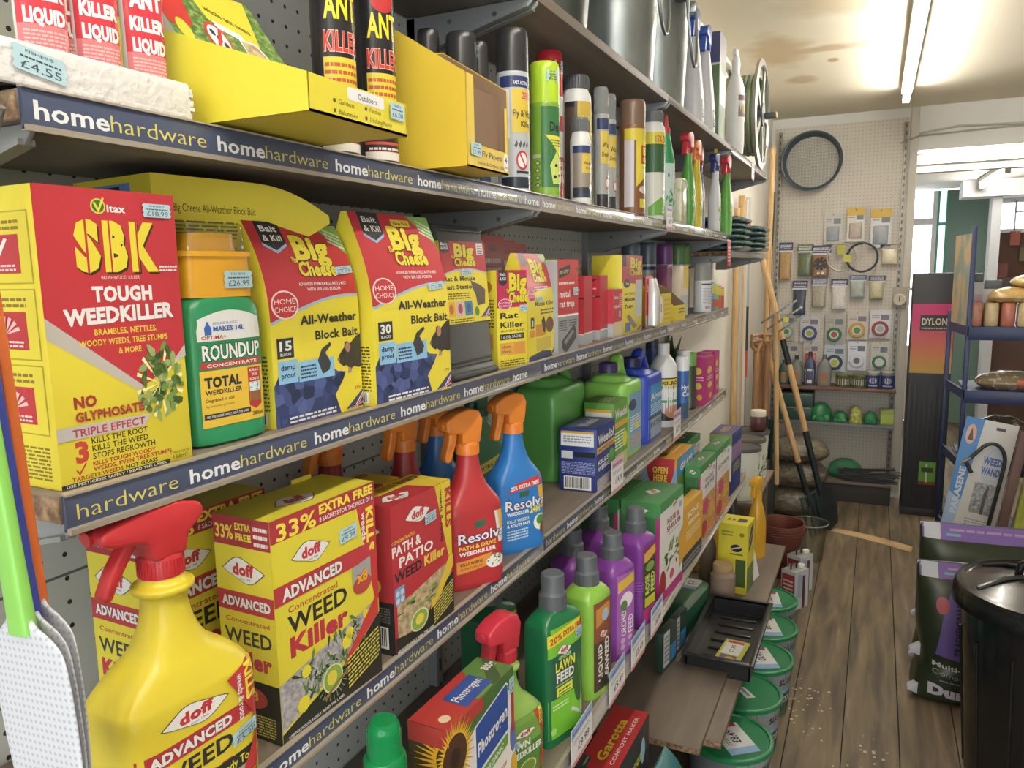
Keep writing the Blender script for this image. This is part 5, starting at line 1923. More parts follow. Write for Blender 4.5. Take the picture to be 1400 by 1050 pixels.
WS = [(0, 0.036, 0.030, 3, 0, 0), (0.004, 0.040, 0.034, 3, 0, 0), (0.06, 0.041, 0.034, 3, 0, 0), (0.18, 0.027, 0.024, 2.6, 0, 0), (0.25, 0.017, 0.016, 2, 0, 0), (0.262, 0.0145, 0.0145, 2, 0, 0)]
a = Art(0.4)
a.rect(0, 0, 1, 1, '#2f3350')
a.micro(0.1, 0.9, 0.55, 0.9, 3, '#cfcfd4')
a.micro(0.1, 0.9, 0.1, 0.4, 2, '#8f93b0')
for y, l in ((2.50, 'left'), (2.68, 'right')):
    sprayer('white conical spray bottle with blue trigger head on top shelf, ' + l + ' of pair', (-0.545, y, S0), 90, WS, '#d5d4d6', '#2b4fae', HEAD_TALL, a, (-0.018, 0.018), (0.02, 0.075), 1.25, 0.017, 'white spray bottles on the top shelf', sub=3)
f = Art()
f.rect(0, 0.72, 1, 1, '#4a4458')
f.rect(0.1, 0.35, 0.95, 0.65, '#c9cfa8')
s = Art()
s.rect(0, 0.72, 1, 1, '#3f4374')
s.rect(0, 0.70, 1, 0.72, '#cfd0cc')
pack('tall_carton', 'tall green and purple carton on the top shelf behind the white spray bottles', 'carton', (-0.525, 2.83), 90, 0.12, 0.12, 0.365, S0, '#4a6a34', f, s)
root = thing('pump_bottle', 'white plastic bottle with a picture label at the end of the top shelf board', 'bottle', (-0.525, 3.16, S0 - 0.006), 88)
mb = MB()
mb.loft([(0, 0.033, 0.033, 2, 0, 0), (0.05, 0.036, 0.036, 2, 0, 0), (0.11, 0.034, 0.034, 2, 0, 0), (0.13, 0.036, 0.036, 2, 0, 0), (0.22, 0.036, 0.036, 2, 0, 0), (0.27, 0.026, 0.026, 2, 0, 0), (0.30, 0.014, 0.014, 2, 0, 0), (0.33, 0.016, 0.016, 2, 0, 0), (0.36, 0.012, 0.012, 2, 0, 0)], mat('#e2e0de', 0.35), 32, 3)
a = Art(0.4)
a.rect(0, 0, 1, 1, '#8d7d78')
a.rect(0.0, 0.75, 1, 1, '#6d4a52')
a.ell(0.5, 0.4, 0.35, 0.25, '#b59a6c', 14)
a.onto(mb, on_can(0.0365, 0.135, 0.215, -150, -40), 10)
mb.build('bottle_body', root)
mb = MB()
mb.box(-0.03, 0.01, -0.008, 0.008, 0.361, 0.385, mat('#e2e0de', 0.35), 0.004)
mb.build('pump_head', root)

root = thing('hose_reel', 'grey hose reel standing on its rim at the far end of the top shelf', 'hose reel', (-0.575, 3.70, S0 - 0.0050), 90)
RIM = mat('#8d8c84', 0.35, 0.6)
R_ = 0.235
for s, yy in ((-1, -0.075), (1, 0.075)):
    mb = MB()
    T = Matrix.Translation((0.0, yy, R_)) @ Matrix.Rotation(radians(90), 4, 'X')
    mb.lathe([(R_, -0.006), (R_, 0.006), (R_ * 0.88, 0.010), (R_ * 0.86, 0.004), (R_ * 0.86, -0.004), (R_ * 0.88, -0.010), (R_, -0.006)], RIM, 48, T, cap=False)
    for k in range(5):
        an = 2 * pi * k / 5
        mb.prism([(0.03, -0.014), (R_ * 0.88, -0.02), (R_ * 0.88, 0.02), (0.03, 0.014)], -0.004, 0.004, RIM, 'z', 0, False, T=T @ Matrix.Rotation(an, 4, 'Z'))
    mb.lathe([(0.05, -0.01), (0.05, 0.01)], mat('#3d4044', 0.5), 24, T)
    mb.build('reel_flange', root)
mb = MB()
for k in range(7):
    pts = [(0.165 * cos(2 * pi * i / 40), -0.06 + 0.02 * k, R_ + 0.165 * sin(2 * pi * i / 40)) for i in range(40)]
    mb.tube(pts, 0.0105, mat('#7d8a6a', 0.5), 8, close=True)
mb.build('hose', root)
mb = MB()
mb.box(0.02, 0.06, -0.135, -0.085, R_ - 0.012, R_ + 0.012, mat('#3a3d42', 0.5), 0.004)
mb.cyl((0.04, -0.137, R_), (0.04, -0.128, R_), 0.013, mat('#d8a02c', 0.5), 16)
mb.build('winding_handle', root)
mb = MB()
mb.box(0.10, 0.145, -0.0865, -0.0855, R_ - 0.12, R_ - 0.02, mat('#d9d6d0', 0.4))
mb.build('paper_tag', root)

# ------------------------------------------------------------------ lower shelf: weedkillers
DY = '#dacb2c'


def lens_logo(a, cu, cv, ru, rv, tilt=0.0, dy=0.0):
    """white leaf-shaped logo plate with red lettering"""
    def shape(k):
        pts = []
        for i in range(13):
            t = i / 12
            x = -1 + 2 * t
            pts.append((x, 0.85 * sin(pi * t) * (1 + 0.25 * sin(2 * pi * t)) + tilt * x))
        for i in range(1, 12):
            t = 1 - i / 12
            x = -1 + 2 * t
            pts.append((x, -0.85 * sin(pi * t) * (1 - 0.25 * sin(2 * pi * t)) + tilt * x))
        return [(cu + ru * k * x, cv + rv * k * y + dy * x * ru) for x, y in pts]
    a.poly(shape(1.06), '#45403c')
    a.poly(shape(1.0), WHT)
    a.text('doff', cu - ru * 0.52, cu + ru * 0.52, cv - rv * 0.32, rv * 0.85, '#bf2a33', 0.05, dy=dy * ru * 1.04)
    a.text('since 1946', cu - ru * 0.2, cu + ru * 0.35, cv - rv * 0.68, rv * 0.18, '#45403c', 0.0)


def weed_front(seed=1):
    a = Art()
    a.rect(0, 0, 1, 1, DY)
    a.poly([(0, 0.90), (1, 0.90), (1, 1), (0, 1)], '#a82a38')
    a.text('33%', 0.05, 0.40, 0.905, 0.075, '#ecd93c', 0.022)
    a.text('EXTRA FREE', 0.43, 0.98, 0.948, 0.042, '#ecd93c', 0.05)
    a.text('8 SACHETS FOR THE PRICE OF 6', 0.43, 0.98, 0.912, 0.022, WHT, 0.02)
    a.poly([(0.80, 0.90), (1, 0.90), (1, 0.40), (0.96, 0.40)], '#c03030')
    a.vtext('KILLS', 0.90, 0.66, 0.885, 0.075, '#ecd93c', 0.05)
    a.vtext('weeds & roots', 0.845, 0.55, 0.87, 0.05, WHT, 0.03)
    lens_logo(a, 0.34, 0.80, 0.17, 0.055, 0.0)
    a.rect(0, 0.625, 0.92, 0.71, '#b8303a')
    a.text('ADVANCED', 0.065, 0.62, 0.640, 0.052, WHT, 0.05, ol='#4a2022', ow=0.03)
    a.text('Concentrated', 0.11, 0.57, 0.572, 0.030, '#b8403a', 0.01)
    a.text('WEED', 0.10, 0.66, 0.478, 0.082, '#2c2a26', 0.025)
    a.text('Killer', 0.11, 0.66, 0.372, 0.088, '#b82d3c', 0.05)
    a.poly([(0.72, 0.62), (0.92, 0.64), (0.92, 0.52), (0.83, 0.47), (0.72, 0.52)], '#9a9a98')
    a.ell(0.82, 0.52, 0.10, 0.045, '#b8403a', 20)
    a.text('x8', 0.76, 0.88, 0.535, 0.055, '#e8a034', 0.05, ol='#8f2f28')
    a.poly([(0, 0.06), (0.98, 0.30), (0.98, 0.405), (0, 0.275)], P_STONE)
    a.poly([(0, 0), (1, 0), (1, 0.33), (0.72, 0.21), (0, 0.055)], '#24241f')
    a.poly([(0, 0.052), (0.72, 0.207), (0.72, 0.215), (0, 0.062)], '#cfc43a')
    r = random.Random(seed)
    for i in range(70):
        u = r.uniform(0.18, 0.80)
        v = 0.17 + 0.16 * u + r.uniform(-0.05, 0.07)
        an = r.uniform(0, 2 * pi)
        l = r.uniform(0.04, 0.10)
        a.put([(u, v), (u + l * cos(an) - 0.012 * sin(an), v + 0.75 * (l * sin(an) + 0.012 * cos(an))), (u + 1.3 * l * cos(an), v + l * sin(an)), (u + l * cos(an) + 0.012 * sin(an), v + 0.75 * (l * sin(an) - 0.012 * cos(an)))],
              [(0, 1, 2, 3)], r.choice(('#2d4a25', '#46692f', '#5f7f3f')), L=4 + i % 3)
    for u, v, s in ((0.19, 0.13, 0.06), (0.23, 0.27, 0.045), (0.63, 0.285, 0.055), (0.66, 0.32, 0.045), (0.84, 0.365, 0.035)):
        pts = []
        for k in range(28):
            rr_ = s * (1 if k % 2 else 0.82)
            pts.append((u + rr_ * cos(2 * pi * k / 28), v + 0.7 * rr_ * sin(2 * pi * k / 28)))
        a.put(pts, [tuple(range(28))], '#e0cf2a', L=8)
    for k in range(24):
        t = 2 * pi * k / 24
        a.put([(0.47 + 0.09 * cos(t), 0.155 + 0.06 * sin(t)), (0.47 + 0.155 * cos(t + .03), 0.155 + 0.105 * sin(t + .03)), (0.47 + 0.155 * cos(t - .03), 0.155 + 0.105 * sin(t - .03))], [(0, 1, 2)], '#7f9a6a', L=8)
    a.ell(0.47, 0.155, 0.10, 0.068, '#c9cf9a', 22)
    a.ell(0.47, 0.155, 0.088, 0.06, '#86a83e', 22)
    a.ell(0.46, 0.16, 0.05, 0.035, '#d8c63a', 14)
    a.poly([(0.36, 0.085), (0.64, 0.165), (0.62, 0.135), (0.50, 0.115), (0.40, 0.07)], '#8a6a3e')
    a.poly([(0.98, 0.44), (0.98, 0.33), (0.68, 0.205), (0.60, 0.165), (0.63, 0.22), (0.66, 0.235)], '#c8362f')
    a.micro(0.62, 0.97, 0.05, 0.21, 8, '#c9bf4a', 0.18)
    a.text('USE PESTICIDES SAFELY. READ THE LABEL', 0.05, 0.58, 0.015, 0.014, WHT, 0.01, dy=0.012)
    return a


def weed_side():
    s = Art()
    s.rect(0, 0, 1, 1, DY)
    s.rect(0, 0.87, 1, 1, '#a82a38')
    s.text('33%', 0.04, 0.36, 0.90, 0.062, '#ecd93c', 0.022)
    s.text('EXTRA', 0.40, 0.68, 0.945, 0.030, '#ecd93c', 0.04)
    s.text('FREE', 0.40, 0.68, 0.90, 0.030, '#ecd93c', 0.04)
    s.micro(0.72, 0.96, 0.885, 0.985, 3, WHT)
    lens_logo(s, 0.50, 0.765, 0.36, 0.06)
    s.rect(0, 0.575, 1, 0.665, '#b8303a')
    s.text('ADVANCED', 0.08, 0.94, 0.60, 0.042, WHT, 0.05, ol='#4a2022')
    s.text('Concentrated', 0.12, 0.90, 0.525, 0.022, '#b8403a', 0.01)
    s.text('WEED', 0.08, 0.92, 0.43, 0.068, '#3a3832', 0.02)
    s.text('Killer', 0.10, 0.90, 0.325, 0.075, '#b82d3c', 0.05)
    s.rect(0, 0, 1, 0.27, '#24241f')
    s.ell(0.5, 0.19, 0.28, 0.05, '#a83a33', 18)
    s.text('x8', 0.38, 0.62, 0.18, 0.045, '#e8a034', 0.05)
    s.micro(0.1, 0.9, 0.02, 0.12, 8, '#bdb14a')
    return s


top = Art()
top.rect(0, 0, 1, 1, DY)
lens_logo(top, 0.42, 0.40, 0.17, 0.22)
wf_, ws_ = weed_front(), weed_side()
o = pack('weedkiller_carton', 'tall yellow and red weedkiller carton with dandelions pictured, front of the lower shelf', 'weedkiller box', (-0.505, 0.528), 87.7, 0.158, 0.075, 0.228, S3, DY, wf_, ws_, top,
         'yellow weedkiller cartons')
mb = MB()
mb.box(0.03, 0.06, 0.036, 0.0375, 0.228, 0.233, mat(DY, 0.4))
sticker(o, on_front(0.158, 0.075, 0.228), 0.60, 0.765, 0.19, 0.068, '£9.99', 0.008)
mb.build('tear_tab', o)
pack('weedkiller_carton', 'yellow and red weedkiller carton standing in the shade behind the red trigger bottle', 'weedkiller box', (-0.602, 0.462), 88, 0.158, 0.075, 0.228, S3, DY, wf_, ws_, top, 'yellow weedkiller cartons')

# path and patio cartons
f = Art()
f.rect(0, 0, 1, 1, '#b82c35')
f.poly([(0.72, 1), (1, 1), (1, 0.45), (0.93, 0.45)], '#d9bf2c')
f.vtext('KILLS', 0.90, 0.66, 0.95, 0.10, '#b82c35', 0.05)
f.vtext('weeds & roots', 0.80, 0.58, 0.96, 0.055, K, 0.02)
lens_logo(f, 0.42, 0.87, 0.20, 0.062)
f.text('CONCENTRATED', 0.0, 0.36, 0.745, 0.022, '#ddc23a', 0.02)
f.text('PATH &', 0.0, 0.46, 0.665, 0.068, WHT, 0.03)
f.text('PATIO', 0.10, 0.66, 0.575, 0.068, WHT, 0.03)
f.text('WEED', 0.02, 0.46, 0.485, 0.068, K, 0.03)
f.text('Killer', 0.50, 0.86, 0.485, 0.070, '#ddc23a', 0.04)
f.rect(0.02, 0.33, 0.17, 0.45, '#6c93c6')
for k in range(4):
    f.ell(0.06 + 0.07 * (k % 2), 0.36 + 0.05 * (k // 2), 0.03, 0.02, '#b9cfe0', 12)
f.poly([(0.04, 0.335), (0.04, 0.10), (0.96, 0.10), (0.96, 0.42), (0.30, 0.35)], P_BRICK)
leafy(f, 0.42, 0.26, 0.4, 0.06, 26, 5)
f.poly([(0, 0), (1, 0), (1, 0.32), (0.60, 0.20), (0.45, 0.06), (0.02, 0.12), (0, 0.12)], '#24241f')
f.poly([(1, 0.45), (1, 0.36), (0.72, 0.19), (0.57, 0.15), (0.60, 0.22), (0.66, 0.22), (0.93, 0.45)], '#d9b82c')
for k in range(24):
    t = 2 * pi * k / 24
    f.put([(0.38 + 0.11 * cos(t), 0.14 + 0.06 * sin(t)), (0.38 + 0.20 * cos(t + .03), 0.14 + 0.11 * sin(t + .03)), (0.38 + 0.20 * cos(t - .03), 0.14 + 0.11 * sin(t - .03))], [(0, 1, 2)], '#8fa37a', L=6)
f.ell(0.38, 0.14, 0.15, 0.075, '#d2d8ac', 22)
f.ell(0.38, 0.14, 0.13, 0.066, '#86a83e', 22)
f.ell(0.38, 0.145, 0.07, 0.035, '#d8c63a', 14)
f.micro(0.62, 0.98, 0.03, 0.20, 8, '#c9bf4a', 0.2)
f.text('PESTICIDES SAFELY. READ THE LABEL', 0.02, 0.62, 0.012, 0.018, WHT, 0.01)
s = Art()
s.rect(0, 0, 1, 1, '#a82832')
s.rect(0, 0, 1, 0.36, '#201f22')
lens_logo(s, 0.35, 0.83, 0.40, 0.06)
s.ell(0.5, 0.46, 0.22, 0.06, '#d9bf2c', 16)
s.bars(0.15, 0.04, 0.85, 0.19, 14)
s.micro(0.1, 0.9, 0.22, 0.33, 6, '#6b6a64')
top = Art()
top.rect(0, 0, 1, 1, '#b02a34')
top.poly([(0.60, 1), (1, 1), (1, 0), (0.72, 0)], '#d9bf2c')
top.poly([(0.0, 1), (1, 1), (1, 0.55), (0.25, 0.62)], '#d9bf2c')
top.text('WEED', 0.62, 0.95, 0.70, 0.2, K, 0.03)
top.text('PATIO', 0.35, 0.60, 0.74, 0.2, '#b5672c', 0.02)
lens_logo(top, 0.28, 0.30, 0.20, 0.22)
o = pack('weedkiller_carton', 'red path and patio weedkiller carton with paving picture, front of a pair', 'weedkiller box', (-0.503, 0.722), 89, 0.136, 0.062, 0.186, S3, '#b02a34', f, s, top, 'red path weedkiller cartons')
sticker(o, on_front(0.136, 0.062, 0.186), 0.52, 0.765, 0.20, 0.072, '£7.80', 0.006)
pack('weedkiller_carton', 'red path and patio weedkiller carton tucked behind the front one', 'weedkiller box', (-0.571, 0.705), 89, 0.136, 0.062, 0.186, S3, '#b02a34', f, s, top, 'red path weedkiller cartons')

# the big yellow trigger bottle in the foreground
BIG = [(0, 0.058, 0.032, 4, 0, 0), (0.004, 0.0625, 0.036, 4.5, 0, 0), (0.06, 0.063, 0.0365, 5, 0, 0), (0.120, 0.063, 0.0365, 5, 0, 0), (0.134, 0.060, 0.0345, 4, 0, 0), (0.149, 0.046, 0.030, 3.2, 0, 0),
       (0.162, 0.030, 0.025, 2.6, 0, 0), (0.182, 0.021, 0.020, 2.1, 0, 0), (0.203, 0.0175, 0.0175, 2, 0, 0), (0.2065, 0.0195, 0.0195, 2, 0, 0), (0.209, 0.0235, 0.0235, 2, 0, 0), (0.2135, 0.0238, 0.0238, 2, 0, 0), (0.216, 0.019, 0.019, 2, 0, 0), (0.221, 0.0165, 0.0165, 2, 0, 0)]
a = Art(0.35)
a.poly([(0, 0), (1, 0), (1, 0.30), (0, 0.30)], P_STONE)
lens_logo(a, 0.44, 0.855, 0.26, 0.085, dy=0.0)
a.rect(0, 0.62, 0.93, 0.735, '#b82c35')
a.text('ADVANCED', 0.07, 0.72, 0.645, 0.068, WHT, 0.05, ol='#4a2022')
a.text('WEED', 0.10, 0.72, 0.475, 0.115, '#2c2a26', 0.025)
a.text('Killer', 0.13, 0.72, 0.325, 0.12, '#b82d3c', 0.05)
a.rect(0.55, 0.29, 1, 0.40, '#2a2a20')
a.text('Ready To Use', 0.56, 0.99, 0.315, 0.06, '#e0cf2a', 0.02, sh=0.01)
a.poly([(0, 0), (1, 0), (1, 0.28), (0.8, 0.24), (0.2, 0.0)], '#24241f')
leafy(a, 0.45, 0.18, 0.28, 0.10, 24, 9)
a.ell(0.55, 0.22, 0.06, 0.05, '#e0cf2a', 14)
a.ell(0.52, 0.06, 0.15, 0.09, '#86a83e', 18)
a.micro(0.70, 0.98, 0.08, 0.22, 5, '#c9bf4a')
a.poly([(0.70, 0.95), (0.97, 1.03), (1.0, 0.99), (1.0, 0.27), (0.66, 0.08), (0.98, 0.52)], '#c23034')
a.vtext('KILLS', 0.865, 0.73, 0.995, 0.095, '#ecd93c', 0.05)
a.vtext('weeds & roots', 0.785, 0.62, 0.95, 0.055, WHT, 0.02)
sprayer('large yellow weedkiller trigger bottle with red spray head, nearest on the lower shelf', (-0.512, 0.413, S3), 86, BIG, '#dcc626', '#c5252c', HEAD_FLAT, a, (-0.058, 0.0605), (0.006, 0.131), 1.0, 0.0172,
        cut=14, price=(0.70, 0.46, 0.26, 0.10, '£5.20', 0.02))

# red and blue trigger bottles
RES = [(0, 0.042, 0.024, 4, 0, 0), (0.004, 0.047, 0.028, 4.5, 0, 0), (0.05, 0.0475, 0.0285, 4.5, 0, 0), (0.105, 0.047, 0.028, 4.5, 0, 0), (0.122, 0.0455, 0.027, 4, 0, 0), (0.135, 0.038, 0.024, 3, 0, 0),
       (0.150, 0.027, 0.0205, 2.6, 0, 0), (0.170, 0.0195, 0.017, 2.2, 0, 0), (0.188, 0.0165, 0.0155, 2, 0, 0), (0.195, 0.0155, 0.0155, 2, 0, 0)]


def resolver(kind):
    a = Art(0.32)
    if kind == 'red':
        a.rect(0, 0, 1, 1, '#b0262b')
        a.poly([(0.0, 0.16), (0.66, 0.20), (0.72, 0.38), (0.0, 0.34)], '#d98a2c')
        a.text('KILLS WEEDS', 0.06, 0.50, 0.275, 0.04, '#5a2a14', 0.03)
        a.text('& PREVENTS', 0.06, 0.50, 0.215, 0.03, '#a8442a', 0.02)
        a.ell(0.78, 0.24, 0.20, 0.10, WHT, 20)
        leafy(a, 0.76, 0.27, 0.17, 0.08, 18, 4)
        a.text('PATH & DRIVE', 0.04, 0.80, 0.50, 0.058, '#dcc63a', 0.04)
        a.text('WEEDKILLER', 0.04, 0.80, 0.415, 0.058, WHT, 0.04)
        a.poly([(0.78, 0.98), (0.96, 0.98), (1.0, 0.5), (0.86, 0.5)], '#c9cfd4')
        a.poly([(0.84, 0.98), (0.96, 0.98), (0.99, 0.66), (0.90, 0.66)], '#e0a83c')
    else:
        a.rect(0, 0, 1, 1, '#1f6fbf')
        a.poly([(0.06, 0.80), (0.30, 0.93), (0.92, 1.0), (0.92, 0.86)], '#c23034')
        a.text('25% EXTRA FREE', 0.16, 0.85, 0.835, 0.055, WHT, 0.04, dy=0.035)
        a.text('WEEDKILLER', 0.06, 0.58, 0.475, 0.05, WHT, 0.04)
        a.text('24H', 0.60, 0.86, 0.46, 0.10, '#d9cf3a', 0.05)
        a.text('KILLS WEEDS', 0.06, 0.58, 0.375, 0.042, '#d9d6b0', 0.03)
        a.text('& ROOTS FAST', 0.06, 0.60, 0.31, 0.042, WHT, 0.03)
        a.micro(0.06, 0.55, 0.12, 0.28, 4, '#bcd0e6')
        a.ell(0.86, 0.30, 0.17, 0.12, '#d9e2c0', 18)
        a.ell(0.86, 0.33, 0.10, 0.07, '#4a7d35', 14)
        a.ell(0.92, 0.20, 0.07, 0.09, '#7a3d2c', 14)
        a.poly([(0.80, 0.84), (0.96, 0.84), (1.0, 0.5), (0.88, 0.5)], '#e0a83c')
    a.poly([(0.36, 0.88 if kind == 'red' else 0.80), (0.60, 0.90 if kind == 'red' else 0.80), (0.58, 0.80 if kind == 'red' else 0.72), (0.36, 0.78 if kind == 'red' else 0.71)], '#2a5b46')
    a.text('Resolva', 0.03, 1.0, 0.60 if kind == 'red' else 0.555, 0.145, WHT, 0.015, sh=0.03, ol='#232a6e', ow=0.05)
    return a


OR_ = mat('#e07a1f', 0.35, var=0.04)
ared, ablu = resolver('red'), resolver('blue')
sprayer('red trigger bottle with an orange head at the front of the lower shelf', (-0.530, 0.962, S3), 62, RES, '#b0262b', OR_, HEAD_TALL, ared, (-0.040, 0.0445), (0.010, 0.112), 1.05, 0.0165, 'orange-headed trigger bottles')
sprayer('bright blue trigger bottle with an orange head at the front of the lower shelf', (-0.530, 1.118, S3), 62, RES, '#1f6fbf', OR_, HEAD_TALL, ablu, (-0.040, 0.0445), (0.010, 0.125), 1.05, 0.0165, 'orange-headed trigger bottles')
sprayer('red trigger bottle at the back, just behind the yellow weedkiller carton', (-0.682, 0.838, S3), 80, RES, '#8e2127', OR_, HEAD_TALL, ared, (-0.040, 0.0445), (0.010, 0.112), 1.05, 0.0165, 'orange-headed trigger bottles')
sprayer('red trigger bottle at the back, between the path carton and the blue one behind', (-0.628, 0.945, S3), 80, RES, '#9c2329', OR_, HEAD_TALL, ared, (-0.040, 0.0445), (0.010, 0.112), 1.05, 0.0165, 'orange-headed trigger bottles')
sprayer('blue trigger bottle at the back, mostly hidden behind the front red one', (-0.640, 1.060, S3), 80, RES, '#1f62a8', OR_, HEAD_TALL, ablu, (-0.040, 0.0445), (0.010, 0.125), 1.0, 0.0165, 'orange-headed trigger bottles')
g = Art(0.35)
g.rect(0, 0.0, 1, 0.62, '#1f7a50')
g.poly([(0, 0.62), (1, 0.80), (1, 0.94), (0, 0.78)], '#d2c63a')
g.text('EXTRA VALUE', 0.1, 0.95, 0.69, 0.06, '#2b5a34', 0.03, dy=0.12)
g.text('ROUNDUP', 0.04, 0.98, 0.36, 0.17, WHT, 0.04, ol='#123a28')
g.rect(0, 0.24, 1, 0.32, '#b2302c')
g.rect(0, 0, 1, 0.2, '#d9b32c')
GRS = [(0, 0.045, 0.028, 4, 0, 0), (0.004, 0.050, 0.031, 4.5, 0, 0), (0.13, 0.050, 0.031, 4.5, 0, 0), (0.165, 0.044, 0.028, 3, 0, 0), (0.19, 0.030, 0.022, 2.5, 0, 0), (0.205, 0.020, 0.018, 2, 0, 0), (0.215, 0.016, 0.016, 2, 0, 0)]
sprayer('green trigger bottle at the back behind the bright blue one', (-0.655, 1.235, S3), 76, [(q_[0] * 0.9, *q_[1:]) for q_ in GRS], '#1d7248', '#24553f', HEAD_TALL, g, (-0.044, 0.046), (0.012, 0.135), 0.9, 0.017)

# ---- jerrycans and boxes in the middle length
def jerrycan(label, loc, rz, w, d, h, body, cap, art, group=None, capx=-0.25):
    """flat-sided can with a sloping shoulder, a screw cap and a moulded loop handle"""
    root = thing('jerrycan', label, 'jerrycan', loc, rz, group)
    B = mat(body, 0.33, var=0.03)
    mb = MB()
    hs = h * 0.70
    mb.loft([(0, w * 0.46, d * 0.44, 5, 0, 0), (0.005, w * 0.5, d * 0.5, 6, 0, 0), (hs * 0.5, w * 0.5, d * 0.5, 6, 0, 0), (hs, w * 0.5, d * 0.5, 6, 0, 0), (hs + 0.02, w * 0.46, d * 0.47, 5, 0, 0),
             (h * 0.80, w * 0.34, d * 0.40, 3.5, w * capx * 0.35, 0), (h * 0.86, w * 0.22, d * 0.3, 2.6, w * capx * 0.8, 0), (h * 0.875, 0.020, 0.020, 2, w * capx, 0), (h * 0.90, 0.018, 0.018, 2, w * capx, 0)], B, 44, 3)
    bv = mb.bvh()
    # loop handle from the neck to the far shoulder
    xc = w * capx
    ctl = [(xc + 0.036, h * 0.76), (xc + 0.040, h * 0.90), (xc + 0.052, h * 0.985), (xc + 0.072, h * 0.995), (w * 0.30, h * 0.90), (w * 0.44, h * 0.80), (w * 0.47, h * 0.70), (w * 0.46, h * 0.60)]
    pts = []
    for i in range(len(ctl) - 1):
        q0, q1, q2, q3 = ctl[max(0, i - 1)], ctl[i], ctl[i + 1], ctl[min(len(ctl) - 1, i + 2)]
        for k in range(4):
            t = k / 4
            x, z = [0.5 * (2 * b + (c - a) * t + (2 * a - 5 * b + 4 * c - e) * t * t + (3 * b - a - 3 * c + e) * t ** 3) for a, b, c, e in zip(q0, q1, q2, q3)]
            pts.append((x, 0, z))
    pts.append((ctl[-1][0], 0, ctl[-1][1]))
    mb.tube(pts, 0.016, B, 14)
    mb.build('can_body', root)
    if art:
        lb = MB()
        art.onto(lb, on_body(bv, -w * 0.42, w * 0.42, 0.012, hs * 0.96), 8)
        lb.build('front_label', root)
    mb = MB()
    C = mat(cap, 0.4)
    zc = h * 0.885
    mb.lathe([(0.0225, zc), (0.0225, zc + 0.022), (0.021, zc + 0.0245)], C, 28, Matrix.Translation((w * capx, 0, 0)))
    for i in range(32):
        t = 2 * pi * i / 32
        mb.box(-0.0006, 0.0008, -0.0006, 0.0006, zc + 0.001, zc + 0.021, C, T=Matrix.Translation((w * capx, 0, 0)) @ Matrix.Rotation(t, 4, 'Z') @ Matrix.Translation((0.0225, 0, 0)))
    mb.build('screw_cap', root)
    return root


a = Art(0.35)
a.rect(0, 0, 1, 1, '#6f9fc4')
a.ell(0.3, 0.8, 0.25, 0.1, '#3f4a6a', 16)
a.rect(0.1, 0.05, 0.95, 0.28, P_STONE)
a.micro(0.15, 0.9, 0.35, 0.62, 6, '#e0e4ea')
a.ell(0.6, 0.42, 0.2, 0.05, '#d9d24a', 14)
jerrycan('dark green jerrycan at the back of the lower shelf behind the two weed boxes', (-0.660, 1.600, S3), 90, 0.190, 0.110, 0.258, '#52a043', '#2f2950', None, capx=-0.22)
jerrycan('lime green jerrycan with a purple cap beside the bright blue one', (-0.590, 1.835, S3), 90, 0.150, 0.120, 0.232, '#86c84c', '#43306e', a, capx=-0.22)
a = Art(0.35)
a.rect(0, 0.42, 1, 1, '#3f8fc9')
a.rect(0, 0.36, 1, 0.42, '#2c3140')
a.text('Algon', 0.1, 0.9, 0.72, 0.12, WHT, 0.03)
a.micro(0.1, 0.9, 0.45, 0.66, 5, '#cfe0ee')
a.rect(0, 0, 1, 0.36, '#8f9fae')
a.text('PATIO', 0.1, 0.9, 0.2, 0.1, '#26304a', 0.03)
jerrycan('bright blue jerrycan with a navy cap in the far part of the lower shelf', (-0.580, 2.010, S3), 90, 0.165, 0.115, 0.228, '#2340b8', '#1b2358', a, capx=-0.25)

f = Art()
f.rect(0, 0, 1, 1, '#20307c')
f.text('Weedol', 0.05, 0.92, 0.74, 0.15, WHT, 0.03, ol='#131c50')
f.rect(0, 0.60, 1, 0.70, '#d8a02c')
f.text('PATHCLEAR', 0.08, 0.9, 0.62, 0.05, '#20307c', 0.03)
f.text('KILLS', 0.05, 0.62, 0.42, 0.07, WHT, 0.03)
f.text('WEEDS', 0.05, 0.66, 0.32, 0.07, WHT, 0.03)
f.ell(0.78, 0.42, 0.2, 0.13, '#4f9a3c', 16)
f.rect(0, 0, 1, 0.2, P_STONE)
s = Art()
s.rect(0.05, 0.72, 0.92, 0.93, '#dfe2e4')
s.rect(0.05, 0.92, 0.92, 0.955, '#d8a02c')
s.micro(0.12, 0.85, 0.78, 0.9, 3, '#8a8f9a')
s.rect(0.06, 0.52, 0.36, 0.64, '#cfd4d2')
s.rect(0.40, 0.55, 0.95, 0.63, '#1c2226')
s.micro(0.06, 0.95, 0.28, 0.48, 8, '#8f9ccc')
s.bars(0.12, 0.03, 0.85, 0.24, 20)
t_ = Art()
t_.rect(0.1, 0.1, 0.9, 0.9, '#3d3f66')
t_.text('Weedol', 0.2, 0.8, 0.35, 0.3, '#c9c4cf', 0.03)
pack('weedkiller_carton', 'navy blue weedkiller carton with barcode side and orange band', 'weedkiller box', (-0.503, 1.462), 92, 0.135, 0.082, 0.134, S3, '#20307c', f, s, t_)
f = Art()
f.rect(0, 0, 1, 1, '#5f9a34')
f.text('Weedol', 0.05, 0.95, 0.76, 0.14, WHT, 0.03, ol='#2d4a1c')
f.rect(0, 0.62, 1, 0.70, '#d8a02c')
f.micro(0.05, 0.8, 0.3, 0.58, 6, '#e8efd8')
f.ell(0.8, 0.4, 0.18, 0.12, '#d9cf3a', 14)
f.rect(0, 0, 1, 0.22, '#a8b87a')
s = Art()
s.rect(0.05, 0.55, 0.92, 0.88, '#dfe2dc')
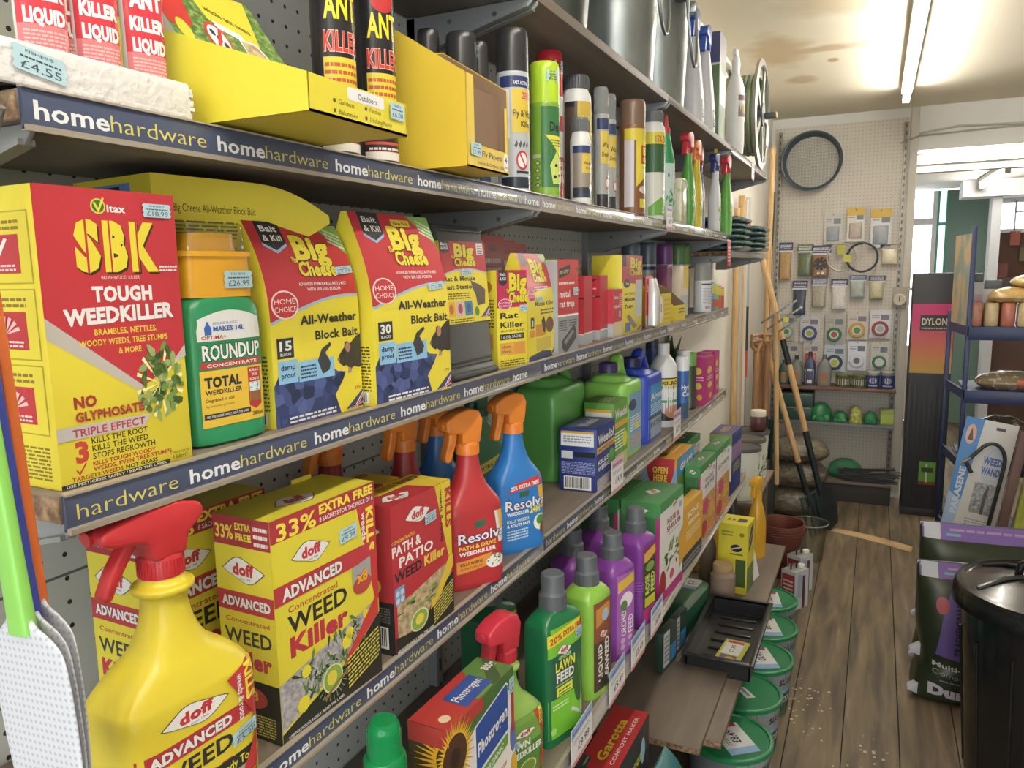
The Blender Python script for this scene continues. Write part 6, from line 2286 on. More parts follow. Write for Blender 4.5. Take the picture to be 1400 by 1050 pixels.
s.rect(0.05, 0.86, 0.92, 0.90, '#d8a02c')
leafy(s, 0.45, 0.68, 0.25, 0.08, 16, 7)
t_ = Art()
t_.rect(0.1, 0.1, 0.9, 0.9, '#6d7d45')
t_.micro(0.2, 0.8, 0.3, 0.7, 3, '#c9c9a0')
pack('weedkiller_carton', 'green weedkiller carton between the navy carton and the lime jerrycan', 'weedkiller box', (-0.522, 1.638), 90, 0.100, 0.072, 0.158, S3, '#4f8a30', f, s, t_)

a = Art(0.35)
a.rect(0, 0, 1, 1, '#24262a')
a.rect(0.1, 0.80, 0.95, 0.97, '#d8c832')
a.text('KILROCK', 0.16, 0.92, 0.84, 0.085, K, 0.04)
a.text('DESCALE', 0.15, 0.9, 0.66, 0.075, WHT, 0.03)
a.text('& CLEAN', 0.15, 0.85, 0.55, 0.075, WHT, 0.03)
a.rect(0, 0.42, 1, 0.48, '#3f9a4a')
a.ell(0.55, 0.2, 0.32, 0.16, '#c98a6a', 18)
root = thing('descaler_bottle', 'white round bottle with a white cap and black label beyond the blue jerrycan', 'bottle', (-0.553, 2.205, S3), 62)
mb = MB()
mb.loft([(0, 0.036, 0.036, 2, 0, 0), (0.004, 0.0395, 0.0395, 2, 0, 0), (0.155, 0.0395, 0.0395, 2, 0, 0), (0.185, 0.034, 0.034, 2, 0, 0), (0.205, 0.020, 0.020, 2, 0, 0), (0.212, 0.016, 0.016, 2, 0, 0)], mat('#dedede', 0.33), 36, 3)
mb.build('bottle_body', root)
lb = MB()
a.onto(lb, on_can(0.0398, 0.02, 0.145, -165, -20), 12)
lb.build('wrap_label', root)
mb = MB()
mb.lathe([(0.0165, 0.210), (0.0165, 0.240), (0.015, 0.243)], mat('#e3e3e3', 0.35), 24)
mb.build('cap', root)
HC = Art(0.3)
HC.rect(0, 0, 1, 1, '#2b5fae')
HC.text('Hydro', 0.15, 0.95, 0.62, 0.12, WHT, 0.03)
HC.text('Coat', 0.2, 0.9, 0.46, 0.12, WHT, 0.03)
HC.rect(0, 0, 1, 0.3, '#274a66')
mb = MB()
for (x, y, b, cap, l, h) in ((-0.530, 2.345, '#2b5fae', '#dfe2e4', 'slim blue spray with a white cap next to the white descaler bottle', 0.190), (-0.545, 2.425, '#8fae3c', '#d9d9d6', 'slim white and green bottle beside the blue spray', 0.20),
                             (-0.540, 2.50, '#2a3324', '#57a03a', 'slim dark bottle with green cap before the pink cartons', 0.185), (-0.640, 2.40, '#27457f', '#1e2c50', 'navy spray standing behind the white descaler bottle', 0.265)):
    spray_can(l, 'spray can', (x, y, S3), 62, 0.021, h, b, cap, HC if b == '#2b5fae' else None, 0.2)
f = Art()
f.rect(0, 0, 1, 1, '#b52a72')
f.ell(0.45, 0.72, 0.28, 0.08, '#d9c23a', 14)
f.ell(0.5, 0.4, 0.25, 0.07, '#d9c23a', 14)
f.ell(0.6, 0.16, 0.2, 0.07, '#dca83a', 6)
f.micro(0.15, 0.85, 0.52, 0.62, 2, '#efc9dc')
for x, y, w, l in ((-0.503, 2.575, 0.12, 'front'), (-0.525, 2.71, 0.08, 'middle'), (-0.515, 2.80, 0.07, 'farthest')):
    pack('plant_food_carton', 'pink spotted plant food carton, ' + l + ' of three on the lower shelf', 'plant food box', (x, y), 88, w, 0.05, 0.158, S3, '#b52a72', f, f, group='pink plant food cartons')
LEAFM = mat('#3c5a34', 0.5)
root = thing('artificial_plant', 'small sprig of dark green leaves standing behind the pink cartons', 'plant', (-0.655, 2.66, S3))
mb = MB()
mb.lathe([(0.022, 0), (0.03, 0.05), (0.028, 0.05), (0.02, 0.045)], mat('#6b6350', 0.6), 20)
mb.build('pot', root)
mb = MB()
r_ = random.Random(5)
for i in range(26):
    an, el, l = r_.uniform(0, 2 * pi), r_.uniform(0.3, 1.3), r_.uniform(0.08, 0.17)
    d0 = Vector((cos(an) * cos(el) * 0.55, sin(an) * cos(el) * 0.55, sin(el)))
    p0 = Vector((0, 0, 0.045)) + d0 * 0.05
    p1 = p0 + d0 * l
    sd = d0.cross(Vector((0, 0, 1))).normalized() * 0.014
    mid = (p0 + p1) / 2 + Vector((0, 0, 0.006))
    mb.add([p0, mid + sd, p1, mid - sd, mid + Vector((0, 0, 0.002))], [(0, 1, 4), (1, 2, 4), (2, 3, 4), (3, 0, 4)], LEAFM)
    mb.cyl((0, 0, 0.04), tuple(p0), 0.0012, LEAFM, 5)
mb.build('leaves', root)

# price tickets standing in the edge strips
def ticket(label, x, y, z, w, h, price, lean=6, head='#8fb6dc', foot='#c98a8a'):
    a = Art(0.5)
    a.rect(0, 0.74, 1, 1, head)
    a.micro(0.08, 0.92, 0.80, 0.95, 1, '#6a5aa8')
    a.text(price, 0.30, 0.85, 0.26, 0.20, '#33333a', 0.02)
    a.micro(0.1, 0.9, 0.56, 0.68, 2, '#9a9aa2')
    a.rect(0, 0, 1, 0.12, foot)
    mb = MB()
    mb.box(-w / 2, w / 2, -0.0004, 0.0004, 0, h, mat('#e2dedf', 0.5), 0)
    a.onto(mb, on_front(w, 0.0008, h))
    o = mb.build('price_ticket', None, (x, y, z), 90)
    o.rotation_euler = (radians(lean), 0, radians(90))
    return tag(o, label, 'price ticket', 'price tickets along the shelf edges')


ticket('white price ticket standing before the navy weedkiller carton', -0.4945, 1.575, S3 - 0.024, 0.085, 0.075, '£14.99', 0, '#d9a8b4')
ticket('white price ticket standing before the bright blue jerrycan', -0.4945, 2.135, S3 - 0.024, 0.085, 0.085, '£12.99', 0, '#d9a8b4')
ticket('small white price ticket standing before the slug killer drum', -0.4945, 2.015, S1 - 0.022, 0.06, 0.06, '£3.99', 0, '#d9c4cc')
ticket('white price ticket hanging from the short top shelf under the hose reel', -0.4945, 3.46, S0 - 0.075, 0.07, 0.065, '£4.99', 0, '#d9c4cc')

# ------------------------------------------------------------------ deep lower shelf: feeds and fertilisers
def screw_bottle(label, loc, rz, w, d, h, body, art, group=None, rib=False, cap='#54595f', square=False, lx=0.86, lz=(0.06, 0.66), capx=0.0):
    """one-litre feed bottle: rounded shoulders, stepped grey measuring cap"""
    root = thing('feed_bottle', label, 'plant feed bottle', loc, rz, group)
    B = mat(body, 0.32, var=0.03)
    mb = MB()
    hb = h * 0.795
    p = 6 if square else 4
    mb.loft([(0, w * 0.45, d * 0.44, p, 0, 0), (0.004, w * 0.5, d * 0.5, p, 0, 0), (hb * 0.5, w * 0.5, d * 0.5, p, 0, 0), (hb * 0.86, w * 0.5, d * 0.5, p, 0, 0), (hb * 0.93, w * 0.47, d * 0.47, p * 0.8, 0, 0),
             (hb * 0.975, w * 0.36, d * 0.38, 3, w * capx * 0.5, 0), (hb, 0.022, 0.022, 2, w * capx, 0), (hb * 1.012, 0.0195, 0.0195, 2, w * capx, 0)], B, 44, 3)
    bv = mb.bvh()
    if rib:
        for k in range(5):
            z = h * (0.30 + 0.025 * k)
            mb.loft([(z, w * 0.5, d * 0.5, p, 0, 0), (z + 0.002, w * 0.512, d * 0.515, p, 0, 0), (z + 0.004, w * 0.5, d * 0.5, p, 0, 0)], B, 44)
    mb.build('bottle_body', root)
    if art:
        lb = MB()
        art.onto(lb, on_body(bv, -w * lx / 2, w * lx / 2, h * lz[0], h * lz[1]), 10)
        lb.build('front_label', root)
    mb = MB()
    C = mat(cap, 0.5)
    X = Matrix.Translation((w * capx, 0, 0))
    z0 = hb * 0.992
    q = h - z0
    mb.lathe([(0.0225, z0), (0.0225, z0 + q * 0.42), (0.0205, z0 + q * 0.46), (0.0195, z0 + q * 0.52), (0.0185, z0 + q * 0.96), (0.017, z0 + q)], C, 30, X)
    for i in range(40):
        t = 2 * pi * i / 40
        T = X @ Matrix.Rotation(t, 4, 'Z')
        mb.box(0.0223, 0.0232, -0.0006, 0.0006, z0 + 0.001, z0 + q * 0.41, C, T=T)
        mb.box(0.0186, 0.0195, -0.0006, 0.0006, z0 + q * 0.54, z0 + q * 0.95, C, T=T)
    mb.build('measuring_cap', root)
    return root


# yellow bottle with translucent green cap at the bottom of the picture
root = thing('feed_bottle', 'yellow plant feed bottle with translucent green dosing cap, nearest on the deep shelf', 'plant feed bottle', (-0.470, 0.645, S4), 80)
mb = MB()
mb.loft([(0, 0.034, 0.026, 4, 0, 0), (0.004, 0.038, 0.029, 4, 0, 0), (0.19, 0.038, 0.029, 4, 0, 0), (0.212, 0.030, 0.025, 3, 0, 0), (0.225, 0.019, 0.019, 2, 0, 0), (0.23, 0.017, 0.017, 2, 0, 0)], mat('#d9c42a', 0.33), 40, 3)
mb.build('bottle_body', root)
mb = MB()
GC = mat('#0f9a4f', 0.12, trans=0.35, coat=0.3)
mb.lathe([(0.0235, 0.222), (0.0240, 0.226), (0.0240, 0.246), (0.0225, 0.250), (0.0195, 0.251), (0.0185, 0.278), (0.0175, 0.286), (0.014, 0.291)], GC, 32)
for i in range(8):
    mb.box(0.0175, 0.0192, -0.0012, 0.0012, 0.252, 0.279, GC, T=Matrix.Rotation(2 * pi * i / 8, 4, 'Z'))
mb.build('dosing_cap', root)

# organic plant food carton
f = Art()
f.rect(0, 0, 1, 1, '#e4ddd6')
f.poly([(0, 1), (1, 1), (1, 0.88), (0.55, 0.90), (0, 0.80)], '#3f6a2e')
f.rect(0, 0.93, 0.5, 1, '#a8322c')
for k in range(26):
    t = 2 * pi * k / 26
    for rr_, c, L in ((0.30, '#e0a51e', 4), (0.25, '#e8bf2a', 5)):
        t2 = t + (0.12 if L == 5 else 0)
        f.put([(0.08 + 0.12 * cos(t2 - .13), 0.83 + 0.09 * sin(t2 - .13)), (0.08 + rr_ * cos(t2), 0.83 + rr_ * 0.72 * sin(t2)), (0.08 + 0.12 * cos(t2 + .13), 0.83 + 0.09 * sin(t2 + .13))], [(0, 1, 2)], c, L=L)
f.put([(0.08 + 0.165 * cos(2 * pi * k / 24), 0.83 + 0.12 * sin(2 * pi * k / 24)) for k in range(24)], [tuple(range(24))], '#4a2d1c', L=6)
f.put([(0.08 + 0.07 * cos(2 * pi * k / 16), 0.83 + 0.05 * sin(2 * pi * k / 16)) for k in range(16)], [tuple(range(16))], '#2d1c14', L=7)
f.it[-1:] = f.it[-1:]
f.put([(0.36, 0.60), (0.90, 0.66), (0.90, 0.93), (0.86, 0.95), (0.36, 0.88), (0.34, 0.86)], [(0, 1, 2, 3, 4, 5)], '#dfe2ee', L=7)
f.put([(0.375, 0.615), (0.885, 0.672), (0.885, 0.925), (0.855, 0.94), (0.375, 0.872)], [(0, 1, 2, 3, 4)], '#26489a', L=8)
f.text('Phostrogen', 0.40, 0.87, 0.70, 0.075, WHT, 0.03, dy=0.055)
f.put([(0.36, 0.52), (0.88, 0.585), (0.88, 0.65), (0.36, 0.59)], [(0, 1, 2, 3)], '#5f9a34', L=7)
f.text('ORGANIC', 0.50, 0.80, 0.555, 0.035, WHT, 0.02, dy=0.035)
f.text('All Purpose', 0.50, 0.86, 0.44, 0.04, '#b87a3c', 0.01, dy=0.03)
f.text('PLANT', 0.38, 0.90, 0.30, 0.095, '#b5662a', 0.02, dy=0.03)
f.text('FOOD', 0.38, 0.86, 0.16, 0.095, '#b5662a', 0.02, dy=0.03)
f.rect(0, 0.0, 0.30, 0.38, '#26489a')
f.ell(0.97, 0.60, 0.05, 0.10, '#5566b0', 14)
f.ell(0.98, 0.40, 0.06, 0.09, '#d8a52a', 14)
f.rect(0.95, 0.62, 1, 0.86, '#a83a34')
s = Art()
s.rect(0, 0, 1, 1, '#2d4a8c')
s.rect(0, 0.55, 1, 1, '#3f3a1c')
for k in range(16):
    t = pi / 2 + pi * k / 15
    s.put([(1 + 0.3 * cos(t - .12), 0.83 + 0.09 * sin(t - .12)), (1 + 0.9 * cos(t), 0.83 + 0.17 * sin(t)), (1 + 0.3 * cos(t + .12), 0.83 + 0.09 * sin(t + .12))], [(0, 1, 2)], '#e0a51e', L=4)
s.rect(0, 0.90, 1, 1, '#a8322c')
s.rect(0.2, 0.05, 0.9, 0.4, '#c8ccd4')
t_ = Art()
t_.rect(0, 0, 1, 1, '#b02f2c')
t_.poly([(0.5, 0), (1, 0), (1, 1), (0.75, 1)], '#4f7a34')
t_.poly([(0.6, 0), (0.8, 0), (1, 0.6), (1, 0.9)], '#35562a')
t_.poly([(0.32, 0.1), (0.72, 0.1), (0.72, 0.75), (0.32, 0.75)], '#26489a')
t_.text('Phostrogen', 0.34, 0.70, 0.35, 0.22, WHT, 0.02)
t_.rect(0.45, 0.02, 0.68, 0.1, '#5f9a34')
t_.text('800g', 0.84, 0.98, 0.45, 0.22, WHT, 0.03)
t_.ell(0.12, 0.3, 0.05, 0.13, '#d9c8a0', 12)
o = pack('plant_food_carton', 'red, white and blue plant food carton with sunflower on its corner', 'plant food box', (-0.430, 0.714), 88, 0.168, 0.056, 0.246, S4, '#b02f2c', f, s, t_)
sticker(o, on_front(0.168, 0.056, 0.246), 0.91, 0.86, 0.085, 0.09, '£6')

# lawn weedkiller trigger bottle
a = Art(0.33)
a.rect(0, 0, 1, 1, '#4d7f2e')
a.rect(0, 0.62, 1, 1, '#6c9a3c')
a.poly([(0.62, 0.98), (0.98, 0.98), (0.80, 0.74), (0.98, 0.98)], '#c0452c')
a.poly([(0.72, 1.0), (1.0, 0.98), (1.0, 0.30), (0.78, 0.12), (0.95, 0.55)], '#b8402c')
a.vtext('KILLS', 0.84, 0.78, 0.99, 0.08, '#e2cf3a', 0.04)
lens_logo(a, 0.50, 0.78, 0.22, 0.06)
a.text('LAWN', 0.08, 0.62, 0.585, 0.09, WHT, 0.04)
a.text('WEEDKILLER', 0.08, 0.90, 0.47, 0.085, WHT, 0.04)
a.ell(0.55, 0.28, 0.20, 0.11, '#c9cf9a', 18)
a.ell(0.55, 0.28, 0.17, 0.095, '#6f8a2c', 18)
a.rect(0, 0, 1, 0.12, '#3d3a20')
leafy(a, 0.5, 0.15, 0.4, 0.08, 24, 13)
LW = [(z * 0.93, x * 0.88, y * 0.95, p, cx, cy) for (z, x, y, p, cx, cy) in BIG]
sprayer('lime green lawn weedkiller trigger bottle with red spray head on the deep shelf', (-0.476, 0.962, S4), 72, LW, '#86b04a', '#c9283a', HEAD_TALL, a, (-0.045, 0.052), (0.010, 0.125), 1.15, 0.0172, price=(0.08, 0.63, 0.3, 0.1, '£5'))

# lawn feed bottles
def lawn_art():
    a = Art(0.33)
    a.rect(0, 0, 1, 1, '#6fbf2c')
    a.rect(0, 0.36, 1, 0.86, '#1f5a44')
    a.poly([(0, 0.84), (1, 0.90), (1, 1.0), (0, 0.95)], '#e0d02c')
    a.text('20%', 0.04, 0.36, 0.865, 0.058, '#b5302a', 0.022, dy=0.02)
    a.text('EXTRA FREE', 0.40, 0.97, 0.892, 0.048, '#b5302a', 0.04, dy=0.03)
    a.poly([(0, 0.74), (1, 0.80), (1, 0.90), (0, 0.84)], '#6fbf2c')
    lens_logo(a, 0.42, 0.775, 0.20, 0.048)
    a.text('GREENER', 0.25, 0.62, 0.70, 0.035, '#bfe08a', 0.02)
    a.text('LAWN', 0.18, 0.74, 0.60, 0.085, '#e0d93a', 0.04)
    a.text('FEED', 0.20, 0.72, 0.50, 0.085, WHT, 0.04)
    a.micro(0.18, 0.72, 0.465, 0.485, 1, '#d9cf6a')
    a.rect(0.20, 0.37, 0.66, 0.45, '#d9e03a')
    a.micro(0.26, 0.62, 0.38, 0.44, 2, '#4d6a1d')
    a.micro(0.1, 0.55, 0.26, 0.32, 2, '#c9e8a0')
    a.ell(0.86, 0.45, 0.17, 0.24, '#355f2c', 20)
    a.poly([(0.80, 0.62), (0.98, 0.62), (1, 0.2), (0.92, 0.2)], '#3f7434')
    a.poly([(0.60, 0.17), (0.66, 0.20), (0.95, 0.10), (0.95, 0.07), (0.66, 0.16)], '#c9c9c4')
    a.poly([(0.88, 0.1), (0.92, 0.32), (0.97, 0.1)], '#b9bcb8')
    a.ell(0.12, 0.07, 0.07, 0.035, '#a5d96a', 12)
    return a


la = lawn_art()
o = screw_bottle('dark green lawn feed bottle with 20 percent extra label, front one on the deep shelf', (-0.462, 1.118, S4), 73, 0.098, 0.056, 0.285, '#0f6b3c', la, 'green lawn feed bottles', False, square=True, lx=0.92, lz=(0.05, 0.72))
sticker(o, on_body(o.children[0].data and BVHTree.FromPolygons([v.co for v in o.children[0].data.vertices], [p.vertices[:] for p in o.children[0].data.polygons]), -0.045, 0.045, 0.014, 0.205), 0.74, 0.82, 0.24, 0.09, '£8')
screw_bottle('dark green lawn feed bottle standing at the back behind the front one', (-0.575, 1.105, S4), 84, 0.098, 0.066, 0.278, '#0d5a34', la, 'green lawn feed bottles', False, square=True, lx=0.92, lz=(0.05, 0.72))
a = Art(0.33)
a.rect(0, 0, 1, 1, '#4d3a2c')
a.rect(0, 0.55, 1, 1, '#8a4a34')
a.poly([(0.1, 0.72), (0.9, 0.80), (0.9, 0.96), (0.1, 0.93)], '#c98a3a')
a.ell(0.6, 0.83, 0.2, 0.07, '#9fb8d0', 14)
lens_logo(a, 0.5, 0.62, 0.22, 0.045)
a.vtext('LIQUID', 0.42, 0.10, 0.52, 0.22, WHT, 0.03, up=True)
a.vtext('SEAWEED', 0.82, 0.06, 0.56, 0.24, WHT, 0.03, up=True)
a.ell(0.5, 0.08, 0.25, 0.06, '#2b2420', 14)
screw_bottle('lime green liquid seaweed bottle with brown label and grey cap', (-0.458, 1.272, S4), 78, 0.085, 0.070, 0.262, '#86bf3c', a, None, False, lx=0.70, lz=(0.05, 0.70))


def purple_art(k):
    a = Art(0.33)
    a.rect(0, 0, 1, 1, '#a05ab0' if k == 0 else '#8a2a6a')
    a.poly([(0.05, 0.78), (0.95, 0.86), (0.95, 0.98), (0.05, 0.92)], '#d9b03a')
    if k == 0:
        a.ell(0.5, 0.66, 0.35, 0.10, '#e2d6e2', 16)
        a.ell(0.35, 0.60, 0.18, 0.07, '#4f7a3c', 12)
        a.vtext('ORCHID', 0.45, 0.22, 0.54, 0.26, WHT, 0.02, up=True)
        a.vtext('FEED', 0.85, 0.22, 0.45, 0.26, WHT, 0.02, up=True)
        for q in range(4):
            a.ell(0.3 + 0.4 * (q % 2), 0.08 + 0.08 * (q // 2), 0.13, 0.035, '#c9a0d0', 12)
    else:
        a.rect(0, 0.18, 1, 0.80, '#3d4a24')
        a.vtext('ROSE', 0.42, 0.36, 0.62, 0.3, '#cfdc4a', 0.04, up=True)
        a.vtext('FEED', 0.86, 0.36, 0.62, 0.3, '#cfdc4a', 0.04, up=True)
        a.rect(0.1, 0.2, 0.9, 0.32, '#c9c02e')
        a.ell(0.5, 0.72, 0.35, 0.06, '#7da04a', 12)
        a.rect(0, 0, 1, 0.18, '#b5307c')
    return a


p0, p1_ = purple_art(0), purple_art(1)
for i, (x, y, k, l) in enumerate(((-0.540, 1.415, 0, 'at the back, left of the pair'), (-0.458, 1.425, 0, 'beside the lime green seaweed bottle'), (-0.535, 1.568, 1, 'at the back next to the green rose cartons'), (-0.455, 1.580, 1, 'with ribbed sides, just before the rose carton'))):
    screw_bottle('purple plant feed bottle ' + l, (x, y, S4), 72 if k == 0 else 80, 0.085, 0.070, 0.255 if k == 0 else 0.262, '#7a3494', p0 if k == 0 else p1_, 'purple plant feed bottles', k == 1, square=k == 1, lx=0.72, lz=(0.05, 0.70))

# green-topped fertiliser cartons
def fert(title, c, pic):
    f = Art()
    f.rect(0, 0, 1, 1, '#e2dfdc')
    f.rect(0, 0.90, 1, 1, '#3f8a4a')
    lens_logo(f, 0.6, 0.885, 0.17, 0.035)
    f.rect(0.8, 0.80, 0.93, 0.86, '#7fb0c8')
    if len(title) == 2:
        f.text(title[0], 0.30, 0.82, 0.735, 0.055, c, 0.03)
        f.text(title[1], 0.28, 0.88, 0.66, 0.055, c, 0.03)
    else:
        f.text(title[0], 0.10, 0.92, 0.70, 0.055, c, 0.03)
    f.micro(0.35, 0.85, 0.62, 0.64, 1, '#9a9a9a')
    if pic == 'rose':
        leafy(f, 0.55, 0.40, 0.35, 0.14, 34, 6)
        f.ell(0.13, 0.16, 0.14, 0.16, '#a52a34', 18)
        f.poly([(0.22, 0.10), (0.42, 0.34), (0.62, 0.36), (0.72, 0.20), (0.60, 0.08), (0.35, 0.04)], '#e9d9dc')
        f.ell(0.5, 0.20, 0.10, 0.05, '#d0526a', 14)
        f.poly([(0.78, 0.50), (0.98, 0.58), (1, 0.20), (0.84, 0.16)], '#d8a02c')
        f.rect(0, 0, 1, 0.10, '#b5307c')
    elif pic == 'multi':
        f.rect(0, 0, 1, 0.55, P_FLOWER)
        f.ell(0.35, 0.42, 0.2, 0.1, '#c23a6a', 14)
        f.ell(0.7, 0.3, 0.2, 0.1, '#d8a52a', 14)
        f.ell(0.25, 0.15, 0.22, 0.1, '#b5302c', 14)
    return f


def fert_left():
    s = Art()
    s.rect(0, 0.86, 1, 1, '#3f8a4a')
    lens_logo(s, 0.5, 0.925, 0.22, 0.03)
    s.rect(0, 0, 1, 0.86, '#37703f')
    s.rect(0.9, 0, 1, 0.86, '#b5307c')
    return s


def green_top():
    t_ = Art()
    lens_logo(t_, 0.5, 0.5, 0.12, 0.2)
    return t_


GT = '#3f7f45'
for x, l in ((-0.423, 'rose and shrub food carton with white front, nearer the shelf edge'), (-0.523, 'rose and shrub food carton standing behind its twin')):
    pack('plant_food_carton', 'green-topped ' + l, 'plant food box', (x, 1.668), 86.5, 0.186, 0.094, 0.246, S4, GT, fert(('ROSE &', 'SHRUB'), '#8f2a44', 'rose'), fert_left(), green_top(), 'green-topped fertiliser cartons')
for x, y, l, ti, c in ((-0.420, 2.105, 'fish, blood and bone carton beside the orange bone meal pack', ('FISH BLOOD', '& BONE'), '#3a3a3c'), (-0.416, 2.325, 'general fertiliser carton next to the navy carton at the end', ('GROWMORE',), '#6a5a3c'),
                       (-0.520, 2.36, 'fertiliser carton in the second row behind the general fertiliser', ('GROWMORE',), '#6a5a3c')):
    pack('plant_food_carton', 'green-topped ' + l, 'plant food box', (x, y), 88.5, 0.20, 0.045 if x > -0.5 else 0.08, 0.228, S4, GT, fert(ti, c, 'multi'), fert_left(), green_top(), 'green-topped fertiliser cartons')
f = Art()
f.rect(0, 0.24, 1, 1, '#dca22a')
f.rect(0, 0, 1, 0.24, '#3b3a3c')
f.text('BONE', 0.25, 0.80, 0.78, 0.09, '#f0e2c0', 0.03)
f.text('MEAL', 0.30, 0.85, 0.66, 0.07, '#f0e2c0', 0.03)
f.micro(0.2, 0.9, 0.45, 0.6, 4, '#f0dca0')
f.micro(0.1, 0.9, 0.05, 0.18, 2, '#9a9a9a')
pack('plant_food_carton', 'orange bone meal pack with dark foot between the rose and fish cartons', 'plant food box', (-0.418, 1.872), 87, 0.20, 0.03, 0.172, S4, '#dca22a', f)
f = Art()
f.rect(0, 0, 1, 1, P_GRASS)
f.rect(0, 0.80, 1, 1, '#2f7ab8')
f.text('GRASS', 0.2, 0.9, 0.84, 0.08, WHT, 0.03)
s = Art()
s.rect(0, 0, 1, 1, '#8fb4dc')
s.rect(0, 0.9, 1, 1, '#e0a12c')
s.poly([(0.15, 1)] + [(0.52 + 0.42 * cos(radians(180 + 180 * k / 16)), 0.95 - 0.30 * sin(radians(180 * k / 16))) for k in range(17)] + [(0.95, 1)], '#c0303c')
s.text('OPEN', 0.30, 0.74, 0.84, 0.07, '#e8d23c', 0.04)
s.text('HERE', 0.32, 0.72, 0.755, 0.07, '#e8d23c', 0.04)
s.ell(0.52, 0.66, 0.18, 0.07, '#e0cf2c', 16)
s.rect(0, 0, 1, 0.55, P_GRASS)
t_ = Art()
t_.rect(0, 0, 1, 1, '#dc9a2c')
t_.rect(0.15, 0.4, 0.32, 0.7, '#6a6a48')
t_.micro(0.4, 0.85, 0.3, 0.7, 3, '#efd8a0')
pack('lawn_seed_carton', 'tall lawn seed carton with orange lid and red open here tab', 'lawn seed box', (-0.470, 2.030), 89, 0.20, 0.095, 0.262, S4, '#4d8a3c', f, s, t_)
f = Art()
f.rect(0, 0.30, 1, 0.92, '#1f2d7a')
f.rect(0, 0.55, 1, 0.8, '#8a6a9a')
f.micro(0.2, 0.85, 0.35, 0.5, 3, '#c9c03a')
s = Art()
s.rect(0, 0, 1, 0.24, '#22306f')
s.rect(0.2, 0.05, 0.6, 0.2, '#e2e2e2')
s.rect(0, 0.24, 1, 0.82, '#d9dadb')
s.rect(0, 0.82, 1, 1, '#7fa04a')
t_ = Art()
t_.rect(0, 0, 1, 1, '#463f78')
t_.text('FEED', 0.3, 0.8, 0.4, 0.3, '#d0a84a', 0.03)
pack('plant_food_carton', 'navy and white carton with purple top standing last on the deep shelf', 'plant food box', (-0.420, 2.620), 88, 0.17, 0.075, 0.215, S4, '#25337f', f, s, t_)
mb = MB()
mb.box(-0.07, 0.07, -0.05, 0.05, 0, 0.045, mat('#c9562c', 0.45), 0.001)
mb.box(-0.0702, 0.0702, -0.0502, 0.0502, 0.0, 0.024, mat('#2f74b8', 0.45), 0.001)
tag(mb.build('flat_carton', None, (-0.535, 2.72, S4), 90), 'low orange and blue carton behind the navy one at the end of the deep shelf', 'carton')

for x, y, pr, l in ((-0.4135, 1.122, '£9.99', 'before the dark green lawn feed bottle'), (-0.4135, 1.318, '£5.49', 'before the lime green seaweed bottle'), (-0.4135, 1.462, '£5.49', 'before the first purple bottles'), (-0.4135, 1.612, '£6.99', 'at the corner of the rose carton')):
    ticket('blue and white price ticket ' + l, x, y, S4 - 0.030, 0.10, 0.068, pr, 0)

# ------------------------------------------------------------------ low shelf
f = Art()
f.rect(0, 0, 1, 1, '#26292b')
f.text('Compost', 0.25, 0.8, 0.7, 0.1, '#cfd03a', 0.02)
f.poly([(0.35, 0.02), (0.75, 0.5), (0.80, 0.5), (0.45, 0.02)], '#b8c22f')
f.poly([(0.55, 0.02), (0.85, 0.42), (0.88, 0.42), (0.65, 0.02)], '#b8c22f')
f.ell(0.80, 0.75, 0.07, 0.12, '#8fb6d0', 14)
f.rect(0.15, 0.45, 0.6, 0.62, '#3d5a48')
s = Art()
s.rect(0, 0, 1, 1, '#1f6a66')
s.rect(0, 0.85, 1, 1, '#24262a')
s.text('OPEN HERE', 0.1, 0.95, 0.88, 0.08, '#cfc43a', 0.04)
t_ = Art()
t_.rect(0, 0, 1, 1, '#c22a2c')
t_.text('Garotta', 0.14, 0.80, 0.42, 0.26, '#e8cf1f', 0.03, sh=0.03, dy=0.0)
t_.text('COMPOST MAKER', 0.12, 0.88, 0.17, 0.11, '#efd9d2', 0.01)
t_.poly([(0.0, 0.75), (0.16, 0.78), (0.16, 0.98), (0.0, 0.96)], '#274a38')
t_.micro(0.02, 0.14, 0.82, 0.92, 1, '#9fb89a')
pack('compost_maker_carton', 'red-topped compost maker carton standing on the low shelf', 'compost maker box', (-0.464, 1.462), 89, 0.262, 0.088, 0.272, 0.345, '#26292b', f, s, t_)
fp = Art()
fp.rect(0, 0, 1, 1, '#1f6a70')
fp.ell(0.4, 0.55, 0.33, 0.33, '#b98ab0', 20)
fp.ell(0.42, 0.50, 0.24, 0.22, '#cda3c4', 20)
fp.poly([(0, 0.62), (1, 0.55), (1, 0.57), (0, 0.64)], '#d9c9a8')
fp.ell(0.8, 0.25, 0.1, 0.12, '#c9a0c4', 12)
mb = MB()
mb.loft([(0, 0.11, 0.020, 4, 0, 0), (0.02, 0.125, 0.035, 4, 0, 0), (0.115, 0.125, 0.026, 4, 0, 0), (0.148, 0.12, 0.010, 3, 0, 0), (0.156, 0.118, 0.002, 3, 0, 0)], mat('#1f6a70', 0.3), 40, 3)
bv = mb.bvh()
fp.onto(mb, on_body(bv, -0.115, 0.115, 0.01, 0.154), 10)
o = mb.build('bulb_food_pouch', None, (-0.398, 1.62, 0.432), 90)
o.location = (-0.40, 1.62, 0.346)
tag(o, 'teal pouch with a pink flower picture in front of the compost maker carton', 'plant food pouch')
# it leans back a little
o.rotation_euler = (radians(-24), 0, radians(89))
o.location = (-0.372, 1.665, 0.358)

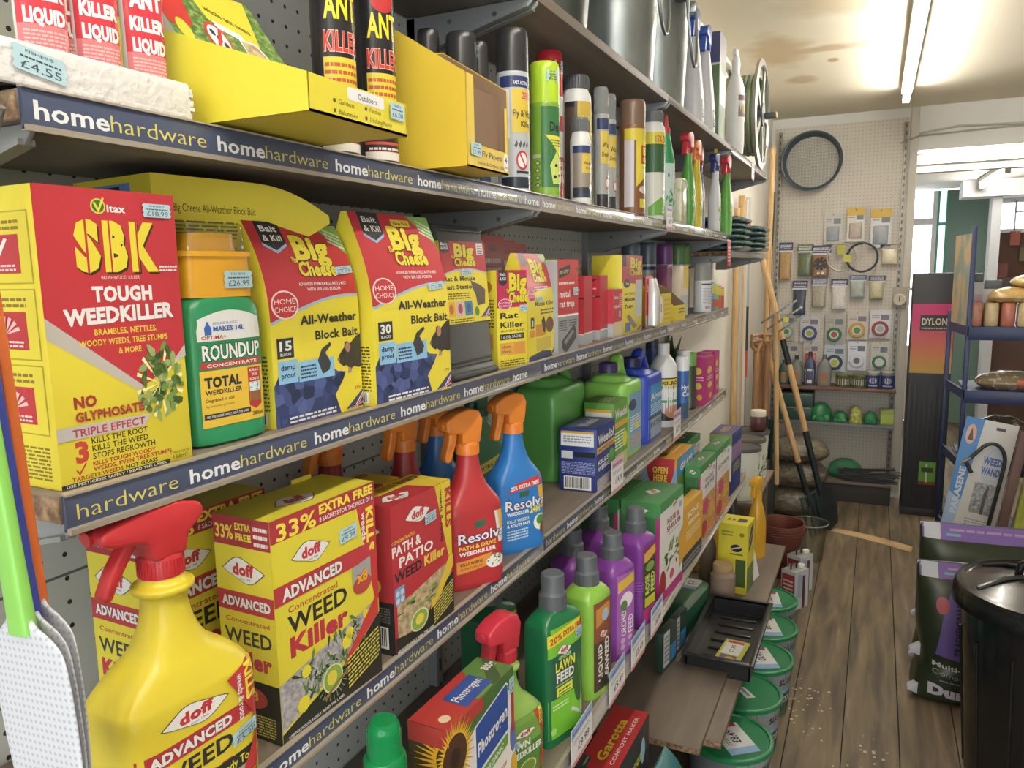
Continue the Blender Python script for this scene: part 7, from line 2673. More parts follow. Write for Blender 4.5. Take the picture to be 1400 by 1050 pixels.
# seed tray with card
root = thing('seed_tray', 'black plastic seed tray holding a small picture card', 'seed tray', (-0.392, 2.50, S5), 90)
BP = mat('#1b1c1e', 0.35, var=0.08)
mb = MB()
tw, td, th = 0.46, 0.195, 0.062
for (x0, x1, y0, y1) in ((-tw / 2, tw / 2, -td / 2, -td / 2 + 0.004), (-tw / 2, tw / 2, td / 2 - 0.004, td / 2), (-tw / 2, -tw / 2 + 0.004, -td / 2, td / 2), (tw / 2 - 0.004, tw / 2, -td / 2, td / 2)):
    mb.box(x0, x1, y0, y1, 0.002, th, BP)
mb.box(-tw / 2, tw / 2, -td / 2, td / 2, 0.0, 0.004, BP)
for (x0, x1, y0, y1) in ((-tw / 2 - 0.012, tw / 2 + 0.012, -td / 2 - 0.012, -td / 2 + 0.004), (-tw / 2 - 0.012, tw / 2 + 0.012, td / 2 - 0.004, td / 2 + 0.012), (-tw / 2 - 0.012, -tw / 2 + 0.004, -td / 2, td / 2), (tw / 2 - 0.004, tw / 2 + 0.012, -td / 2, td / 2)):
    mb.box(x0, x1, y0, y1, th - 0.010, th, BP, 0.0025)
for i in range(7):
    mb.box(-0.19 + 0.06 * i, -0.175 + 0.06 * i, -0.06, 0.06, 0.004, 0.010, BP, 0.002)
mb.build('tray', root)
c = Art()
c.rect(0, 0, 1, 1, '#b7b93c')
c.rect(0.05, 0.2, 0.35, 0.85, '#6a4a7c')
c.ell(0.2, 0.45, 0.1, 0.2, '#d8a52a', 12)
c.rect(0.38, 0.18, 0.95, 0.9, WHT)
c.text('£1.99', 0.48, 0.78, 0.45, 0.2, '#3c3c40', 0.02)
c.rect(0.85, 0.2, 0.95, 0.88, '#c0303c')
mb = MB()
mb.box(-0.085, 0.085, -0.04, 0.04, 0, 0.001, mat('#b7b93c', 0.4))
c.onto(mb, on_top(0.17, 0.08, 0.001))
tag(mb.build('price_card', None, (-0.372, 2.42, S5 + 0.0105), 84), 'yellow-green price card lying in the black seed tray', 'price card')
# dark propagator with tickets behind the tray
mb = MB()
mb.loft([(0, 0.15, 0.07, 6, 0, 0), (0.10, 0.155, 0.075, 6, 0, 0), (0.115, 0.13, 0.06, 6, 0, 0), (0.12, 0.10, 0.05, 5, 0, 0)], mat('#1d5a3a', 0.4), 40)
c2 = Art()
c2.rect(0, 0, 1, 1, WHT)
c2.rect(0, 0, 0.25, 1, '#8fb6dc')
c2.text('£3', 0.4, 0.8, 0.35, 0.3, '#3c3c40', 0.02)
c2.onto(mb, on_plane((0.02, -0.055, 0.1205), (0.09, 0, 0), (0, 0.07, 0)))
tag(mb.build('lidded_tub', None, (-0.590, 2.60, S5), 84), 'low dark green tub with a price card on its lid behind the seed tray', 'tub')
f = Art()
f.rect(0, 0, 1, 1, '#243f33')
f.rect(0.1, 0.1, 0.5, 0.95, '#cfd2d6')
f.rect(0.55, 0.1, 0.95, 0.5, '#3b86c4')
f.micro(0.15, 0.45, 0.2, 0.9, 6, '#6d7078')
for i, y in enumerate((2.24, 2.38)):
    mb = MB()
    mb.box(-0.06, 0.06, -0.012, 0.012, 0, 0.13, mat('#243f33', 0.35), 0.004)
    f.onto(mb, on_front(0.12, 0.024, 0.13))
    mb2 = mb.build('mesh_pack', None, (-0.545, y, S5 + 0.0185 if y < 2.27 else S5), 82)
    tag(mb2, 'dark green pack with white and blue print, ' + ('nearer' if i == 0 else 'farther') + ' of two behind the seed tray', 'garden pack', 'dark green packs on the low shelf')

# tan jar, teal capped bottle, yellow carton and others further along
root = thing('feeder_jar', 'tan ribbed jar with a sandy lid in a clear bag', 'jar', (-0.475, 2.83, S5), 0)
mb = MB()
prof = [(0.040, 0)]
for k in range(14):
    z = 0.004 + 0.10 * k / 13
    prof += [(0.045 + 0.0015 * (k % 2), z)]
prof += [(0.040, 0.115), (0.034, 0.122)]
mb.lathe(prof, mat('#8c7465', 0.5), 28)
mb.build('jar_body', root)
mb = MB()
mb.lathe([(0.036, 0.121), (0.038, 0.124), (0.038, 0.145), (0.036, 0.148)], mat('#b08a5c', 0.6), 28)
mb.build('lid', root)
root = thing('watering_bottle', 'clear bottle with a pale teal cap between the tan jar and yellow carton', 'bottle', (-0.560, 2.97, S5), 0)
mb = MB()
mb.lathe([(0.03, 0), (0.033, 0.004), (0.033, 0.15), (0.028, 0.18), (0.016, 0.20), (0.016, 0.21)], mat('#7d6c5a', 0.2, trans=0.3), 28)
mb.build('bottle_body', root)
mb = MB()
mb.lathe([(0.026, 0.200), (0.027, 0.228), (0.022, 0.232), (0.020, 0.255), (0.008, 0.27)], mat('#4d9a86', 0.3), 24)
mb.build('cap', root)
f = Art()
f.rect(0, 0, 1, 1, '#ddce2a')
f.poly([(0.2, 0.60), (0.5, 0.64), (0.85, 0.80), (0.8, 0.95), (0.5, 0.92), (0.22, 0.78)], '#24262a')
f.poly([(0.24, 0.66), (0.8, 0.86), (0.8, 0.90), (0.24, 0.70)], '#c9c9c4')
f.rect(0, 0, 1, 0.38, P_LEAF)
s = Art()
s.rect(0, 0, 1, 1, '#ddce2a')
s.micro(0.1, 0.5, 0.83, 0.92, 2, '#8f8220')
s.ell(0.8, 0.86, 0.09, 0.03, '#8f8220', 12)
s.ell(0.62, 0.66, 0.20, 0.055, '#24262a', 20)
s.poly([(0.45, 0.63), (0.8, 0.68), (0.8, 0.70), (0.45, 0.65)], '#c9c9c4')
s.rect(0.4, 0.56, 0.85, 0.58, '#6d601c')
s.rect(0.6, 0.1, 0.95, 0.5, '#3f5a2a')
t_ = Art()
t_.rect(0, 0, 1, 1, '#e0d22a')
t_.poly([(0.35, 0.15), (0.65, 0.15), (0.7, 0.45), (0.3, 0.45)], '#24262a')
t_.micro(0.4, 0.6, 0.55, 0.9, 2, '#5d5420')
pack('plant_food_carton', 'bright yellow plant food carton with black oval logos on the low shelf', 'plant food box', (-0.400, 2.915), 86, 0.12, 0.11, 0.275, S5, '#ddce2a', f, s, t_)
mb = MB()
mb.box(-0.035, 0.035, -0.0015, 0.0015, 0, 0.13, mat('#d9d9d9', 0.4))
o = mb.build('price_card', None, (-0.388, 3.10, S5), 90)
o.rotation_euler = (radians(-12), 0, radians(80))
tag(o, 'white card leaning beside the yellow plant food carton', 'price card')
root = thing('ant_powder_jug', 'mustard yellow jug with a square code label at the back of the low shelf', 'jug', (-0.600, 3.13, S5), 70)
mb = MB()
mb.loft([(0, 0.055, 0.04, 4, 0, 0), (0.005, 0.06, 0.045, 4, 0, 0), (0.16, 0.06, 0.045, 4, 0, 0), (0.20, 0.04, 0.035, 3, 0.01, 0), (0.235, 0.022, 0.022, 2, 0.015, 0), (0.25, 0.02, 0.02, 2, 0.015, 0)], mat('#c99a24', 0.4), 36, 3)
c = Art()
c.rect(0, 0, 1, 1, '#8fa0b0')
c.micro(0.1, 0.9, 0.1, 0.9, 5, '#4a5560')
c.onto(mb, on_body(mb.bvh(), -0.045, 0.0, 0.05, 0.10), 4)
mb.build('jug_body', root)
mb = MB()
mb.lathe([(0.023, 0.246), (0.023, 0.275), (0.02, 0.28)], mat('#c08f20', 0.4), 24, Matrix.Translation((0.015, 0, 0)))
mb.build('cap', root)
YB = [(z * 1.30, a_ * 1.75, b_ * 1.6, p, cx, cy) for (z, a_, b_, p, cx, cy) in SLIM]
sprayer('tall golden yellow trigger bottle leaning at the far end of the low shelf', (-0.425, 3.36, S5), 70, YB, '#d9a01f', '#d9a01f', HEAD_TALL, None, k=1.2, r=0.0145)
sprayer('black trigger bottle with a white band behind the yellow plant food carton', (-0.520, 3.30, S5), 90, YB, '#222326', '#1d1e20', HEAD_TALL, None, k=1.0, r=0.0145)

# white tubs with dark lids at the end of the low shelf, and the jar on top
def paint_tub(label, loc, r, h, lidm, art, group, name='lidded_tub', body='#d9dcd4', rz=90, ticketart=None):
    root = thing(name, label, 'tub', loc, rz, group)
    mb = MB()
    mb.lathe([(r * 0.86, 0), (r * 0.88, 0.003), (r * 0.97, h * 0.93), (r * 0.97, h * 0.95)], mat(body, 0.4), 40)
    if art:
        art.onto(mb, on_can(r * 0.97, h * 0.05, h * 0.90, -170, -10, rf=lambda z: r * (0.881 + 0.09 * z / (h * 0.93))), 14)
    mb.build('tub_body', root)
    mb = MB()
    mb.lathe([(r * 0.99, h * 0.92), (r * 1.03, h * 0.925), (r * 1.03, h * 0.985), (r * 1.0, h), (r * 0.94, h), (r * 0.92, h * 0.975), (r * 0.2, h * 0.97)], lidm, 44)
    mb.build('lid', root)
    if ticketart:
        mb = MB()
        ticketart.onto(mb, on_plane((-r * 0.40, -r * 0.72, h * 0.9735), (r * 1.2 * cos(0.5), r * 1.2 * sin(0.5), 0), (-r * 0.75 * sin(0.5), r * 0.75 * cos(0.5), 0)), 0)
        mb.build('price_card', root, label='white and blue price card taped to the lid')
    return root


wt = Art(0.4)
wt.rect(0, 0, 1, 1, '#d6dacb')
wt.text('GREEN', 0.4, 0.8, 0.62, 0.12, '#3a4a34', 0.03)
leafy(wt, 0.6, 0.3, 0.3, 0.22, 36, 17)
BZ = 0.62
root = thing('low_bench', 'low brown bench board carrying the row of white leaf-label tubs', 'bench', (0, 3.56, 0))
mb = MB()
mb.box(-0.72, -0.455, 0, 0.66, BZ - 0.02, BZ, LOWB, 0.001)
mb.build('bench_top', root)
for yy in (0.12, 0.62):
    mb = MB()
    mb.box(-0.71, -0.48, yy, yy + 0.02, 0, BZ - 0.0205, LOWB)
    mb.build('side_panel', root)
for i, (x, y) in enumerate(((-0.545, 3.66), (-0.550, 3.855), (-0.555, 4.05))):
    paint_tub('white tub with leafy label and dark lid, ' + ('nearest', 'middle', 'farthest')[i] + ' of its row', (x, y, BZ + 0.0005), 0.092, 0.25, mat('#4a4640', 0.5), wt, 'white leaf-label tubs')
root = thing('small_jar', 'small maroon jar with a cream lid standing on the farthest white tub', 'jar', (-0.520, 4.05, BZ + 0.2507), 0)
mb = MB()
mb.lathe([(0.035, 0), (0.038, 0.004), (0.038, 0.065), (0.034, 0.072)], mat('#5a2d30', 0.35), 24)
mb.build('jar_body', root)
mb = MB()
mb.lathe([(0.037, 0.071), (0.038, 0.074), (0.038, 0.098), (0.036, 0.101)], mat('#d9d0b8', 0.5), 24)
mb.build('lid', root)

# ------------------------------------------------------------------ floor in front of the shelves: green-lidded tubs
tk = Art(0.5)
tk.rect(0, 0, 1, 1, WHT)
tk.rect(0, 0, 0.2, 1, '#8fb0dc')
tk.rect(0.88, 0.1, 1, 0.9, '#c0303c')
tk.text('£8.49', 0.35, 0.78, 0.35, 0.28, '#2d2d33', 0.03)
tk.micro(0.3, 0.8, 0.72, 0.88, 2, '#8a8a94')
sm = Art(0.5)
sm.poly([(0.3, 0.3), (0.75, 0.42), (0.75, 0.75), (0.3, 0.63)], WHT)
sm.poly([(0.36, 0.42), (0.70, 0.50), (0.70, 0.62), (0.36, 0.54)], '#8d8f96')
tb = Art(0.4)
tb.rect(0, 0, 1, 1, '#2b3330')
tb.rect(0, 0.58, 1, 1, '#8d929a')
tb.rect(0, 0.52, 1, 0.60, '#6fa8cf')
tb.text('SLUGGONE', 0.25, 0.75, 0.74, 0.13, '#24262c', 0.04)
tb.text('WOOL PELLETS', 0.25, 0.75, 0.30, 0.15, '#d9dad6', 0.03)
tb.rect(0, 0, 1, 0.1, '#4d6a2c')
GL = mat('#147a45', 0.38, var=0.05)
wh = ('farthest', 'second farthest', 'middle', 'second nearest', 'nearest')
for i, (x, y) in enumerate(((-0.392, 3.505), (-0.366, 3.217), (-0.355, 2.935), (-0.367, 2.655), (-0.364, 2.362))):
    paint_tub('green-lidded round tub on the floor, ' + wh[i] + ' of the row of five', (x, y, 0.0), 0.133, 0.205, GL, tb, 'green-lidded tubs on the floor', body='#6d7276', rz=75 + 6 * i, ticketart=sm if i == 3 else tk)

# thinner cans
for i, (x, y) in enumerate(((-0.305, 3.93), (-0.300, 4.15))):
    root = thing('solvent_can', 'rectangular metal can with white screw cap and wire handle, ' + ('nearer' if i == 0 else 'farther') + ' one on the floor', 'metal can', (x, y, 0), 60, 'metal solvent cans')
    f = Art()
    f.rect(0, 0, 1, 1, '#c9ccd2')
    f.rect(0.55, 0, 0.75, 0.85, '#5a2a30')
    f.rect(0.2, 0.3, 0.5, 0.9, '#9fb0cc')
    s = Art()
    s.rect(0, 0, 1, 1, '#b9bdc0')
    s.rect(0.05, 0.1, 0.95, 0.9, '#a8352f')
    s.micro(0.15, 0.85, 0.5, 0.8, 3, '#e0cfc9')
    mb = MB()
    MT = mat('#a9aa9e', 0.35, 0.6)
    mb.box(-0.055, 0.055, -0.04, 0.04, 0, 0.20, MT, 0.004)
    f.onto(mb, on_front(0.11, 0.08, 0.20))
    s.onto(mb, on_left(0.11, 0.08, 0.20))
    mb.build('can_body', root)
    mb = MB()
    mb.tube([(-0.035, 0.0, 0.198), (-0.035, 0.0, 0.222), (-0.028, 0.0, 0.227), (0.0, 0.0, 0.227), (0.008, 0, 0.222), (0.008, 0, 0.198)], 0.004, mat('#2b2c2e', 0.4), 8)
    mb.build('wire_handle', root)
    mb = MB()
    mb.lathe([(0.016, 0.199), (0.017, 0.201), (0.017, 0.214), (0.015, 0.217)], mat('#e6e3da', 0.4), 24, Matrix.Translation((0.032, -0.012, 0)))
    mb.build('screw_cap', root)

root = thing('flower_pot', 'large terracotta plastic flower pot on the floor past the yellow carton', 'plant pot', (-0.418, 4.34, 0), 0)
TC = mat('#6e3527', 0.5, var=0.06)
mb = MB()
mb.lathe([(0.085, 0), (0.088, 0.004), (0.112, 0.235), (0.122, 0.236), (0.126, 0.30), (0.119, 0.30), (0.112, 0.24), (0.084, 0.02), (0.02, 0.018)], TC, 44, cap=False)
mb.build('pot', root)
mb = MB()
for k in range(4):
    mb.lathe([(0.1235 + 0.0008 * k, 0.245 + 0.014 * k), (0.1255 + 0.0008 * k, 0.248 + 0.014 * k), (0.1235 + 0.0008 * k, 0.251 + 0.014 * k)], TC, 44, cap=False)
mb.build('rim_ribs', root)
root = thing('clear_bucket', 'clear plastic bucket standing on the floor beside the terracotta pot', 'bucket', (-0.290, 4.62, 0), 0)
mb = MB()
mb.lathe([(0.075, 0), (0.078, 0.003), (0.098, 0.22), (0.104, 0.222), (0.104, 0.232), (0.098, 0.232), (0.096, 0.222), (0.075, 0.006), (0.01, 0.005)], CLEAR, 40, cap=False)
mb.build('bucket_body', root)
mb = MB()
mb.lathe([(0.1045, 0.224), (0.106, 0.226), (0.106, 0.231), (0.1045, 0.233)], mat('#8d948f', 0.3), 40, cap=False)
mb.build('rim', root)
mb = MB()
r_ = random.Random(9)
for i in range(60):
    x, y = r_.gauss(0, 0.035), r_.gauss(0, 0.05)
    mb.box(-0.02, 0.02, -0.003, 0.003, -0.001, 0.001, mat('#1d6a42', 0.5), T=Matrix.Translation((x, y, 0.03 + r_.uniform(0, 0.07))) @ Matrix.Rotation(r_.uniform(0, 3), 4, 'Z') @ Matrix.Rotation(r_.uniform(-.8, .8), 4, 'Y'))
mb.loft([(0, 0.08, 0.10, 2.4, 0, 0), (0.05, 0.09, 0.11, 2.4, 0, 0), (0.09, 0.05, 0.07, 2, 0, 0)], mat('#1d5f3c', 0.6, bump=0.6), 24, 3)
tag(mb.build('net_bundle', None, (-0.440, 4.86, 0.0)), 'bundle of green garden netting on the floor behind the terracotta pot', 'netting')

# ------------------------------------------------------------------ far pegboard: riddle, hanging packs
YP = Y_WALL - 0.012


def hook(x, z, root, l=0.05):
    mb = MB()
    mb.tube([(x, 0.0, z), (x, -l, z + 0.002), (x, -l - 0.006, z + 0.010)], 0.0025, mat('#8d8f90', 0.35, 0.7), 6)
    return mb.build('peg_hook', root)


root = thing('garden_riddle', 'large round dark green garden sieve hanging high on the far pegboard', 'garden sieve', (-0.463, YP - 0.05, 2.445), 0)
mb = MB()
T = Matrix.Rotation(radians(90), 4, 'X')
RD = mat('#274049', 0.4)
mb.lathe([(0.178, -0.045), (0.186, -0.048), (0.203, 0.046), (0.208, 0.049), (0.206, 0.053), (0.196, 0.049), (0.178, -0.045)], RD, 56, T, cap=False)
mb.build('rim', root)
mb = MB()
WR = mat('#7f817c', 0.4, 0.5)
for i in range(-17, 18):
    c = i * 0.0105
    q = sqrt(max(0, 0.182 ** 2 - c * c))
    if q > 0.01:
        mb.box(c - 0.0007, c + 0.0007, 0.041, 0.0424, -q, q, WR)
        mb.box(-q, q, 0.0424, 0.0438, c - 0.0007, c + 0.0007, WR)
mb.build('wire_mesh', root)


def hang_pack(name, label, cat, x, z, w, h, hdr, body, kind='bag', hh=0.26, accent=None, group='hanging packs on the far pegboard', ink='#d9d9de'):
    """carded or bagged pack on a peg hook: x, z is the centre"""
    root = thing(name, label, cat, (x, YP, z), 0, group)
    hook(0, h / 2 - 0.012, root)
    y0 = -0.030
    mb = MB()
    if kind == 'bag':
        mb.box(-w / 2, w / 2, y0 - 0.001, y0 + 0.001, h / 2 - h * hh, h / 2, mat(hdr, 0.4))
        a = Art(0.4)
        a.rect(0, 0, 1, 0.18, ink)
        a.micro(0.1, 0.9, 0.3, 0.85, 3, ink)
        a.onto(mb, on_plane((-w / 2, y0 - 0.001, h / 2 - h * hh), (w, 0, 0), (0, 0, h * hh)), 0)
        mb.build('header_card', root)
        mb = MB()
        bm_ = body if not isinstance(body, str) else mat(body, 0.25, var=0.25, scale=60, bump=0.5)
        zb, zt = -h / 2, h / 2 - h * hh
        T_ = Matrix.Translation((0, y0, 0))
        mb.loft([(zb, w * 0.40, 0.006, 4, 0, 0), (zb + 0.012, w * 0.42, 0.020, 3, 0, 0), (zb + (zt - zb) * 0.5, w * 0.40, 0.019, 3, 0, 0), (zt, w * 0.42, 0.002, 3, 0, 0)], bm_, 24, 3, T_)
        mb.build('filled_bag', root)
    else:
        mb.box(-w / 2, w / 2, y0 - 0.001, y0 + 0.001, -h / 2, h / 2, mat(hdr, 0.25, var=0.08))
        a = Art(0.4)
        a.micro(0.1, 0.45, 0.72, 0.86, 2, '#7d7d80')
        a.rect(0.52, 0.66, 0.92, 0.84, '#6a6d78')
        a.onto(mb, on_plane((-w / 2, y0 - 0.001, -h / 2), (w, 0, 0), (0, 0, h)), 0)
        mb.build('backing_card', root)
        mb = MB()
        T_ = Matrix.Translation((0, y0 - 0.002, -h * 0.16)) @ Matrix.Rotation(radians(90), 4, 'X')
        if kind == 'spool':
            r = w * 0.40
            mb.lathe([(r * 0.92, 0), (r, 0.004), (r, 0.018), (r * 0.92, 0.022)], mat(body, 0.35), 28, T_)
            mb.lathe([(r * 0.62, 0.022), (r * 0.62, 0.0235)], mat('#c9cdc6', 0.4), 24, T_)
            if accent:
                mb.lathe([(r * 0.42, 0.0235), (r * 0.40, 0.0245)], mat(accent, 0.4), 20, T_)
            mb.build('line_spool', root)
        else:
            mb.box(-w * 0.36, w * 0.36, y0 - 0.02, y0 - 0.001, -h * 0.40, h * 0.08, mat(body, 0.3, var=0.2, scale=50), 0.008)
            mb.build('blister', root)
    return root


NV = '#3c3f63'
for n, q in enumerate((
    ('clear blister pack with a small metal snap trap, top left of the hanging packs', -0.304, 1.963, 0.118, 0.215, '#c9c4ba', '#8f959c', 'card'),
    ('yellow-headed card with a slim thermometer below the riddle', -0.155, 1.983, 0.115, 0.231, '#d6cfc4', '#b9a79c', 'thin'),
    ('wider yellow-headed card holding a grey window thermometer', 0.008, 1.951, 0.135, 0.263, '#d0cdc9', '#9a9ca6', 'thin'),
    ('navy-headed pack of tan canes at the left edge of the far pegboard', -0.621, 1.739, 0.098, 0.274, NV, '#b8935a', 'bag'),
    ('olive green sacking pack left of the fan-shaped card', -0.485, 1.742, 0.111, 0.234, '#6d7358', '#5f6a4c', 'bag'),
    ('brown-headed pack of cream twine near the doorway upright', 0.073, 1.770, 0.121, 0.143, '#9a7a4a', '#d2c6a4', 'bag'),
    ('navy-headed bag of dark plant ties, first in the middle row', -0.514, 1.467, 0.107, 0.254, NV, '#3f4654', 'bag'),
    ('navy-headed bag of beige clips, second in the middle row', -0.380, 1.505, 0.110, 0.214, '#565a80', '#a8a08a', 'bag'),
    ('navy-headed bag of white labels, third in the middle row', -0.244, 1.493, 0.113, 0.222, '#33344c', '#d5d0ca', 'bag'),
    ('navy-headed bag of clear fittings, fourth in the middle row', -0.123, 1.546, 0.111, 0.167, '#565a80', '#9aa39c', 'bag'),
    ('navy-headed bag of straw coloured ties, last in the middle row', 0.001, 1.539, 0.109, 0.171, '#2b2d44', '#b5ab84', 'bag'),
    ('grey-green line spool blister, leftmost strimmer line pack', -0.596, 1.248, 0.115, 0.203, '#b5b3a8', '#a2a398', 'spool', '#3f8a4a'),
    ('strimmer line blister with a navy spool ring', -0.436, 1.239, 0.132, 0.201, '#c9c6c9', '#343c6e', 'spool', '#a8a43c'),
    ('strimmer line blister with a green spool and red centre', -0.266, 1.236, 0.129, 0.225, '#b0aaa0', '#1f6a3a', 'spool', '#a84a3c'),
    ('strimmer line blister with a golden yellow spool', -0.114, 1.265, 0.136, 0.201, '#cbbfae', '#c2912c', 'spool', '#4a8a3c'),
    ('strimmer line blister with a dark red spool', 0.036, 1.278, 0.137, 0.199, '#d2ccd0', '#8f2a30', 'spool', '#9fa8a4'),
    ('pale blister pack half hidden by the tool handles, bottom row', -0.568, 1.038, 0.115, 0.194, '#c0b7ae', '#a8a49a', 'card'),
    ('blister pack of orange trimmer blades, bottom row', -0.421, 1.042, 0.107, 0.192, '#c6bdb4', '#d05f2a', 'card'),
    ('silvery strimmer line blister with a black and white spool', -0.257, 1.025, 0.140, 0.200, '#b9c9d6', '#2d3038', 'spool', '#b5bd3c'),
    ('glossy white strimmer line blister with a white spool', -0.107, 1.046, 0.122, 0.214, '#dfe0ee', '#d9dcea', 'spool', '#5a5f6e'),
    ('strimmer line blister with a half full green spool, bottom right', 0.042, 1.040, 0.119, 0.217, '#c6c2b5', '#256a4c', 'spool', '#c9cbb8'))):
    l, x, z, w, h, hd, bd, kd = q[:8]
    r_ = hang_pack('hanging_pack', l, 'hanging pack', x, z, w, h, hd, bd, 'card' if kd == 'thin' else kd, accent=q[8] if len(q) > 8 else None)
    if kd == 'thin':
        mb = MB()
        mb.box(-w / 2, w / 2, -0.0325, -0.031, h * 0.30, h * 0.52, mat('#d2a82c', 0.4))
        mb.build('yellow_header', r_)
root = hang_pack('hanging_pack', 'brown card with a black fan-shaped plant holder and two white discs', 'hanging pack', -0.377, 1.734, 0.135, 0.227, NV, '#9a7048', 'bag', 0.30)
mb = MB()
for k in range(9):
    t = 2 * pi * k / 9
    mb.prism([(0.012 * cos(t - .5), 0.012 * sin(t - .5)), (0.048 * cos(t - .22), 0.048 * sin(t - .22)), (0.048 * cos(t + .22), 0.048 * sin(t + .22)), (0.012 * cos(t + .5), 0.012 * sin(t + .5))], -0.056, -0.053, mat('#26262a', 0.4), 'y', 0, False, T=Matrix.Translation((0, 0, -0.02)))
mb.build('fan_blades', root)
mb = MB()
for s in (-1, 1):
    mb.cyl((s * 0.014, -0.053, -0.088), (s * 0.014, -0.055, -0.088), 0.010, mat('#dedbd6', 0.4), 16)
mb.build('white_discs', root)
for x, z, c, l, rr_, hz in ((-0.237, 1.757, '#b9b2a6', 'pale plastic hoop with a yellow tag on the far pegboard', 0.098, 0.006), (-0.102, 1.754, '#27292d', 'black rubber hoop overlapping the pale one on the far pegboard', 0.100, 0.008)):
    root = thing('hoop', l, 'hoop', (x, YP, z), 0)
    yy = -0.064 if c.startswith('#b') else -0.082
    mb = MB()
    mb.tube([(rr_ * cos(2 * pi * i / 48), yy, rr_ * sin(2 * pi * i / 48)) for i in range(48)], hz, mat(c, 0.4), 10, close=True)
    mb.build('ring', root)
    mb = MB()
    mb.box(-0.03, 0.02, yy - 0.012, yy - 0.009, rr_ - 0.075 if c.startswith('#b') else -0.03, rr_ - 0.01 if c.startswith('#b') else 0.02, mat('#b8b42c', 0.4), T=Matrix.Translation((0 if c.startswith('#b') else -rr_ + 0.01, 0, 0)))
    mb.build('yellow_tag', root)
    hook(0, rr_ - hz - 0.004, root, 0.09)
root = thing('twine_dispenser', 'round white dispenser with dark pointer fixed beside the doorway upright', 'dispenser', (0.150, YP - 0.0215, 1.47), 0)
mb = MB()
mb.box(-0.047, 0.047, -0.006, 0.0, -0.072, 0.072, mat('#aca294', 0.5), 0.002)
mb.build('back_plate', root)
mb = MB()
mb.lathe([(0.040, 0), (0.042, 0.004), (0.042, 0.020), (0.036, 0.026)], mat('#cfc3ac', 0.4), 28, Matrix.Translation((0, -0.006, -0.018)) @ Matrix.Rotation(radians(90), 4, 'X'))
mb.build('dial', root)
mb = MB()
mb.box(-0.003, 0.003, -0.035, -0.032, -0.03, 0.008, mat('#3d3c3a', 0.5))
mb.build('pointer', root)

# shelves under the packs
for z, x0, lab, c in ((0.835, -0.62, 'thin brown shelf on the far pegboard carrying bottles and tins', '#6b4a3a'), (0.578, -0.62, 'grey shelf on the far pegboard carrying green gloves', '#6f7377'), (0.155, -0.66, 'lowest far shelf with green nets and black spikes', '#7a685c')):
    root = thing('wall_shelf', lab, 'shelf', (0, YP, z), 0)
    mb = MB()
    mb.box(x0, 0.155, -0.245, -0.001, -0.022, 0, mat(c, 0.55), 0.002)
    mb.build('board', root)
    for x in (-0.60, 0.13):
        mb = MB()
        mb.prism([(-0.001, -0.022), (-0.001, -0.07), (-0.23, -0.035), (-0.23, -0.022)], x - 0.002, x + 0.002, STEEL, 'x', 0, False)
        mb.build('bracket', root)
mb = MB()
mb.box(-0.66, 0.155, YP - 0.235, YP - 0.005, 0.0, 0.130, mat('#3a3733', 0.8), 0.002)
tag(mb.build('plinth'), 'dark plinth below the lowest far shelf', 'plinth')

ZB = 0.8352
for x, w, h, b, c, l in ((-0.595, 0.075, 0.18, '#2c4a3a', '#1f2a26', 'dark green bottle at the left end of the far bottle shelf'), (-0.508, 0.085, 0.215, '#6f7672', '#232628', 'grey bottle behind the shovel handle on the far bottle shelf'),
                         (-0.415, 0.075, 0.245, '#3a4468', '#232a4a', 'navy shouldered bottle with white square label on the far bottle shelf'), (-0.317, 0.096, 0.225, '#73767a', '#4c4f52', 'grey flat bottle with coppery label on the far bottle shelf')):
    root = thing('garden_bottle', l, 'bottle', (x, 5.99, ZB), 0)
    mb = MB()
    mb.loft([(0, w * 0.46, 0.030, 4, 0, 0), (0.004, w * 0.5, 0.034, 4, 0, 0), (h * 0.55, w * 0.5, 0.034, 4, 0, 0), (h * 0.75, w * 0.34, 0.028, 3, 0, 0), (h * 0.84, w * 0.2, 0.016, 2, 0, 0), (h * 0.87, w * 0.18, 0.014, 2, 0, 0)], mat(b, 0.35), 28, 3)
    a = Art(0.4)
    a.rect(0, 0, 1, 1, '#d6d4ce' if b == '#3a4468' else '#8f7a66')
    a.rect(0.2, 0.25, 0.8, 0.85, '#4a4a6a' if b == '#3a4468' else '#a86a3c')
    a.onto(mb, on_body(mb.bvh(), -w * 0.38, w * 0.38, 0.015, h * 0.5), 4)
    mb.build('bottle_body', root)
    mb = MB()
    mb.lathe([(0.014, h * 0.86), (0.014, h * 0.98), (0.012, h)], mat(c, 0.4), 18)
    mb.build('cap', root)
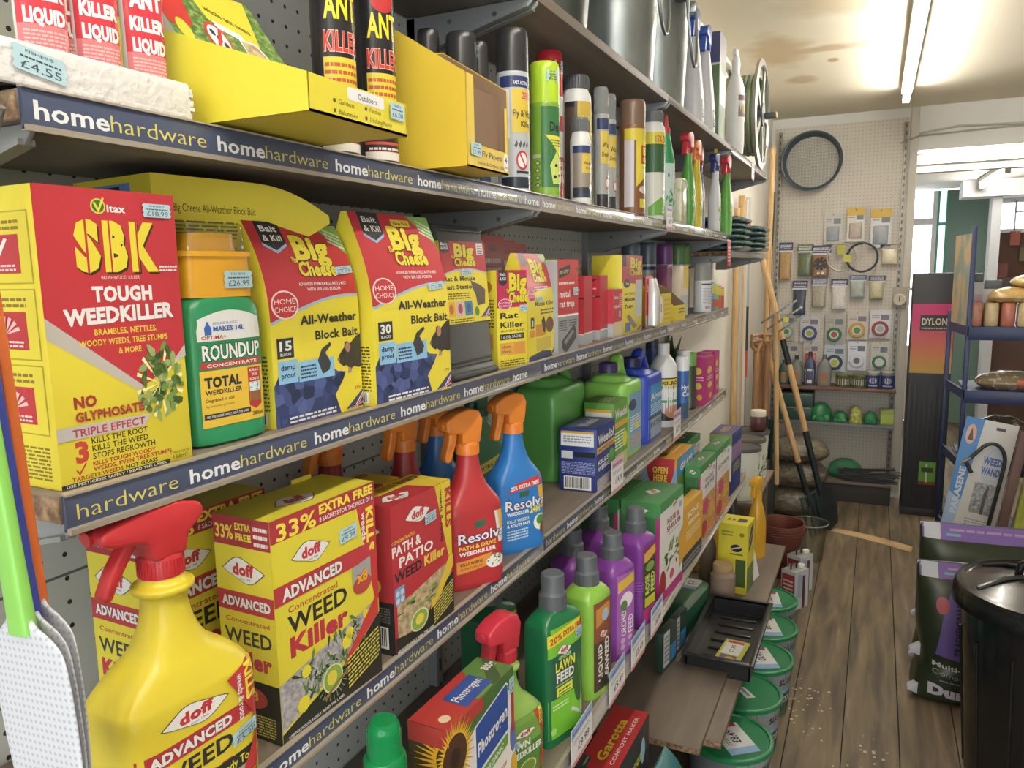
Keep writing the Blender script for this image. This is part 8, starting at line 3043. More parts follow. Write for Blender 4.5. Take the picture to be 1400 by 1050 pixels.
for x, r, h, b, lidc, l in ((-0.189, 0.050, 0.086, '#b9b7a6', '#4a5a2a', 'left squat jar with an olive lid on the far bottle shelf'), (-0.083, 0.050, 0.086, '#b9b7a6', '#4a5a2a', 'right squat jar with an olive lid on the far bottle shelf'),
                            (0.007, 0.044, 0.116, '#33417e', '#a8a59c', 'blue tin with pale motif next to the olive-lidded jars'), (0.101, 0.047, 0.118, '#33417e', '#a8a59c', 'blue tin with pale motif at the right end of the far bottle shelf')):
    root = thing('tin' if b == '#33417e' else 'jar', l, 'tin' if b == '#33417e' else 'jar', (x, 5.985, ZB), 0)
    mb = MB()
    mb.lathe([(r * 0.95, 0), (r, 0.003), (r, h * 0.78), (r * 0.95, h * 0.8)], mat(b if b == '#33417e' else '#4f5434', 0.35), 28)
    a = Art(0.4)
    if b == '#33417e':
        a.ell(0.5, 0.6, 0.25, 0.25, '#b9bccb', 14)
        a.micro(0.2, 0.8, 0.1, 0.3, 1, '#b9bccb')
    else:
        a.rect(0, 0.2, 1, 0.9, '#c2bfae')
    a.onto(mb, on_can(r, h * 0.05, h * 0.75, -160, -20), 8)
    mb.build('body', root)
    mb = MB()
    mb.lathe([(r * 0.98, h * 0.78), (r * 1.01, h * 0.80), (r * 1.01, h * 0.97), (r * 0.95, h)], mat(lidc, 0.4, 0.3 if b == '#33417e' else 0), 28)
    mb.build('lid', root)

root = thing('drawer_cabinet', 'dark green drawer cabinet behind the leaning tools on the glove shelf', 'drawers', (-0.50, 6.02, 0.5785), 0)
mb = MB()
mb.box(-0.118, 0.118, -0.09, 0.09, 0, 0.205, mat('#24423a', 0.5), 0.003)
mb.build('cabinet', root)
for k in range(2):
    mb = MB()
    mb.box(-0.11, 0.11, -0.094, -0.0895, 0.008 + 0.10 * k, 0.098 + 0.10 * k, mat('#2b5044', 0.45), 0.002)
    mb.box(-0.11, 0.11, -0.0945, -0.0935, 0.088 + 0.10 * k, 0.093 + 0.10 * k, mat('#a89a78', 0.5))
    d_ = mb.build('drawer', root)
    mb = MB()
    mb.box(-0.012, 0.012, -0.104, -0.094, 0.07 + 0.10 * k, 0.08 + 0.10 * k, mat('#8d8468', 0.4), 0.002)
    mb.build('knob', d_)


def lump(mb, c, s, m, rz=0, p=2.3):
    T_ = Matrix.Translation(c) @ Matrix.Rotation(radians(rz), 4, 'Z')
    a, b, h = s
    mb.loft([(0, a * 0.75, b * 0.75, p, 0, 0), (h * 0.3, a, b, p, 0, 0), (h * 0.75, a * 0.8, b * 0.8, p, 0, 0), (h, a * 0.3, b * 0.3, 2, 0, 0)], m, 20, 3, T_)


GG = mat('#1f7a42', 0.35, var=0.15, bump=0.3)
for (x, y, s, rz, l, m_) in ((-0.325, 5.97, (0.075, 0.055, 0.13), 20, 'bulky green wrapped glove bundle at the left of the glove shelf', GG), (-0.195, 5.98, (0.052, 0.045, 0.075), -20, 'green glove with yellow cuff lying in the middle of the glove shelf', GG),
                             (-0.092, 5.955, (0.044, 0.045, 0.115), 0, 'yellow patterned glove pair standing up on the glove shelf', ramp_mat('floral_glove', [(0.3, '#5a7a34'), (0.5, '#a9ad3a'), (0.7, '#c9b98a')], 60, 0.6)), (0.005, 5.965, (0.045, 0.045, 0.085), 15, 'green glove with leafy back, right of the patterned pair', GG)):
    mb = MB()
    lump(mb, (0, 0, 0), s, m_, rz)
    for k in range(3):
        lump(mb, (s[0] * (0.5 - 0.5 * k), -s[1] * 0.7, 0), (s[0] * 0.45, 0.02, s[2] * 0.4), m_, 30 * k)
    tag(mb.build('garden_gloves', None, (x, y, 0.5785)), l, 'gloves', 'gloves on the far shelf')
mb = MB()
mb.box(-0.042, 0.042, -0.04, 0.04, 0, 0.105, mat('#8a9a3a', 0.5), 0.002)
mb.box(-0.04, 0.04, -0.0405, -0.0402, 0.012, 0.075, mat('#a8b84a', 0.5))
tag(mb.build('glove_box', None, (0.108, 5.97, 0.5785)), 'small yellow-green box at the right end of the glove shelf', 'box')
NETM = mat('#2a7a4a', 0.6, var=0.3, scale=90, bump=0.8)
for (x, y, s, l) in ((-0.15, 6.03, (0.12, 0.06, 0.135), 'larger heap of green netting on the lowest far shelf'), (-0.37, 6.03, (0.07, 0.06, 0.10), 'smaller heap of green netting left on the lowest far shelf')):
    mb = MB()
    lump(mb, (0, 0, 0), s, NETM, 10)
    lump(mb, (s[0] * 0.5, -0.02, 0), (s[0] * 0.6, s[1] * 0.8, s[2] * 0.6), NETM, -20)
    tag(mb.build('netting_heap', None, (x, y, 0.1555)), l, 'netting', 'green netting heaps')
mb = MB()
r_ = random.Random(12)
for i in range(26):
    z = 0.012 + 0.0035 * i
    a_ = r_.uniform(-0.16, 0.16)
    x0 = r_.uniform(-0.20, -0.14)
    mb.cyl((x0, -0.02 + 0.02 * r_.random(), z * r_.uniform(0.4, 1.0)), (x0 + 0.36, -0.02 + 0.36 * a_ * 0.3, z + r_.uniform(-0.01, 0.03) if i < 24 else 0.05), 0.005, mat('#1f2123', 0.45), 7)
mb.box(-0.15, 0.12, -0.05, 0.02, 0.0, 0.012, mat('#1f2123', 0.5), 0.003)
tag(mb.build('plant_supports', None, (0.0, 5.945, 0.1565)), 'bundle of black plant support spikes on the lowest far shelf', 'plant supports')
SACK = ramp_mat('clear_sack_of_bark', [(0.25, '#3f3a2f'), (0.5, '#6b6150'), (0.7, '#93866c'), (0.85, '#c2baa4')], 24, 0.3, 8, (1, 1, 2.5), bump=1.0, dist=1.0)
for (x, y, z, s, rz, l) in ((-0.440, 5.56, 0.0, (0.20, 0.18, 0.20), 8, 'bottom clear sack of brown material on the floor behind the shovel'), (-0.445, 5.57, 0.201, (0.20, 0.17, 0.18), -6, 'middle clear sack of brown material behind the shovel'), (-0.430, 5.57, 0.382, (0.19, 0.16, 0.15), 14, 'top clear sack of brown material behind the shovel')):
    mb = MB()
    lump(mb, (0, 0, 0), s, SACK, rz, 3.0)
    tag(mb.build('bark_sack', None, (x, y, z)), l, 'sack', 'clear sacks behind the tools')

# ------------------------------------------------------------------ long handled tools
ASH = ramp_mat('ash_handle', [(0.3, '#b98d54'), (0.55, '#d0a76b'), (0.8, '#dfc08a')], 14, 0.5, 4, (6, 6, 0.6))
BRNW = ramp_mat('brown_handle', [(0.3, '#80593a'), (0.6, '#a8794c'), (0.8, '#ba8c5c')], 12, 0.5, 4, (6, 6, 0.6))
SOCK = mat('#1c2528', 0.4, 0.3)
DGS = mat('#1f3b3a', 0.45, 0.2)


def tool(name, label, cat, p0, p1, segs, head=None, r=0.0165, extra=None):
    """long tool from foot p0 to top p1; segs = (t0, t1, material, radius) along it"""
    root = thing(name, label, cat, p0, 0, 'long-handled tools at the end of the shelves')
    d = Vector(p1) - Vector(p0)
    for t0, t1, m_, rr_, nm in segs:
        mb = MB()
        mb.cyl(tuple(d * t0), tuple(d * t1), rr_, m_, 14)
        mb.build(nm, root)
    q = d.to_track_quat('Z', 'X').to_matrix().to_4x4()
    if head == 'shovel':
        mb = MB()
        pts = [(-0.10, 0.27), (-0.11, 0.14), (-0.085, 0.04), (0, 0.0), (0.085, 0.04), (0.11, 0.14), (0.10, 0.27), (0.03, 0.29), (-0.03, 0.29)]
        mb.prism([(x * 0.8, z) for x, z in pts], -0.003, 0.003, SOCK, 'y', 0.002, True, T=q @ Matrix.Rotation(radians(35), 4, 'Z'))
        mb.build('blade', root)
    elif head == 'spade':
        mb = MB()
        mb.prism([(-0.085, 0.0), (0.085, 0.0), (0.09, 0.27), (-0.09, 0.27)], -0.003, 0.003, DGS, 'y', 0.002, True, T=q @ Matrix.Rotation(radians(extra or 60), 4, 'Z'))
        mb.build('blade', root)
    elif head == 'fork':
        mb = MB()
        T_ = q @ Matrix.Rotation(radians(extra or 60), 4, 'Z')
        for x in (-0.075, -0.025, 0.025, 0.075):
            k = len(mb.v)
            mb.cyl((x, 0, 0.0), (x, 0, 0.26), 0.005, DGS, 8)
        mb.cyl((-0.08, 0, 0.26), (0.08, 0, 0.26), 0.008, DGS, 8)
        mb.v = [tuple(T_ @ Vector(v)) for v in mb.v]
        mb.build('tines', root)
    elif head == 'dgrip':
        mb = MB()
        T_ = Matrix.Translation(d) @ q @ Matrix.Rotation(radians(extra or 60), 4, 'Z')
        mb.tube([(0, 0, -0.06), (-0.045, 0, -0.02), (-0.05, 0, 0.025), (0.05, 0, 0.025), (0.045, 0, -0.02), (0, 0, -0.06)], 0.011, ASH, 10)
        mb.v = [tuple(T_ @ Vector(v)) for v in mb.v]
        mb.build('grip', root)
    return root


tool('shovel', 'long-handled black shovel leaning leftwards with its tip on the floor', 'shovel', (-0.200, 5.19, 0.004), (-0.680, 5.20, 1.79),
     ((0.13, 0.36, SOCK, 0.020, 'socket'), (0.36, 0.60, ASH, 0.019, 'shaft'), (0.60, 0.69, SOCK, 0.019, 'ferrule'), (0.69, 1.0, ASH, 0.019, 'upper_shaft')), 'shovel')
tool('garden_fork', 'leaning garden tool with pale shaft standing left of the black shovel', 'garden fork', (-0.262, 5.08, 0.004), (-0.625, 5.08, 1.22),
     ((0.15, 0.38, SOCK, 0.018, 'socket'), (0.38, 1.0, ASH, 0.018, 'shaft')), 'fork')
tool('garden_hoe', 'tallest pale pole with a dark socket, in front of the riddle edge', 'garden hoe', (-0.655, 5.30, 0.42), (-0.655, 5.44, 2.47), ((0.0, 0.35, SOCK, 0.017, 'socket'), (0.34, 1.0, ASH, 0.0175, 'shaft')), 'spade')
tool('garden_rake', 'brown-handled tool against the wall behind the tallest pole', 'garden rake', (-0.690, 5.55, 0.30), (-0.690, 5.82, 2.22), ((0.0, 0.42, DGS, 0.017, 'socket'), (0.42, 0.68, BRNW, 0.018, 'shaft'), (0.68, 0.80, BRNW, 0.0185, 'upper_shaft'), (0.80, 1.0, SOCK, 0.016, 'grip')), None)
SPOTS = ((-0.64, 4.80, 1.25, BRNW, 'first brown-handled spade behind the small maroon jar', 'spade', 50), (-0.66, 4.95, 1.27, BRNW, 'second brown-handled spade with a dark blade', 'spade', 60), (-0.60, 4.98, 1.29, BRNW, 'brown-handled fork standing beside the second spade', 'fork', 65),
         (-0.655, 5.12, 1.22, BRNW, 'last brown-handled spade before the leaning shovel', 'spade', 65))
for x, y, zt, m_, l, hd, ex in SPOTS:
    q = tool('garden_fork' if hd == 'fork' else 'garden_spade', l, 'garden ' + hd, (x, y, 0.38 if hd == 'spade' else 0.36), (x + 0.004, y + 0.01, zt), ((0.26, 0.45, DGS, 0.019, 'socket'), (0.44, 0.95, m_, 0.0195, 'shaft')), hd, extra=ex)
    mb = MB()
    mb.tube([(0.004, 0, zt - 0.44), (-0.02, -0.035, zt - 0.40), (-0.02, -0.045, zt - 0.37), (0.02, 0.045, zt - 0.37), (0.02, 0.035, zt - 0.40), (0.004, 0, zt - 0.44)], 0.011, m_, 10)
    mb.build('grip', q)
mb = MB()
mb.box(-0.72, -0.55, 4.72, 5.215, 0.0, 0.355, mat('#2c2f2c', 0.8), 0.004)
tag(mb.build('tool_bin', None, (0, 0, 0)), 'dark open box holding the blades of the spades and forks', 'tool bin')
root = thing('spirit_rakes', 'bundle of steel rake heads jutting out among the tool handles', 'garden rake', (-0.540, 4.86, 1.42), 0, 'long-handled tools at the end of the shelves')
mb = MB()
for k in range(3):
    T_ = Matrix.Translation((0.03 * k, 0.03 * k, -0.04 * k)) @ Matrix.Rotation(radians(-35), 4, 'Y')
    mb.box(-0.10, 0.14, -0.006, 0.006, -0.006, 0.006, mat('#8a8d8c', 0.35, 0.7), 0.001, T=T_)
    for i in range(9):
        mb.box(-0.09 + 0.026 * i, -0.083 + 0.026 * i, -0.05, 0.0, -0.003, 0.003, mat('#6f7372', 0.35, 0.7), T=T_)
mb.build('rake_heads', root)
mb = MB()
mb.box(0.05, 0.08, -0.062, -0.05, -0.045, -0.015, mat('#c9c02e', 0.5))
mb.build('yellow_tag', root)
mb = MB()
mb.cyl((0, 0, 0), (0.03, 0.05, -1.065), 0.015, ASH, 12)
mb.build('shaft', root)
for (x, y, z0, z1, m_, r, l) in ((-0.700, 4.40, 0.0, 2.02, ASH, 0.016, 'pale cane pole nearest the end of the insect spray shelf'), (-0.690, 4.48, 0.0, 1.98, mat('#b9b6ae', 0.4, 0.3), 0.012, 'thin grey metal pole beside the pale cane pole'),
                                 (-0.700, 4.56, 0.0, 2.10, ASH, 0.020, 'broad pale wooden pole left of the orange-banded tool'), (-0.690, 4.64, 0.0, 2.08, mat('#cfc9bd', 0.5), 0.014, 'white painted pole in front of the tall hoe')):
    mb = MB()
    mb.cyl((0, 0, 0), (-0.01, 0.02, z1), r, m_, 14)
    tag(mb.build('wooden_pole', None, (x, y, z0)), l, 'pole', 'plain poles at the end of the shelves')
root = thing('lawn_edger', 'tool with orange and black bands hanging above the netting packs', 'garden tool', (-0.690, 4.70, 1.05), 0)
for z0, z1, c in ((0.0, 0.16, '#c93a2c'), (0.16, 0.42, '#2b2c2e'), (0.42, 0.72, '#a9aaa8'), (0.72, 0.80, '#2b2c2e'), (0.80, 0.92, '#d9603a'), (0.92, 1.05, '#c9c9c4')):
    mb = MB()
    mb.cyl((0, 0, z0), (0, 0, z1), 0.015, mat(c, 0.4), 12)
    mb.build('band', root)
mb = MB()
mb.cyl((0, 0, -1.05), (0, 0, 0), 0.010, mat('#8a8c8c', 0.4, 0.5), 10)
mb.build('lower_tube', root)

# ------------------------------------------------------------------ dye display cabinet and the blue rack by the doorway
root = thing('display_cabinet', 'tall black display cabinet with a pink and orange dye poster', 'display cabinet', (0.345, 5.885, 0), 0)
BK = mat('#2b2d33', 0.5)
mb = MB()
mb.box(-0.125, 0.125, -0.13, 0.13, 0.02, 1.64, BK, 0.006)
for i in range(8):
    mb.box(-0.115 + 0.030 * i, -0.105 + 0.030 * i, -0.134, -0.129, 0.10, 0.90, BK, 0.001)
mb.box(-0.130, 0.130, -0.14, 0.13, 0.0, 0.05, BK, 0.003)
mb.build('cabinet_body', root)
PK = Art(0.45)
DYE = bpy.data.materials.new('poster_sunset')
DYE.use_nodes = True
nt = DYE.node_tree
tcn, spn, crn = nt.nodes.new('ShaderNodeTexCoord'), nt.nodes.new('ShaderNodeSeparateXYZ'), nt.nodes.new('ShaderNodeValToRGB')
nt.links.new(tcn.outputs['Object'], spn.inputs[0])
mrn = nt.nodes.new('ShaderNodeMapRange')
mrn.inputs[1].default_value, mrn.inputs[2].default_value = 0.98, 1.44
nt.links.new(spn.outputs['Z'], mrn.inputs[0])
nt.links.new(mrn.outputs[0], crn.inputs[0])
for e, (p, h_) in zip([crn.color_ramp.elements[0], crn.color_ramp.elements[1]], ((0.0, '#b9943c'), (0.75, '#c2336a'))):
    e.position, e.color = p, (*lin(h_), 1)
e = crn.color_ramp.elements.new(0.35)
e.color = (*lin('#c4664a'), 1)
nt.links.new(crn.outputs[0], nt.nodes['Principled BSDF'].inputs['Base Color'])
PK.rect(0, 0, 1, 1, DYE)
PK.rect(0.20, 0.62, 0.88, 0.84, '#2e2f2c')
PK.text('DYLON', 0.24, 0.84, 0.70, 0.10, '#c9bfa8', 0.02)
PK.micro(0.24, 0.84, 0.64, 0.68, 1, '#a8a08c')
mb = MB()
PK.onto(mb, on_plane((-0.122, -0.1315, 0.98), (0.244, 0, 0), (0, 0, 0.46), 0.0004))
mb.build('poster', root)
mb = MB()
st = Art(0.4)
st.rect(0, 0, 1, 1, '#5f9a3a')
st.rect(0, 0, 1, 0.15, '#8a3a2c')
st.rect(0.4, 0.1, 0.5, 0.9, '#c9cfc2')
st.rect(0.15, 0.55, 0.85, 0.75, '#34402c')
st.onto(mb, on_plane((-0.03, -0.1355, 0.22), (0.10, 0, 0), (0, 0, 0.16), 0.0004))
mb.build('picture_sticker', root)

RB = mat('#202b58', 0.4, var=0.06)
root = thing('wire_rack', 'dark blue metal rack of bird food beside the doorway', 'shelf rack', (0.47, 4.90, 0), 0)
for (x, y) in ((0.0, 0.0), (0.72, 0.0), (-0.06, 0.42), (0.72, 0.42)):
    mb = MB()
    mb.box(x - 0.012, x + 0.012, y, y + 0.028, 0, 1.90 if y == 0 else 1.42, RB, 0.003)
    mb.build('upright', root)
for z in (1.352, 1.000, 0.60, 0.15):
    mb = MB()
    mb.box(0.0, 0.72, 0.004, 0.44, z - 0.012, z, RB, 0.002)
    mb.box(0.0, 0.72, -0.004, 0.004, z - 0.072, z + 0.001, RB, 0.002)
    mb.prism([(-0.006, 0.0), (0.006, 0.0), (-0.054, 0.44), (-0.066, 0.44)], z - 0.05, z, RB, 'z', 0, False)
    mb.build('rack_shelf', root)
PANELM = ramp_mat('patchwork_card', [(0.3, '#8f8a7c'), (0.45, '#7f9a92'), (0.55, '#c9a678'), (0.75, '#b5a48a')], 9, 0.5, 3, (1, 1, 0.5))
mb = MB()
mb.prism([(-0.012, 0.03), (-0.058, 0.40), (-0.050, 0.40), (-0.004, 0.03)], 1.355, 1.86, PANELM, 'z', 0, False)
mb.build('side_card', root, label='patchwork printed card hung on the rack side')
CLR_BAG = {}
r_ = random.Random(21)
fat = ('#c07a5c', '#c9b17e', '#b5654e', '#cbb684', '#b8604f', '#c9b483', '#b46a52', '#c4ad7a')
for i, c in enumerate(fat):
    mb = MB()
    x = 0.035 + 0.078 * i
    mb.loft([(0, 0.030, 0.05, 4, 0, 0), (0.008, 0.035, 0.058, 4, 0, 0), (0.115, 0.034, 0.058, 4, 0, 0), (0.128, 0.026, 0.05, 4, 0, 0)], mat(c, 0.28, var=0.25, scale=40), 24, 2)
    tag(mb.build('suet_block', None, (0.47 + x, 5.02, 1.3525)), ('pink' if i % 2 == 0 else 'cream') + ' wrapped suet block, ' + ('first', 'second', 'third', 'fourth', 'fifth', 'sixth', 'seventh', 'last')[i] + ' from the left on the rack top', 'bird food', 'suet blocks on the rack')
bags = (('seed_bag', (0.69, 5.05, 1.482), (0.125, 0.10, 0.085), '#c29a54', 'golden bag of bird seed lying on the suet blocks'), ('seed_bag', (0.98, 5.07, 1.482), (0.12, 0.10, 0.10), '#b3a288', 'pale bag of bird food at the right on the suet blocks'),
        ('seed_bag', (0.80, 5.06, 1.568), (0.13, 0.09, 0.07), '#c8ab68', 'yellowish bag topmost on the suet blocks'),
        ('seed_bag', (0.70, 5.04, 1.0005), (0.17, 0.11, 0.10), '#77644a', 'brown seed bag with orange print on the middle rack shelf'), ('seed_bag', (0.985, 5.06, 1.0005), (0.12, 0.11, 0.20), '#5f5a54', 'dark bag standing at the right of the middle rack shelf'),
        ('seed_bag', (0.68, 5.06, 0.6005), (0.17, 0.12, 0.24), '#5d523f', 'brown bag on the lower rack shelf behind the weed wand pack'), ('seed_bag', (1.00, 5.07, 0.6005), (0.12, 0.11, 0.20), '#4f4a40', 'dark bag on the lower rack shelf at the right'))
for nm, p, s, c, l in bags:
    mb = MB()
    lump(mb, (0, 0, 0), s, ramp_mat('seed_' + c.strip('#'), [(0.3, c), (0.55, c), (0.75, '#d9cdb4')], 38, 0.22, 6, bump=0.4), r_.uniform(-8, 8), 3.4)
    if 'orange print' in l:
        mb.box(0.02, 0.10, -0.113, -0.108, 0.03, 0.06, mat('#c8542c', 0.4), 0.001)
    tag(mb.build(nm, None, p), l, 'bird food', 'bird food bags on the rack')
for (x, y, w, d, h, c, z, l) in ((0.60, 5.16, 0.10, 0.04, 0.20, '#cfc9cc', 1.3525, 'white pack with dark head standing behind the suet blocks'), (0.53, 5.17, 0.05, 0.05, 0.24, '#b9bfc4', 1.3525, 'clear bottle at the rear left of the rack top')):
    mb = MB()
    mb.box(-w / 2, w / 2, -d / 2, d / 2, 0, h, mat(c, 0.3), 0.004)
    mb.box(-w * 0.42, w * 0.42, -d * 0.42, d * 0.42, h, h + 0.05, mat('#4c5257', 0.4), 0.003)
    mb.box(-w * 0.3, w * 0.3, -d / 2 - 0.0006, -d / 2, h * 0.3, h * 0.7, mat('#c98a94', 0.4))
    tag(mb.build('bird_food_tub', None, (x, y, z)), l, 'bird food')
root = thing('bird_feeder', 'white plastic pagoda bird feeder standing at the rack top right', 'bird feeder', (0.86, 5.235, 1.3525), 0)
mb = MB()
mb.lathe([(0.07, 0), (0.075, 0.005), (0.07, 0.14), (0.085, 0.15), (0.06, 0.22), (0.045, 0.24), (0.055, 0.245), (0.03, 0.30), (0.012, 0.34), (0.004, 0.38)], mat('#dcdcdc', 0.4), 24)
mb.build('feeder_body', root)
mb = MB()
for k in range(7):
    for c, q in (('#8a4a3c', 0), ('#6a5a3a', 1), ('#a8503c', 2)):
        if (k + q) % 3 == 0:
            mb.box(1.12 + 0.085 * k, 1.20 + 0.085 * k, 9.30, 9.38, 1.55 + 0.16 * q, 1.69 + 0.16 * q, mat(c, 0.5))
mb.box(1.10, 1.75, 9.28, 9.395, 0.0, 1.55, mat('#5f4234', 0.6), 0.004)
tag(mb.build('stock_shelf'), 'brown stock shelf below the far window in the next room', 'shelf unit')

# weed wand pack leaning on the rack, with a brown board and a lawn picture beside it
f = Art(0.4)
f.rect(0, 0, 1, 1, '#cfccc8')
f.poly([(0, 0), (0.22, 0), (0.36, 1), (0, 1)], '#2f78c2')
f.poly([(0, 0), (0.22, 0), (0.262, 0.30), (0, 0.36)], '#9db8dc')
f.ell(0.16, 0.86, 0.10, 0.085, '#d8a58c', 20)
f.poly([(0.11, 0.81), (0.16, 0.92), (0.22, 0.81)], '#3a2b26')
f.vtext('PARASENE', 0.22, 0.18, 0.58, 0.12, '#c9d4e6', 0.05, up=True)
f.ell(0.70, 0.62, 0.20, 0.17, '#b9bfca', 20)
f.text('WEED', 0.50, 0.86, 0.64, 0.060, '#2d4f9a', 0.05)
f.text('WAND', 0.50, 0.86, 0.555, 0.060, '#2d4f9a', 0.05)
f.rect(0.45, 0.22, 0.90, 0.48, P_GREY)
f.poly([(0.66, 0.22), (0.72, 0.22), (0.72, 0.34), (0.74, 0.45), (0.70, 0.47), (0.66, 0.40)], '#4a3a38')
f.micro(0.42, 0.88, 0.02, 0.18, 7, '#9a9aa0')
f.rect(0.6, 0.93, 0.78, 0.955, '#2e2f33')
root = thing('weed_wand_pack', 'white and blue carded weed burner pack leaning against the blue rack', 'weed burner', (0.500, 4.745, 0.20), 0)
mb = MB()
mb.box(-0.125, 0.125, -0.002, 0.002, 0, 0.66, mat('#cfccc8', 0.4), 0.001)
f.onto(mb, on_front(0.25, 0.004, 0.66, e=0.0004))
mb.build('backing_card', root)
mb = MB()
mb.tube([(0.095, -0.02, 0.08), (0.098, -0.022, 0.36)] + [(0.03 + 0.068 * cos(radians(a_)), -0.022, 0.44 + 0.10 * sin(radians(a_))) for a_ in range(0, 150, 15)] + [(-0.06, -0.02, 0.44)], 0.010, mat('#1e2022', 0.4), 10)
mb.build('hose', root)
mb = MB()
mb.cyl((-0.06, -0.02, 0.44), (-0.10, -0.02, 0.40), 0.006, mat('#b08a3c', 0.3, 0.8), 10)
mb.build('brass_nozzle', root)
mb = MB()
mb.cyl((-0.075, -0.02, 0.41), (-0.04, -0.02, 0.36), 0.010, mat('#232427', 0.4), 10)
mb.build('trigger', root)
root.rotation_euler = (radians(-9), radians(9), radians(-4))
mb = MB()
mb.box(-0.022, 0.022, -0.02, 0.02, 0, 0.86, mat('#5a3a30', 0.5), 0.003)
o = mb.build('wooden_post', None, (0.590, 4.50, 0.0))
o.rotation_euler = (radians(-4), radians(8.5), 0)
tag(o, 'dark brown square post leaning right of the weed burner pack', 'post')
LWN = ramp_mat('lawn_feed_sack', [(0.25, '#4d4a3f'), (0.42, '#7a7a68'), (0.5, '#a9a83a'), (0.62, '#8f9a34'), (0.8, '#b9b38a')], 7, 0.35, 5)
mb = MB()
mb.loft([(0, 0.14, 0.03, 5, 0, 0), (0.02, 0.15, 0.045, 5, 0, 0), (0.4, 0.15, 0.05, 5, 0, 0), (0.78, 0.15, 0.04, 5, 0, 0), (0.84, 0.15, 0.006, 4, 0, 0)], LWN, 40, 3)
o = mb.build('feed_sack', None, (0.785, 4.50, 0.0))
o.rotation_euler = (radians(-4), radians(8.5), 0)
tag(o, 'tall yellow-green printed feed sack at the right edge behind the dustbin', 'sack')

# ------------------------------------------------------------------ compost bags and the black dustbin
BG = mat('#27331f', 0.3, var=0.12, scale=9, bump=0.25)
PU = '#6f5aa8'


def compost_bag(label, loc, rz, w, d, h, front, tilt=0):
    root = thing('compost_bag', label, 'compost bag', loc, rz, 'compost bags on the floor')
    mb = MB()
    mb.loft([(0, w * 0.43, d * 0.35, 4, 0, 0), (0.02, w * 0.475, d * 0.5, 4, 0, 0), (h * 0.22, w * 0.47, d * 0.54, 3.4, 0.01, 0), (h * 0.30, w * 0.455, d * 0.50, 3.4, 0.02, 0), (h * 0.55, w * 0.46, d * 0.5, 3.2, 0.0, 0), (h * 0.80, w * 0.47, d * 0.36, 3.2, 0, 0), (h * 0.95, w * 0.48, d * 0.10, 3, 0, 0), (h, w * 0.485, d * 0.03, 3, 0, 0)], BG, 48, 4)
    bv = mb.bvh()
    a = Art(0.35)
    a.rect(0.02, 0.90, 1, 1, '#7d5fb0')
    a.micro(0.25, 0.98, 0.955, 0.985, 1, '#b58ac0')
    a.rect(0.22, 0.925, 0.34, 0.94, '#6fb0c0')
    a.rect(0.0, 0.90, 0.17, 1.0, '#c9cbd6')
    if front:
        a.poly([(0.16, 0.37), (1, 0.24), (1, 0.85), (0.26, 0.82), (0.20, 0.62)], PU)
        a.vtext('TRADITIONAL', 0.36, 0.38, 0.76, 0.055, '#2a2545', 0.03, up=True)
        a.ell(0.20, 0.73, 0.055, 0.06, '#c23a40', 18)
        a.ell(0.58, 0.55, 0.16, 0.10, '#34461f', 14)
        a.ell(0.55, 0.66, 0.12, 0.06, '#c9805a', 12)
        a.text('Multi-Purpose', 0.14, 0.70, 0.285, 0.036, '#cfd0c9', 0.02, dy=-0.06)
        a.text('Compost', 0.14, 0.46, 0.235, 0.036, '#9aa08f', 0.0, dy=-0.04)
        a.micro(0.2, 0.8, 0.185, 0.20, 1, '#9aa08f', -0.08)
        a.text('Durston', 0.11, 0.74, 0.085, 0.075, '#cfcbdc', 0.07, dy=-0.06)
    a.onto(mb, on_body(bv, -w * 0.48, w * 0.48, 0.0, h * 0.998, 0.0007), 30)
    mb.build('filled_bag', root)
    for s, z in ((-1, 0.035), (-1, h * 0.36)):
        mb = MB()
        mb.prism([(s * w * 0.44, z - 0.02), (s * w * 0.53, z - 0.005), (s * w * 0.52, z + 0.008), (s * w * 0.44, z + 0.03)], -d * 0.35, -d * 0.2, mat('#c9ccd2', 0.4), 'y', 0.002)
        mb.build('bag_corner', root)
    return root


compost_bag('dark green compost bag with purple top, standing against the dustbin', (0.405, 3.33, 0.0), 6, 0.44, 0.22, 0.545, True)
compost_bag('second compost bag whose purple top edge shows above the front one', (0.435, 3.62, 0.0), 4, 0.46, 0.22, 0.615, False)

root = thing('dustbin', 'black glossy plastic dustbin with a ribbed domed lid, lower right', 'dustbin', (0.548, 2.835, 0), 0)
BD = mat('#121415', 0.22, var=0.1, coat=0.2)
mb = MB()
mb.lathe([(0.20, 0), (0.205, 0.005), (0.246, 0.60), (0.252, 0.602), (0.252, 0.63), (0.24, 0.63), (0.238, 0.60), (0.2, 0.02), (0.02, 0.015)], BD, 64, cap=False)
for k in range(12):
    t = 2 * pi * k / 12
    mb.cyl((0.204 * cos(t), 0.204 * sin(t), 0.02), (0.240 * cos(t), 0.240 * sin(t), 0.50), 0.006, BD, 8)
mb.build('bin_body', root)
mb = MB()
mb.lathe([(0.256, 0.595), (0.274, 0.600), (0.272, 0.645), (0.262, 0.664), (0.250, 0.668), (0.240, 0.660), (0.225, 0.664), (0.15, 0.690), (0.08, 0.703), (0.01, 0.706)], BD, 72)
lid = mb.build('lid', root)
mb = MB()
for k in range(6):
    t = 2 * pi * k / 6 + 0.35
    mb.tube([(0.06 * cos(t), 0.06 * sin(t), 0.705), (0.14 * cos(t), 0.14 * sin(t), 0.697), (0.222 * cos(t), 0.222 * sin(t), 0.664)], 0.009, BD, 8)
mb.build('lid_ribs', lid)
mb = MB()
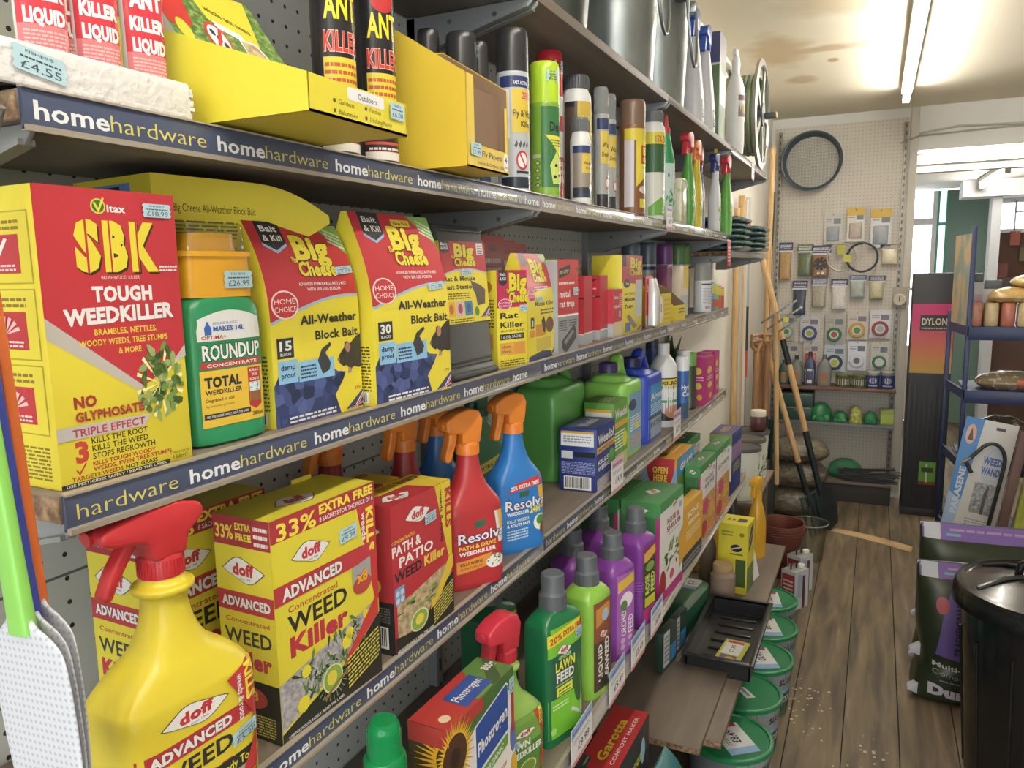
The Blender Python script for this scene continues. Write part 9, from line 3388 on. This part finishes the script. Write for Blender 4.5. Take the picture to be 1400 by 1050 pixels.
mb.tube([(0.09, 0.0, 0.700), (0.085, 0, 0.735), (0.06, 0, 0.748), (-0.06, 0, 0.748), (-0.085, 0, 0.735), (-0.09, 0, 0.700)], 0.012, BD, 10)
mb.build('lid_handle', lid)

# ------------------------------------------------------------------ fly swatters hanging at the near end of the shelves
def swatter(label, x, y, z, rz, lean, handle, pad='#c6c9d2'):
    root = thing('fly_swatter', label, 'fly swatter', (x, y, z), rz, 'fly swatters at the near end')
    mb = MB()
    P_ = hole_mat('perforated_paddle', pad, '#a9aeb9', 0.0046, 0.0012, ('X', 'Z'), 0.45)
    mb.loft([(-0.150, 0.024, 0.0012, 3.5, 0, 0), (-0.146, 0.029, 0.0016, 3.5, 0, 0), (-0.08, 0.036, 0.0016, 3.5, 0, 0), (-0.028, 0.036, 0.0016, 3.5, 0, 0), (-0.012, 0.028, 0.0016, 3.0, 0, 0), (-0.003, 0.012, 0.0022, 3.0, 0, 0), (0.004, 0.008, 0.004, 3.0, 0, 0)], P_, 40, 3)
    mb.build('paddle', root)
    mb = MB()
    mb.loft([(-0.008, 0.0095, 0.005, 4, 0, 0), (0.05, 0.0085, 0.0045, 4, 0, 0), (0.27, 0.0062, 0.004, 4, 0, 0), (0.30, 0.009, 0.004, 3, 0, 0), (0.315, 0.004, 0.003, 3, 0, 0)], mat(handle, 0.35), 24, 2)
    mb.build('handle', root)
    root.rotation_euler = (0, radians(lean), radians(rz))
    return root


swatter('white fly swatter with a light green handle, frontmost of three', -0.460, 0.270, 1.496, 0, -5, '#7cc24a')
swatter('white fly swatter with an orange handle behind the green-handled one', -0.480, 0.291, 1.498, 0, -3, '#d2601f')
swatter('fly swatter with a dark blue handle, mostly outside the picture', -0.470, 0.280, 1.496, 0, -4.5, '#2b3a9a')
mb = MB()
mb.cyl((-0.733, 0.285, 1.782), (-0.46, 0.285, 1.782), 0.003, mat('#8d8f90', 0.35, 0.7), 8)
mb.cyl((-0.46, 0.285, 1.782), (-0.45, 0.285, 1.797), 0.003, mat('#8d8f90', 0.35, 0.7), 8)
tag(mb.build('peg_hook'), 'long wire peg hook carrying the fly swatters', 'hook')
